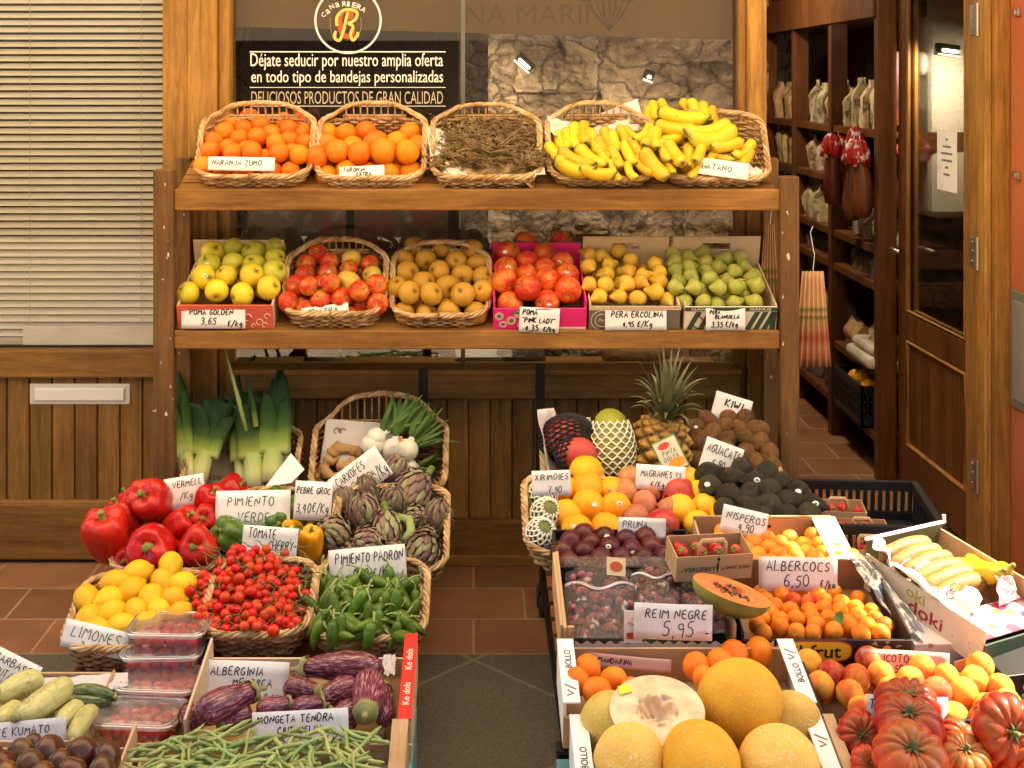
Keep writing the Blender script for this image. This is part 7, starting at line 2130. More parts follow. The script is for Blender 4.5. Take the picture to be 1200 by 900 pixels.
# pineapples
M_PINE = NT('pineapple_skin'); _n = M_PINE
vv = _n.coords('Object'); fa = _n.noise(vv, 30, 3)
ge_ = _n.n('ShaderNodeNewGeometry')
ca = _n.ramp(fa, [(.3, (.26, .13, .025)), (.5, (.46, .24, .04)), (.7, (.62, .38, .09))])
ca = _n.mix(_n.ramp(ge_.outputs['Pointiness'], [(.46, (1, 1, 1)), (.52, (0, 0, 0))]), ca, (.07, .04, .014))
M_PINE = _n.finish(ca, .6, fa, .5, .004)
M_PLEAF = mat('pineapple_leaf', [(.3, (.07, .085, .03)), (.5, (.15, .15, .065)), (.7, (.30, .26, .14))], 6, stretch=(1, 1, 1), rough=.5, rnd=.2)
def pineapple(px, py, wpx, hpx, Y, lean, label, crown=True, cscale=1.0):
    c = P(px, py, Y); s = S(Y); rr_, hh = wpx / s / 2, hpx / s / 2
    o = thing('pineapple', label, 'pineapple', c, lean, 'pineapples on the stand')
    q = MB()
    NU, NV = 96, 64
    def g(u, v):
        a = pi * (v * .94 + .03)
        z = -hh * cos(a); r_ = rr_ * (sin(a) ** .55) * (1 - .08 * (v - .5))
        k1, k2 = u * 8 + v * 7, u * 8 - v * 7
        b = (abs(sin(pi * k1)) * abs(sin(pi * k2))) ** .6
        tip = max(0, 1 - ((abs((k1 % 1) - .5)) ** 2 + abs((k2 % 1) - .5) ** 2) * 30)
        r_ *= .94 + .17 * b + .07 * tip
        return (r_ * cos(2 * pi * u), r_ * sin(2 * pi * u), z)
    q.surf(g, NU, NV, True); q.build('fruit_body', M_PINE, o, True)
    if crown:
        q = MB(); r = random.Random(int(px))
        for k in range(54):
            u = k / 54
            ph = k * 2.399
            L = (.055 + .12 * u ** .8 + r.uniform(-.02, .02)) * cscale
            el = R(50 + 37 * u) + r.uniform(-.15, .15)
            w = .0125 * cscale * (1.1 - .3 * u)
            base = Vector((cos(ph) * rr_ * .42 * (1 - .6 * u), sin(ph) * rr_ * .42 * (1 - .6 * u), hh * .93 + .045 * u * cscale))
            vs = []
            for j in range(7):
                t = j / 6
                e = el - (.75 - .55 * u) * (t ** 2) * (1.0 if u < .6 else .4)
                p = base + Vector((cos(ph) * cos(e), sin(ph) * cos(e), sin(e))) * L * t
                sd = Vector((-sin(ph), cos(ph), 0)) * w * (1 - t) ** .7 * (1 + .5 * (t < .2))
                dn = Vector((-cos(ph) * sin(e), -sin(ph) * sin(e), cos(e))) * w * .35 * (1 - t)
                vs += [p - sd + dn, p, p + sd + dn]
            fs = []
            for j in range(6):
                for cc in range(2): fs.append((j * 3 + cc, j * 3 + cc + 1, j * 3 + cc + 4, j * 3 + cc + 3))
            q.add(vs, fs)
        q.build('leaf_crown', M_PLEAF, o, True)
    return o
pineapple(772, 532, 70, 92, -.50, (R(6), R(7), 0), 'large brown pineapple with its green leafy crown standing up', True, 1.0)
# yellow fruit heaped in the crate indoors
ball('shop_orange', M_GRAPEFRUIT, .97, .02, .02, 3, .05)
for k in range(9):
    put('shop_orange', CR_IN.location + Vector((.05 + .075 * (k % 3), .05 + .09 * (k // 3), .155 + .02 * (k % 2))), rand_rot(), .075, 'yellow orange fruit heaped in the black crate indoors', 'orange', 'fruit in the indoor crate')
t = thing('paper_tag', 'green and orange printed paper tag hanging on the front of the pineapple', 'tag', P(785, 532, -.70), (R(-18), R(-26), 0))
q = MB(); q.box(-.036, .036, -.001, .001, -.046, .046); q.build('sheet', mat('tag_paper', [(.3, (.62, .60, .42)), (.7, (.72, .68, .50))], 10, rough=.6, rnd=0), t)
q = MB(); q.box(-.036, -.033, -.0014, -.001, -.046, .046); q.box(.033, .036, -.0014, -.001, -.046, .046); q.box(-.036, .036, -.0016, -.001, .042, .046); q.build('green_border', plain('tag_green', (.12, .30, .05), .6), t)
q = MB(); q.lathe([(0, 0), (.017, 0), (.017, .0006), (0, .0006)], 16); q.xf(Matrix.Translation((-.006, -.0014, .026)) @ Matrix.Rotation(R(90), 4, 'X') @ Matrix.Diagonal((1, .55, 1, 1))); q.build('red_logo', plain('tag_red', (.65, .08, .03), .6), t)
q = MB(); q.lathe([(0, 0), (.022, 0), (.022, .0006), (0, .0006)], 16); q.xf(Matrix.Translation((.008, -.0014, -.028)) @ Matrix.Rotation(R(90), 4, 'X') @ Matrix.Diagonal((1.1, .65, 1, 1))); q.build('orange_print', plain('tag_orange_fruit', (.80, .34, .04), .6), t)
q = MB(); handwriting(q, [('PINYA', .2, .5, .14, .6), ('DOLCA', .16, .32, .13, .66)], .066, .09, 5, .0016, -.0014); q.xf(Matrix.Translation((0, 0, -.045))); q.build('printed_lettering', plain('tag_ink', (.08, .14, .04), .6), t)
ZK = (800, 300, 3)
PLKI = Plane(592, -.62, 500, -.37)
KI_ = heap('kiwi', [[(85, 580), (155, 583), (215, 580)], [(50, 612), (150, 618), (205, 622), (262, 625)], [(72, 650), (108, 630), (160, 650), (215, 650), (272, 665)], [(90, 688), (165, 680), (222, 686), (290, 695)], [(55, 715), (130, 712), (195, 716), (240, 710), (296, 725)], [(210, 745), (270, 755)]],
     PLKI, .057, 'fuzzy brown kiwi', 'the kiwi basket', 'kiwi', 'kiwis in the basket', ZK, 'flat')
# ---- row 2: cherimoya and grapefruit basket, pomegranate basket, avocado box
YR2 = -.97
basket('wicker basket of netted cherimoyas and yellow orange fruit', 618, 726, 640, 668, YR2, .32, .12, 0, 10, 0, zb=.325)
basket('wicker basket of pomegranates and quinces', 730, 852, 632, 668, YR2 + .02, .32, .10, 0, 10, 0, zb=.325)
PR2 = Plane(630, -.93, 560, -.68)
GF_ = heap('grapefruit', [[(687.5, 554, 39)], [(662, 572, 32), (690, 573, 38), (713, 574, 30)], [(668, 602, 34), (692, 595, 39), (717, 595, 36)], [(676, 620, 36), (711, 619, 35)]], PR2, .085, 'smooth yellow orange fruit', 'the netted fruit basket', 'citrus', 'yellow orange fruit in the basket', mode='eye', k=.86)
for (px, py, r_) in ((707, 586, 3), (717, 583, 4), (666, 613, 3)):
    pass
CHER = mat('cherimoya_skin', [(.3, (.10, .13, .035)), (.7, (.20, .23, .07))], 4, rough=.5, bump=.5, bscale=8, bdist=.04)
for px, py, d, lab in ((634, 625, 34, 'green cherimoya in a white foam net at the front rim'), (640, 603, 36, 'green cherimoya in the middle with a tight white foam net'), (636, 580, 34, 'green cherimoya in a white foam net under the XIRIMOIES card')):
    c = PR2.at(px, py, .0); k = d / S(c.y) / 2
    q = MB(); q.lathe(sphere_prof(14, 1.05), 20, wob(px, .06)); q.xf(Matrix.Scale(2 * k * .94, 4))
    o = q.build('cherimoya', CHER, None, True, merge=True); o.location = c; o.rotation_euler = (R(40), R(20), 0); tag(o, lab, 'cherimoya', 'netted cherimoyas in the basket')
    q = MB(); f = ell(k * 1.04, k * 1.04, k * 1.06); net(q, (lambda u, v, f=f: f(u, .05 + .8 * v)), 14, 8, .0026, 4); q.build('foam_net', plain('white_foam_net', (.78, .74, .62), .7), o)
ZP = (600, 420, 4.8)
PR2b = Plane(628, -.92, 560, -.68)
heap('tan_pomegranate', [[(690, 712), (835, 705), (775, 740)], [(705, 760), (870, 752, 42, 'red_pomegranate')], [(720, 815), (885, 850)], [(732, 865), (815, 915, 40, 'red_pomegranate')]], PR2b, .072, {'tan_pomegranate': 'tan pink pomegranate', 'red_pomegranate': 'bright red pomegranate'}, 'the pomegranate basket', 'pomegranate', 'pomegranates in the basket', ZP, 'rand')
heap('quince', [[(1000, 690)], [(1040, 765), (965, 850, 36)], [(1080, 835), (1170, 885)], [(1045, 935)]], PR2b, .075, 'knobbly yellow quince', 'the pomegranate basket', 'quince', 'yellow quinces in the basket', ZP, 'eye', k=.85)
t = crate('black carton of avocados with a white side ledge', 852, 969, 618, 640, YR2 + .02, .30, .07, .07, (BLACKCARD, BLACKCARD, BLACKCARD, BLACKCARD), 12, zb=.33)
ledge(t, t['_w'], .30, .07, .010, WHITECARD, (1,))
PAV = Plane(610, -.93, 548, -.68)
AV_ = heap('avocado', [[(100, 772), (210, 742), (300, 757)], [(115, 815), (195, 785), (252, 800, 28), (330, 812)], [(150, 835), (235, 835), (305, 815), (395, 845)], [(170, 885), (240, 885), (320, 870), (372, 860), (425, 872)], [(180, 920), (280, 915), (350, 910), (440, 905)]], PAV, .068, 'dark avocado', 'the black carton', 'avocado', 'avocados in the black carton', (800, 300, 3), 'flat', zs=1)
stick(GF_, [(5, .35, .1), (6, .2, .3), (7, -.2, .2)])
stick(AV_, [(3, -.2, .1), (5, .3, .2), (10, .1, .1), (15, .2, .1), (16, -.1, .2)], .009)
stick(KI_, [(3, .1, .1), (12, .3, .1)], .006)
# ---- row 3: plums and loquats
YR3 = -1.22
t = crate('black carton of plums behind the grape bags', 655, 826, 688, 705, YR3, .28, .07, .07, (BLACKCARD, BLACKCARD, BLACKCARD, BLACKCARD), 12, zb=.315)
PPL = Plane(672, -1.17, 628, -.98)
PU_ = heap('plum', [[(405, 240), (510, 240), (655, 272), (760, 235), (825, 215)], [(345, 258), (440, 290), (540, 300), (690, 315), (790, 310), (900, 285)], [(330, 330), (400, 322), (480, 360), (610, 362), (740, 360), (850, 345)], [(340, 385), (420, 400), (530, 410), (660, 410), (800, 400), (900, 400)]], PPL, .058, 'dark purple plum', 'the black plum carton', 'plum', 'plums in the black carton', (600, 580, 4.8), 'eye')
t = crate('kraft cardboard box of loquats with a white raised side flap', 832, 1006, 664, 694, YR3 + .02, .27, .115, .125, (WHITECARD, KRAFT, KRAFT, KRAFT), 12, zb=.30)
w = t['_w']
b = MB(); b.box(w / 2 - .05, w / 2 + .01, .02, .27, .117, .121); b.build('side_flap', plain('white_flap', (.82, .80, .76), .6), t)
b = MB(); b.box(w / 2 - .085, w / 2 - .05, .262, .27, .05, .118); b.build('corner_flap', KRAFT, t)
q = MB(); handwriting(q, [('Calib', .0, .55, .3, .9), ('Gr', .3, .1, .3, .5)], .06, .04, 3, .0018, -.0014); q.xf(Matrix.Translation((w / 2 - .09, -.0005, .05))); q.build('printed_lettering', INK, t)
PLO = Plane(672, -1.18, 622, -.98)
heap('loquat', [[(285, 378), (485, 415), (625, 445), (745, 435, 20), (918, 412, 20)], [(270, 440), (385, 478), (510, 460), (700, 475), (860, 492), (965, 487)], [(300, 500), (440, 500), (620, 500), (755, 500), (875, 540), (1010, 530)], [(360, 540), (505, 540), (670, 545), (800, 545), (930, 560), (1080, 535), (1160, 560)], [(510, 590), (620, 590), (720, 580), (1090, 575), (1000, 585)]], PLO, .044, 'orange loquat', 'the kraft box', 'loquat', 'loquats in the kraft box', (800, 560, 6), 'eye')
stick(PU_, [(1, .2, .1), (7, -.1, .2), (8, .1, -.2)])
# paper tray with strawberries
def paper_tray(label, px, py, Y, wpx, hpx, yaw, tiltx, text=False, group=None):
    s = S(Y); w, h, d = wpx / s, hpx / s, .085
    t = thing('paper_tray', label, 'paper tray', P(px, py + hpx / 2, Y), (R(tiltx), 0, R(yaw)), group)
    b = MB()
    for y0, y1 in ((0, .002), (d - .002, d)): b.box(-w / 2, w / 2, y0, y1, 0, h)
    for x in (-w / 2, w / 2 - .002): b.box(x, x + .002, .0022, d - .0022, 0, h)
    b.box(-w / 2, w / 2, 0, d, -.002, 0); b.build('tray', KRAFT, t)
    b = MB(); hw = w * .17; x0 = -w * .04
    b.tube([(x0 - hw, .004, h), (x0 - hw, .005, h + .028), (x0 - hw * .8, .006, h + .036), (x0 + hw * .8, .006, h + .036), (x0 + hw, .005, h + .028), (x0 + hw, .004, h)], .0055, 6, flat=.5); b.build('handle', KRAFT, t, True)
    if text:
        ftext('VERGERET', w * .42, .011, INK, t, Matrix.Translation((-w * .40, -.0006, h * .36)), bold=.01); ftext('el', w * .035, .006, INK, t, Matrix.Translation((-w * .45, -.0006, h * .37)))
        ftext('SANT JOAN', w * .33, .011, INK, t, Matrix.Translation((w * .145, -.0006, h * .36)), bold=.01); ftext('DE', w * .035, .006, INK, t, Matrix.Translation((w * .095, -.0006, h * .37)))
        q = MB(); q.tube([(w * .05, -.0006, h * .34), (w * .05, -.0006, h * .82)], .0009, 4); q.lathe([(0, -.004), (.004, 0), (0, .006)], 8); q.v[-24:] = [(x + w * .05, y * .1 - .0008, z + h * .84) for x, y, z in q.v[-24:]]
        q.tube([(w * .035, -.0006, h * .34), (w * .035, -.0006, h * .66)], .0009, 4); q.build('tree_logo', INK, t)
    rb = random.Random(int(px))
    for k in range(7):
        p = Matrix.Rotation(R(yaw), 3, 'Z') @ Vector((-w * .36 + (k % 4) * w * .24, .026 + .032 * (k // 4), h * .86)) + t.location
        o = put('strawberry', p, aim((rb.uniform(-1, 1), rb.uniform(-1, .3), rb.uniform(-.3, .6))), rb.uniform(.024, .031), f'red strawberry, {ORD[k]} in the ' + label[:52], 'strawberry', 'strawberries in paper trays')
    return t
M_STRAW = mat('strawberry_skin', [(.3, (.50, .012, .015)), (.7, (.62, .03, .02))], 3, rough=.3, rnd=.15, coat=.2, speck=((.6, .3, .06), .66), speckscale=18)
q = MB(); q.lathe([(0, -.6), (.15, -.55), (.34, -.3), (.48, .05), (.5, .25), (.38, .42), (.15, .46), (0, .45)], 14); c_ = MB()
for k in range(6):
    a = k * pi / 3; c_.tube([(0, 0, .45), (.2 * cos(a), .2 * sin(a), .5), (.42 * cos(a), .42 * sin(a), .42)], [.09, .09, .01], 5, flat=.3)
proto('strawberry', q, M_STRAW, parts=[('calyx', c_, GREEN_STEM)])
paper_tray('kraft paper tray with printed tree logo holding strawberries', 836, 663, -1.335, 92, 31, 8, 14, True)
# ---- black plastic crate with three more paper trays, behind
t = thing('plastic_crate', 'black plastic crate of paper trays on the floor beside the rack', 'crate', (PX(1016, -.78), -.86, .30), (R(6), 0, R(-4)))
q = MB(); W_, D_, H_ = .36, .30, .12
for (a0, a1, c0, c1) in ((-W_ / 2, W_ / 2, 0, .012), (-W_ / 2, W_ / 2, D_ - .012, D_), (-W_ / 2, -W_ / 2 + .012, .0125, D_ - .0125), (W_ / 2 - .012, W_ / 2, .0125, D_ - .0125)):
    q.box(a0, a1, c0, c1, 0, .03); q.box(a0 - .004, a1 + .004, c0, c1, H_ - .028, H_)
    L = max(a1 - a0, c1 - c0)
    for k in range(17):
        f0 = k / 17
        if a1 - a0 > c1 - c0: q.box(a0 + L * f0, a0 + L * (f0 + .03), c0, c1, .03, H_ - .028)
        else: q.box(a0, a1, c0 + L * f0, c0 + L * (f0 + .03), .03, H_ - .028)
q.box(-W_ / 2 + .013, W_ / 2 - .013, .013, D_ - .013, 0, .006)
q.build('lattice', plain('crate_black', (.016, .016, .017), .4), t, bevel=.002)
b = MB(); b.box(-.16, .18, .0, .26, 0, .285); o = b.build('crate_block', plain('crate_under_black', (.014, .014, .014), .5), bevel=.006); o.location = (PX(1010, -.78), -.84, 0); tag(o, 'second black crate stacked underneath the crate of paper trays', 'crate')
o.name = 'plastic_crate'
TR = 'kraft paper trays in the black crate'
paper_tray('rear kraft paper tray of strawberries in the black crate', 984, 610, -.70, 62, 22, -6, 6, group=TR)
paper_tray('middle kraft paper tray of strawberries in the black crate', 1012, 634, -.80, 62, 22, -6, 6, group=TR)
paper_tray('front kraft paper tray of strawberries in the black crate', 1020, 655, -.885, 66, 22, -6, 6, group=TR)
# ---- row 4: grapes and apricots
YR4 = -1.49
t = crate('black carton of bagged grapes with bare kraft side', 656, 862, 737, 757, YR4, .29, .09, .05, (BLACKCARD, KRAFT, BLACKCARD, BLACKCARD), 12, zb=.335)
w = t['_w']
b = MB(); b.box(-w / 2 + .0065, -w / 2 + .014, -.001, .29, 0, .088); b.box(-w / 2 + .015, -w / 2 + .055, -.0015, .006, .0, .035); b.box(-w / 2 + .0155, -w / 2 + .03, -.002, .004, .035, .09); b.build('kraft_corner', KRAFT, t)
BAG = plastic_film('grape_bag_film', (.94, .88, .88), .09, .07, 1.0, 14, .12, .5)
M_GRAPE = mat('grape_skin', [(.3, (.17, .035, .045)), (.7, (.34, .10, .10))], 2, rough=.4, rnd=.3, hue=.02)
PGR = Plane(742, -1.46, 672, -1.22)
def grape_bag(label, x0, x1, y0, y1, seed, zipy=None):
    r = random.Random(seed)
    c = PGR.at((x0 + x1) / 2, (y0 + y1) / 2)
    gb = thing('grape_bunch', f'dusky red grapes in the {label}', 'grapes', c, group='bagged grapes')
    proto_g = None
    for k in range(66):
        p = PGR.at(r.uniform(x0 + 8, x1 - 8), r.uniform(y0 + (y1 - y0) * .22, y1 - 5), r.uniform(-.004, .022)) - c
        q = MB(); 
        if proto_g is None:
            q.lathe([(a_ * .0095, b_ * .0095) for a_, b_ in sphere_prof(8, 1.15)], 10); q.xf(Matrix.Scale(2, 4)); proto_g = q.build('grape', M_GRAPE, gb, True, merge=True); g = proto_g
        else: g = proto_g.copy(); COL.objects.link(g); g.parent = gb
        g.location = p; g.rotation_euler = rand_rot()
    bg_ = thing('plastic_bag', label, 'bag', c, group='clear bags of grapes')
    q = MB()
    def top(u, v):
        e = 1 - (2 * abs(u - .5)) ** 3
        h = .036 * e * (1 - v) ** .3 + .012 * mnoise.noise(Vector((u * 4 + seed, v * 4, seed))) + .012 * abs(mnoise.noise(Vector((u * 9, v * 6, seed + 3))))
        return PGR.at(x0 + (x1 - x0) * (u + .03 * mnoise.noise(Vector((v * 3, seed, 0)))), y1 + (y0 - y1) * v, h) - c
    q.surf(top, 40, 36, False); q.build('film', BAG, bg_, True)
    q = MB(); 
    if zipy:
        v = (zipy - y1) / (y0 - y1)
        q.tube([top(u / 20, v + .04 * sin(u * .5)) + PGR.n * .002 for u in range(21)], .0022, 4); q.tube([top(u / 20, v + .02 + .04 * sin(u * .5)) + PGR.n * .002 for u in range(21)], .0013, 4)
        q.build('zip_strip', plain('zip_white', (.75, .68, .68), .4), bg_, True)
    return bg_
grape_bag('clear zip bag with white zip line at the front', 662, 748, 652, 748, 3, 688)
grape_bag('clear zip bag turned behind with brown print', 740, 802, 652, 726, 8, 676)
grape_bag('clear bag deep in the crate by the papaya', 796, 858, 672, 742, 12)
t = thing('bag_sticker', 'round brown printed sticker on the front grape bag', 'sticker', PGR.at(722, 664, .055), (R(-30), R(5), 0))
q = MB(); q.box(-.022, .022, -.0006, .0006, -.02, .02); q.build('sheet', mat('sticker_paper', [(.3, (.55, .40, .25)), (.7, (.62, .47, .3))], 6, rough=.5, rnd=0), t)
q = MB(); q.lathe([(0, 0), (.015, 0), (.015, .0006), (0, .0006)], 18); q.xf(Matrix.Translation((0, -.001, 0)) @ Matrix.Rotation(R(90), 4, 'X') @ Matrix.Diagonal((1, .75, 1, 1))); q.build('brown_print', plain('sticker_brown', (.40, .08, .03), .5), t)
t = thing('printed_card', 'white card printed with red marks beside the grape price card', 'card', P(742, 735, YR4 - .022), (R(4), 0, 0))
q = MB(); q.box(-.02, .02, -.0006, .0006, -.035, .037); q.build('sheet', PAPER, t); q = MB(); q.box(-.014, .012, -.0012, -.0006, -.026, -.012); q.tube([(-.012, -.001, .012), (0, -.001, .006), (.014, -.001, .008)], .0025, 4, flat=.3); q.tube([(-.004, -.001, .02), (.008, -.001, .016)], .002, 4, flat=.3); q.build('red_print', plain('card_red', (.58, .04, .03), .5), t)
# halved papaya melon
def half_fruit(name, label, cat, c, a, b_, h, rot, rind, flesh, seedm, cav, seeds):
    t = thing(name, label, cat, c, rot)
    q = MB(); q.lathe([(sin(pi / 2 * k / 10), -cos(pi / 2 * k / 10)) for k in range(11)], 36); q.xf(Matrix.Diagonal((a, b_, h, 1))); q.build('rind', rind, t, True, merge=True)
    def face(u, v):
        rr_ = 1 - v
        x, y = cos(2 * pi * u) * rr_, sin(2 * pi * u) * rr_
        z = 0 if rr_ > cav else -h * .45 * (1 - (rr_ / cav) ** 2)
        z += (.05 * h * mnoise.noise(Vector((x * 4, y * 4, 1))) if rr_ > cav * 1.2 else .22 * h * mnoise.noise(Vector((x * 9, y * 7, 1)))) * (1 if rr_ < .97 else 0)
        return (x * a * .995, y * b_ * .995, z + .0005)
    q = MB(); q.surf(face, 56, 26, True); q.build('flesh', flesh, t, True)
    if seeds:
        q0 = MB(); q0.lathe([(p * .0035, z * .0035) for p, z in sphere_prof(5, 1.3)], 7); q0.xf(Matrix.Scale(2, 4)); r = random.Random(4); sd = None
        for k in range(seeds):
            an, rd = r.uniform(0, 2 * pi), sqrt(r.uniform(0, 1)) * cav * .9
            if sd is None: sd = q0.build('seed', seedm, t, True, merge=True); o = sd
            else: o = sd.copy(); COL.objects.link(o); o.parent = t
            o.location = (cos(an) * rd * a, sin(an) * rd * b_, -h * .40 * (1 - (rd / cav) ** 2) + .003); o.rotation_euler = rand_rot()
    return t
RINDG = mat('green_orange_rind', [(.3, (.10, .13, .03)), (.55, (.28, .26, .06)), (.75, (.55, .28, .04))], 7, rough=.35, coat=.4, rnd=0)
FLESHO = mat('orange_flesh', [(.3, (.72, .15, .035)), (.7, (.82, .24, .07))], 14, rough=.35, coat=.3, rnd=0)
half_fruit('halved_papaya', 'halved papaya with orange flesh and seeds wrapped in film', 'papaya', P(858, 692, -1.46), .090, .050, .055, (Matrix.Rotation(R(18), 3, 'Y') @ Matrix.Rotation(R(8), 3, 'X')).to_euler(), RINDG, FLESHO, plain('papaya_seed', (.12, .10, .05), .4), .55, 60)
t = crate('black printed carton of apricots with yellow oval label', 868, 1066, 747, 788, YR4, .29, .085, .085, (BLACKCARD, BLACKCARD, KRAFT_D, KRAFT_D), 12, front_h=.072)
w, hf = t['_w'], t['_hf']
def oval(t, cx, cz, rx_, rz_, y, m, name):
    q = MB(); pts = []
    for k in range(40):
        a = 2 * pi * k / 40; ca_, sa_ = cos(a), sin(a)
        pts.append((cx + rx_ * (abs(ca_) ** .35) * (1 if ca_ > 0 else -1), y, cz + rz_ * (abs(sa_) ** .8) * (1 if sa_ > 0 else -1)))
    q.add(pts, [tuple(range(40))]); return q.build(name, m, t)
oval(t, -.030, .046, .086, .026, -.0008, plain('oval_red', (.50, .06, .02), .5), 'oval_border'); oval(t, -.030, .046, .083, .023, -.0012, plain('oval_yellow', (.78, .56, .03), .5), 'oval_label')
ftext('Gl-frut', .125, .032, INK, t, Matrix.Translation((-.093, -.0016, .030)), bold=.012)
for k, (x, z) in enumerate(((.105, .045), (.13, .05), (.125, .03), (.145, .035))):
    q = MB(); q.lathe([(0, 0), (.0105, 0), (.0105, .0004), (0, .0004)], 14); q.xf(Matrix.Translation((x, -.0008 - .0003 * k, z)) @ Matrix.Rotation(R(90), 4, 'X')); q.build('apricot_print', plain('print_apricot', (.55, .22, .05), .5), t)
q = MB()
for k in range(9):
    a = k * .7; q.add([(.125 + .03 * cos(a), -.0006, .04 + .022 * sin(a)), (.125 + .044 * cos(a + .15), -.0006, .04 + .03 * sin(a + .15)), (.125 + .048 * cos(a - .1), -.0006, .04 + .034 * sin(a - .1))], [(0, 1, 2)])
q.build('leaf_print', plain('print_olive', (.22, .22, .10), .5), t)
PAP_ = Plane(742, -1.46, 694, -1.25)
ZAP = (860, 640, 6)
heap('apricot', [[(355, 355), (520, 325, 21), (600, 345), (690, 335), (875, 375)], [(190, 330), (445, 385, 20, 'red_apricot'), (520, 395, 'red_apricot'), (630, 390), (745, 405), (860, 440)], [(240, 395), (390, 455), (530, 455), (635, 440), (735, 455), (955, 460)], [(280, 420), (265, 485), (430, 515), (550, 505), (665, 515), (895, 500), (985, 520)], [(200, 510), (325, 515), (330, 575, 23), (580, 560, 23), (825, 565, 26), (945, 580), (1050, 555, 22, 'red_apricot')], [(170, 560), (200, 600), (445, 605), (550, 610), (705, 595), (890, 610), (1010, 600)]],
     PAP_, .041, {'apricot': 'orange apricot', 'red_apricot': 'red flushed apricot'}, 'the yellow labelled carton', 'apricot', 'apricots in the black carton', ZAP, 'eye')
q = MB(); q.surf(lambda u, v: ((u - .5) * .022 * (1 - (2 * v - 1) ** 2) ** .6, .004 * sin(v * 3), (v - .5) * .034), 6, 8, False); o = q.build('apricot_leaf', M_PADRON, smooth=True); o.location = PAP_.at(984, 725, .022); o.rotation_euler = (R(-30), R(30), 0); tag(o, 'small green leaf lying on the apricots', 'leaf')

# ---- row 5: oranges and melons in white labelled cartons
def bollo(label, X0, X1, Yf, depth, zb, back):
    w = X1 - X0
    t = thing('fruit_crate', label, 'crate', ((X0 + X1) / 2, Yf, zb), (R(12), 0, 0), 'white labelled melon cartons')
    for nm, bx_ in (('front_panel', (-w / 2, w / 2, 0, .006, 0, .07)), ('back_panel', (-w / 2, w / 2, depth - .006, depth, 0, .085)), ('base', (-w / 2 + .007, w / 2 - .007, .007, depth - .007, 0, .006))):
        b = MB(); b.box(*bx_); b.build(nm, KRAFT if nm != 'back_panel' else KRAFT, t)
    for sx in (-1, 1):
        b = MB(); xa, xb = sorted((sx * w / 2, sx * (w / 2 - .006))); b.box(xa, xb, .0065, depth - .0065, 0, .10); b.build('side_panel', WHITECARD, t)
        b = MB(); xa, xb = sorted((sx * (w / 2 + .001), sx * (w / 2 - .034))); b.box(xa, xb, 0, depth, .102, .106); b.build('white_ledge', WHITECARD, t, bevel=.001)
        T = Matrix.Translation((sx * (w / 2 - .0165) + .0085, depth * (.52 if sx < 0 else .30), .1066)) @ Matrix.Rotation(R(90), 4, 'Z') @ Matrix.Rotation(R(-90), 4, 'X')
        if sx > 0: T = Matrix.Translation((w / 2 - .025, depth * .30 , .1066)) @ Matrix.Rotation(R(90), 4, 'Z') @ Matrix.Translation((0, -.017, 0)) @ Matrix.Rotation(R(-90), 4, 'X')
        ftext('BOLLO', .058, .014, INK, t, T, bold=.012)
        q = MB(); x0 = sx * (w / 2 - .0165)
        for yy in (.24, .80):
            if (sx < 0) != (yy < .5): continue
            y0 = depth * yy
            q.tube([(x0 - .011, y0 + .005, .1066), (x0 + .012, y0 - .01, .1066)], .0016, 4, flat=.15); q.tube([(x0 - .008, y0 - .028, .1066), (x0 + .006, y0 - .022, .1066), (x0 - .006, y0 - .012, .1066)], .0018, 4, flat=.15)
        q.build('leaf_print', plain('print_dark_olive', (.10, .09, .04), .6), t)
    return t
XL, XR = PX(652, -1.5), PX(925, -1.5)
bollo('white labelled carton of mandarins and melons, rear one of the pair', XL, XR, -1.70, .20, .26, True)
bollo('white labelled carton of melons nearest the street', PX(666, -1.7), PX(955, -1.7), -2.02, .31, .180, False)
b = MB()
pts = []
n = 34
x0, x1 = XL + .04, XR - .035
vs, fs = [], []
for k in range(n + 1):
    x = x0 + (x1 - x0) * k / n
    vs += [(x, -1.512, .33), (x, -1.508, .392 - (.008 if k % 2 else 0))]
for k in range(n): fs.append((2 * k, 2 * k + 2, 2 * k + 3, 2 * k + 1))
b.add(vs, fs); o = b.build('zigzag_paper', mat('liner_kraft', [(.3, (.46, .36, .26)), (.7, (.54, .43, .32))], 6, rough=.8, rnd=0)); m = o.modifiers.new('thick', 'SOLIDIFY'); m.thickness = .001
tag(o, 'grey kraft liner paper with zigzag top edge behind the mandarins', 'paper')
PMA = Plane(800, -1.64, 768, -1.53)
heap('mandarin', [[(818, 780, 32), (842, 777, 34), (860, 768, 34), (889, 764, 34)], [(688, 785, 34), (719, 797, 33), (824, 794, 28)], [(679, 799, 33), (698, 809, 35), (740, 808, 28)]], PMA, .065, 'bright orange mandarin', 'the rear carton', 'mandarin', 'mandarins in the rear carton', None, 'eye', fill=False)
PME = Plane(890, -1.85, 818, -1.66)
G = 'melons in the front carton'
def melon(kind, px, py, d, lab, lift=.0):
    p = PME.at(px, py, lift); return put(kind, p, aim(tocam(p, rng.uniform(-.8, .8), rng.uniform(-.2, .9))), d / S(p.y), lab, 'melon', G)
melon('smooth_melon', 868, 824, 98, 'big smooth orange yellow melon on top at the carton side', .03)
melon('greenish_melon', 715, 850, 72, 'greenish netted melon behind the cut melon')
melon('netted_melon', 738, 892, 86, 'yellow netted melon at the front left of carton', .0)
melon('smooth_melon', 822, 897, 96, 'smooth pale orange melon in the middle of the front row', .01)
melon('netted_melon', 914, 898, 94, 'netted melon at the front right beside the white ledge', .0)
melon('netted_melon', 928, 848, 70, 'netted melon half hidden behind the big smooth one', -.01)
melon('greenish_melon', 790, 862, 70, 'melon deep in the carton under the cut one', -.05)
p = PME.at(770, 832, .06)
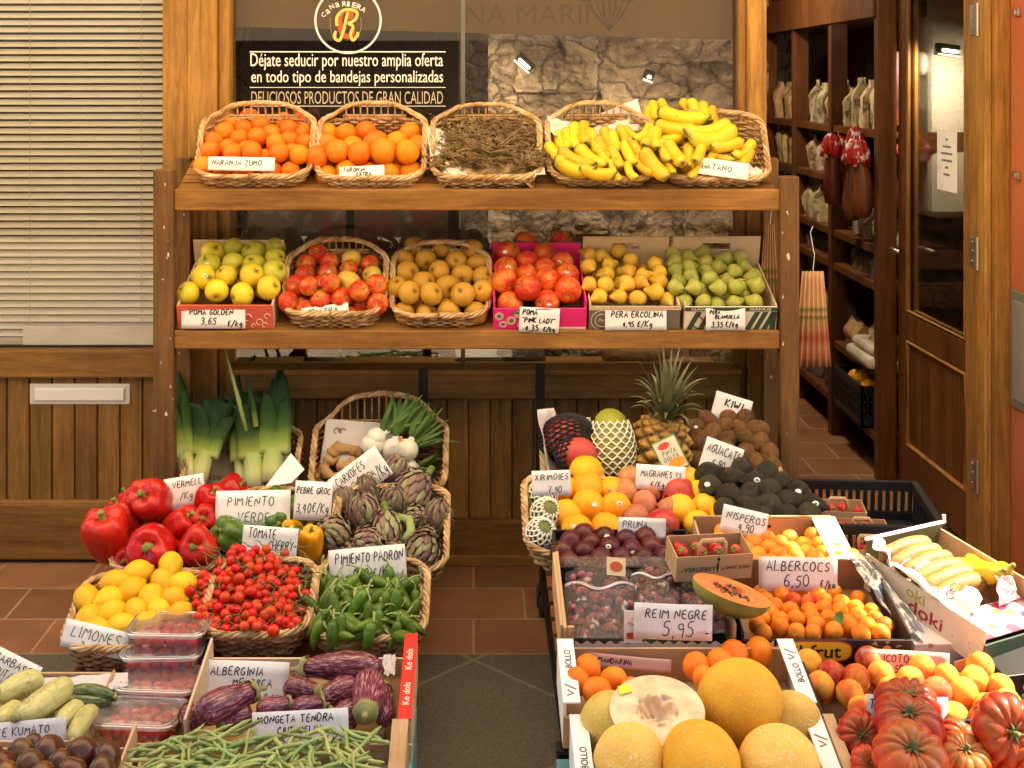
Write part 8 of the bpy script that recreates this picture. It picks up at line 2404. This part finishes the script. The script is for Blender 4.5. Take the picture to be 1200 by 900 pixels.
FLESHC = mat('cream_melon_flesh', [(.32, (.62, .40, .18)), (.5, (.74, .53, .29)), (.68, (.80, .61, .38))], 22, 4, rough=.4, coat=.3, rnd=0, bump=.4, bscale=60, bdist=.003)
rt = (Vector((-.06, -.50, 1)).normalized()).to_track_quat('Z', 'Y')
half_fruit('halved_melon', 'halved cream fleshed melon wrapped in film with yellow sticker', 'melon', p, .092, .078, .070, rt.to_euler(), M_MELG, FLESHC, INK, .36, 0)
o = None
b = MB(); b.box(-.012, .012, -.009, .009, 0, .0006); o = b.build('price_sticker', plain('fluor_yellow', (.80, .80, .03), .5)); o.rotation_euler = (rt.to_matrix() @ Matrix.Rotation(R(20), 3, 'Z')).to_euler(); o.location = p + rt.to_matrix() @ Vector((-.062, .040, .003)); tag(o, 'small fluorescent yellow sticker on the cut melon face', 'sticker')
b = MB(); b.box(XL - .005, XR + .02, -2.0, -1.56, 0, .165)
for k in range(12): b.box(XL - .008, XL - .005, -1.98 + k * .035, -1.965 + k * .035, .02, .15)
o = b.build('teal_crate', TEAL, bevel=.004); tag(o, 'ribbed teal plastic crate under the melon cartons', 'crate')

# ---- peaches and beef tomatoes
t = crate('dark carton of peaches with kraft corner flaps', 962, 1275, 0, 0, -1.70, .21, .075, .03, (KRAFT_D, BLACKCARD, BLACKCARD, KRAFT_D), 12, front_h=.05, zb=.255)
for px in (948, 1138):
    q = MB(); q.add([(-.03, 0, 0), (.03, 0, 0), (.036, 0, .05), (.0, 0, .062), (-.036, 0, .045)], [(0, 1, 2, 3, 4)]); o = q.build('kraft_flap', KRAFT); o.location = P(px, 806 if px < 1000 else 800, -1.51); o.rotation_euler = (R(12), 0, R(-12 if px > 1000 else 12)); m = o.modifiers.new('thick', 'SOLIDIFY'); m.thickness = .003
    tag(o, 'kraft corner flap of the peach carton next to ' + ('the melon ledge' if px < 1000 else 'the pale banana carton'), 'cardboard')
PPE = Plane(838, -1.68, 775, -1.52)
ZPE = (930, 700, 4.444)
heap('peach', [[(85, 350), (395, 330, 'red_peach'), (680, 372, 32), (800, 425), (970, 370, 33)], [(140, 455, 33), (195, 400, 'red_peach'), (310, 425, 34), (455, 400, 32), (610, 432, 32), (945, 430, 33)], [(295, 500, 33), (510, 480, 32), (755, 500, 36, 'red_peach'), (905, 512, 36), (1080, 490, 32)], [(360, 590), (640, 520), (870, 620, 34), (1000, 570), (1060, 545, 32), (960, 600, 'red_peach')]],
     PPE, .058, {'peach': 'yellow orange peach', 'red_peach': 'dark red peach'}, 'the peach carton', 'peach', 'peaches in the dark carton', ZPE, 'eye', k=.88)
t = crate('wooden carton of ribbed beef tomatoes in the lower corner', 1015, 1330, 0, 0, -2.02, .31, .09, .085, (W_PALE, W_PALEY, BLACKCARD, KRAFT_D), 12, front_h=.06, zb=.19)
ledge(t, t['_w'], .31, .09, .022, W_PALEY, (-1,))
PTO = Plane(895, -1.88, 825, -1.68)
for px, py, d, ax, lab, lift in [
    (1006, 862, 50, (.15, .5, .8), 'small ribbed red tomato beside the wooden ledge', 0), (1014, 893, 36, (.4, .3, .9), 'small red tomato at the bottom beside the ledge', 0),
    (1064, 828, 72, (-.1, .95, .35), 'wide brownish ribbed tomato at the back before the white card', .02), (1064, 850, 78, (.0, .9, .3), 'wide red ribbed tomato in the middle of its stack', .045),
    (1067, 888, 82, (0, .9, .55), 'big red ribbed tomato at the front centre', .04), (1124, 868, 46, (.5, .6, .6), 'dark pink tomato with dry star stem behind the front pair', 0),
    (1128, 888, 62, (.1, .8, .4), 'dark pink ribbed tomato below the star stemmed one', .01), (1182, 856, 78, (-.05, .35, .95), 'large ribbed tomato facing the street with dark stem at the picture edge', .05),
    (1168, 838, 52, (-.5, .8, .2), 'brownish ribbed tomato behind the large edge tomato', .01), (1185, 895, 50, (.2, .8, .4), 'red tomato under the large edge tomato', -.01), (1215, 880, 70, (.2, .6, .6), 'ribbed tomato outermost at the picture edge', .02)]:
    p = PTO.at(px, py, lift); k = d * 1.08 / S(p.y)
    put('beef_tomato', p, aim((ax[0], -ax[2], ax[1])), k, lab, 'tomato', 'ribbed beef tomatoes in the carton')

# ---- pale printed carton with bananas, in the sun
BXL = Vector((PX(1006, -1.20), -1.20, .335))
t = thing('fruit_crate', 'pale printed carton of bananas tilted in the sun by the door', 'crate', BXL + Vector((.17, -.32, 0)) * 1.0, (R(9), 0, R(28)))
# local: front edge on y = 0, x from 0 to w, depth d
w, d_, h_ = .25, .36, .085
PRINTC = mat('printed_carton', [(.3, (.62, .52, .38)), (.66, (.68, .58, .43)), (.70, (.30, .22, .15))], 42, rough=.55, rnd=0, hue=0)
b = MB(); b.box(0, .005, .0055, d_ - .0055, 0, h_); b.build('side_panel', PRINTC, t)
b = MB(); b.box(w - .005, w, .0055, d_ - .0055, 0, h_ + .02); b.build('side_panel', KRAFT, t)
b = MB(); b.box(0, w, d_ - .005, d_, 0, h_ + .03); b.build('back_panel', plain('olive_card', (.13, .11, .05), .6), t)
b = MB(); b.box(0, w, 0, .005, 0, .055); b.build('front_panel', GREENCARD, t); b = MB(); b.box(.006, w - .006, .006, d_ - .006, .0, .006); b.build('base', KRAFT, t)
b = MB(); b.tube([(-.002, d_, h_ + .034), (w + .012, d_, h_ + .034), (w + .012, d_ + .004, h_ + .05)], .005, 5); b.build('white_rim', WHITECARD, t)
for txt, m_, y0, z0, L, hh in (('oki', plain('print_lime', (.36, .38, .06), .5), .225, .052, .055, .026), ('doki', plain('print_crimson', (.42, .02, .05), .5), .215, .020, .10, .030)):
    T = Matrix.Translation((-.0006, y0, z0)) @ Matrix.Rotation(R(-90), 4, 'Z')
    ftext(txt, L, hh, m_, t, T, bold=.012)
TM = Matrix.Translation(t.location) @ t.rotation_euler.to_matrix().to_4x4()
def loc(x, y, z): return TM @ Vector((x, y, z))
bt = thing('banana_bunch', 'pale freckled bananas lying side by side in the printed carton', 'bananas', loc(.10, .24, .10), group='bananas in the printed carton')
for k in range(6):
    o = copy_tree(PROTO['tan_banana'][k % 2], bt); o.name = 'banana'
    o.location = loc(.095 + .004 * k, .315 - .030 * k, .108 - .004 * k) - loc(.10, .24, .10)
    o.rotation_euler = (t.rotation_euler.to_matrix() @ Matrix(((0, 0, 1), (0, 1, 0), (-1, 0, 0))) @ Matrix.Rotation(R(180), 3, 'Z')).to_euler(); o.scale = (.165, .15, .19)
bt = thing('banana_bunch', 'pair of yellow bananas at the kraft side of the printed carton', 'bananas', loc(.19, .16, .085), group='bananas in the printed carton')
for k in range(2):
    o = copy_tree(PROTO['banana'][k], bt); o.name = 'banana'
    o.location = loc(.185 + .032 * k, .18, .09) - loc(.19, .16, .085); o.rotation_euler = (t.rotation_euler.to_matrix() @ Matrix.Rotation(R(70), 3, 'X') @ Matrix.Rotation(R(-100), 3, 'Z')).to_euler(); o.scale = (.17, .17, .15)
paper_sheet('white liner paper with purple emblem spilling over the printed carton side', [loc(.0, .06, .075), loc(.10, .10, .085), loc(.11, .26, .10), loc(-.006, .28, .10)], 61, [(.25, .75), (.4, .3)], amp=.02)
paper_sheet('white liner paper standing at the back corner of the printed carton', [loc(-.004, .25, .08), loc(.04, .33, .09), loc(.03, .35, .13), loc(-.012, .33, .14)], 62, amp=.02)
b = MB(); b.box(.015, w - .012, .012, .115, .058, .060)
n = NT('apple_poster_print'); vo = n.n('ShaderNodeTexVoronoi'); vo.inputs['Scale'].default_value = 22; n.l(n.coords('Object'), vo.inputs['Vector'])
c = n.mix(n.ramp(vo.outputs['Distance'], [(.35, (1, 1, 1)), (.6, (0, 0, 0))]), (.50, .38, .40), n.ramp(vo.outputs['Color'], [(.2, (.40, .03, .09)), (.5, (.46, .09, .12)), (.75, (.50, .28, .05))]))
b2 = b.build('print_sheet', n.finish(c, .4), t)
paper_sheet('pale pink tissue corner standing in the printed carton', [loc(.15, .09, .065), loc(.225, .10, .065), loc(.215, .12, .11), loc(.17, .13, .115)], 63, m=mat('pink_tissue', [(.3, (.72, .52, .52)), (.7, (.78, .60, .60))], 5, rough=.6, rnd=0), amp=.01)
FILM = plastic_film('crinkled_film', (.9, .9, .9), .14, .12, 1.0, 14, .12, .5)
paper_sheet('crinkled clear film hanging from the printed carton over the apricots', [loc(-.03, .10, .0), loc(-.006, .36, .09), loc(-.06, .35, .085), loc(-.075, .14, .0)], 64, m=FILM, amp=.03, name='clear_film')
b = MB(); b.box(0, .17, 0, .2, 0, .05); o = b.build('printed_box', mat('flower_print', [(.55, (.74, .68, .63)), (.62, (.74, .68, .63)), (.66, (.55, .12, .10))], 26, rough=.6, rnd=0), bevel=.002); o.location = (PX(1070, -1.44), -1.44, .31); o.rotation_euler = (R(10), 0, 0); tag(o, 'white box with sparse red flower print under the banana carton', 'box')
o.name = 'fruit_box'
b = MB(); b.box(0, .2, 0, .16, 0, .085); o = b.build('dark_carton', BLACKCARD, bevel=.002); o.location = (PX(1160, -1.5), -1.56, .262); o.rotation_euler = (R(10), 0, R(14)); tag(o, 'dark green carton with white letters at the picture edge', 'box')
ftext('SU', .05, .034, CREAMCARD, o, Matrix.Translation((.045, -.0008, .03)), bold=.02)

# cards of the right stand
card([('XIRIMOIES', .08, .62, .24, .86), ('7,90', .4, .1, .26, .4)], 646, 566, 45, 28, -.93, 'white price card reading XIRIMOIES above the netted cherimoyas', roll=-2, lean=12, seed=51)
card([('MAGRANES', .1, .52, .26, .62), ('1.5', .8, .56, .2, .16), ('€/Kg', .3, .12, .22, .4)], 774, 560, 58, 28, -.76, 'white price card reading MAGRANES behind the pomegranates', roll=4, lean=12, seed=52)
card([('KIWI', .3, .56, .26, .5), ('8,95', .3, .2, .2, .36)], 857, 480, 44, 32, -.34, 'white price card reading KIWI at the back of the kiwi basket', roll=17, lean=14, seed=53)
card([('AGUACATE', .08, .62, .24, .86), ('5,90 €', .3, .22, .24, .5)], 845, 539, 46, 40, -.68, 'white price card reading AGUACATE between kiwis and avocados', roll=20, lean=14, seed=54)
card([('PRUNA', .1, .55, .3, .6), ('ROMA', .34, .1, .3, .5)], 752, 620, 56, 26, -.985, 'white price card reading PRUNA behind the plums', roll=2, lean=8, seed=55)
card([('NISPEROS', .1, .52, .28, .84), ('4,90', .38, .16, .3, .34)], 872, 612, 54, 30, -1.02, 'white price card reading NISPEROS at the back of the loquat box', roll=13, lean=14, seed=56)
card([('ALBERCOCS', .1, .60, .28, .86), ('6,50', .32, .14, .34, .4), ('€/kg', .78, .10, .24, .18)], 935, 673, 92, 39, -1.262, 'large white price card reading ALBERCOCS behind the apricots', roll=1, lean=6, seed=57)
card([('REIM NEGRE', .14, .60, .26, .84), ('¨', .27, .60, .26, .06), ('5,95', .36, .10, .40, .46), ('-', .9, .08, .3, .08)], 789, 729, 92, 41, YR4 - .03, 'large white price card reading REIM NEGRE in front of the grapes', roll=2, lean=4, seed=58)
card([('MANDARINA', .12, .35, .4, .8)], 738, 777, 98, 15, -1.535, 'pink price card reading MANDARINA behind the mandarins', roll=5, lean=8, seed=59, paper=PAPER_PINK)
card([('MELICOTO', .06, .48, .34, .8), ('3,50', .3, .04, .34, .3)], 1060, 776, 104, 26, -1.525, 'pink price card reading MELICOTO behind the peaches', roll=3, lean=10, seed=60, paper=PAPER_PINK)
card([('TOMATE', .03, .6, .26, .7), ('BARBASTRE', .1, .2, .24, .8)], 1064, 836, 95, 38, -1.70, 'white price card behind the brownish beef tomato', roll=2, lean=6, seed=61)
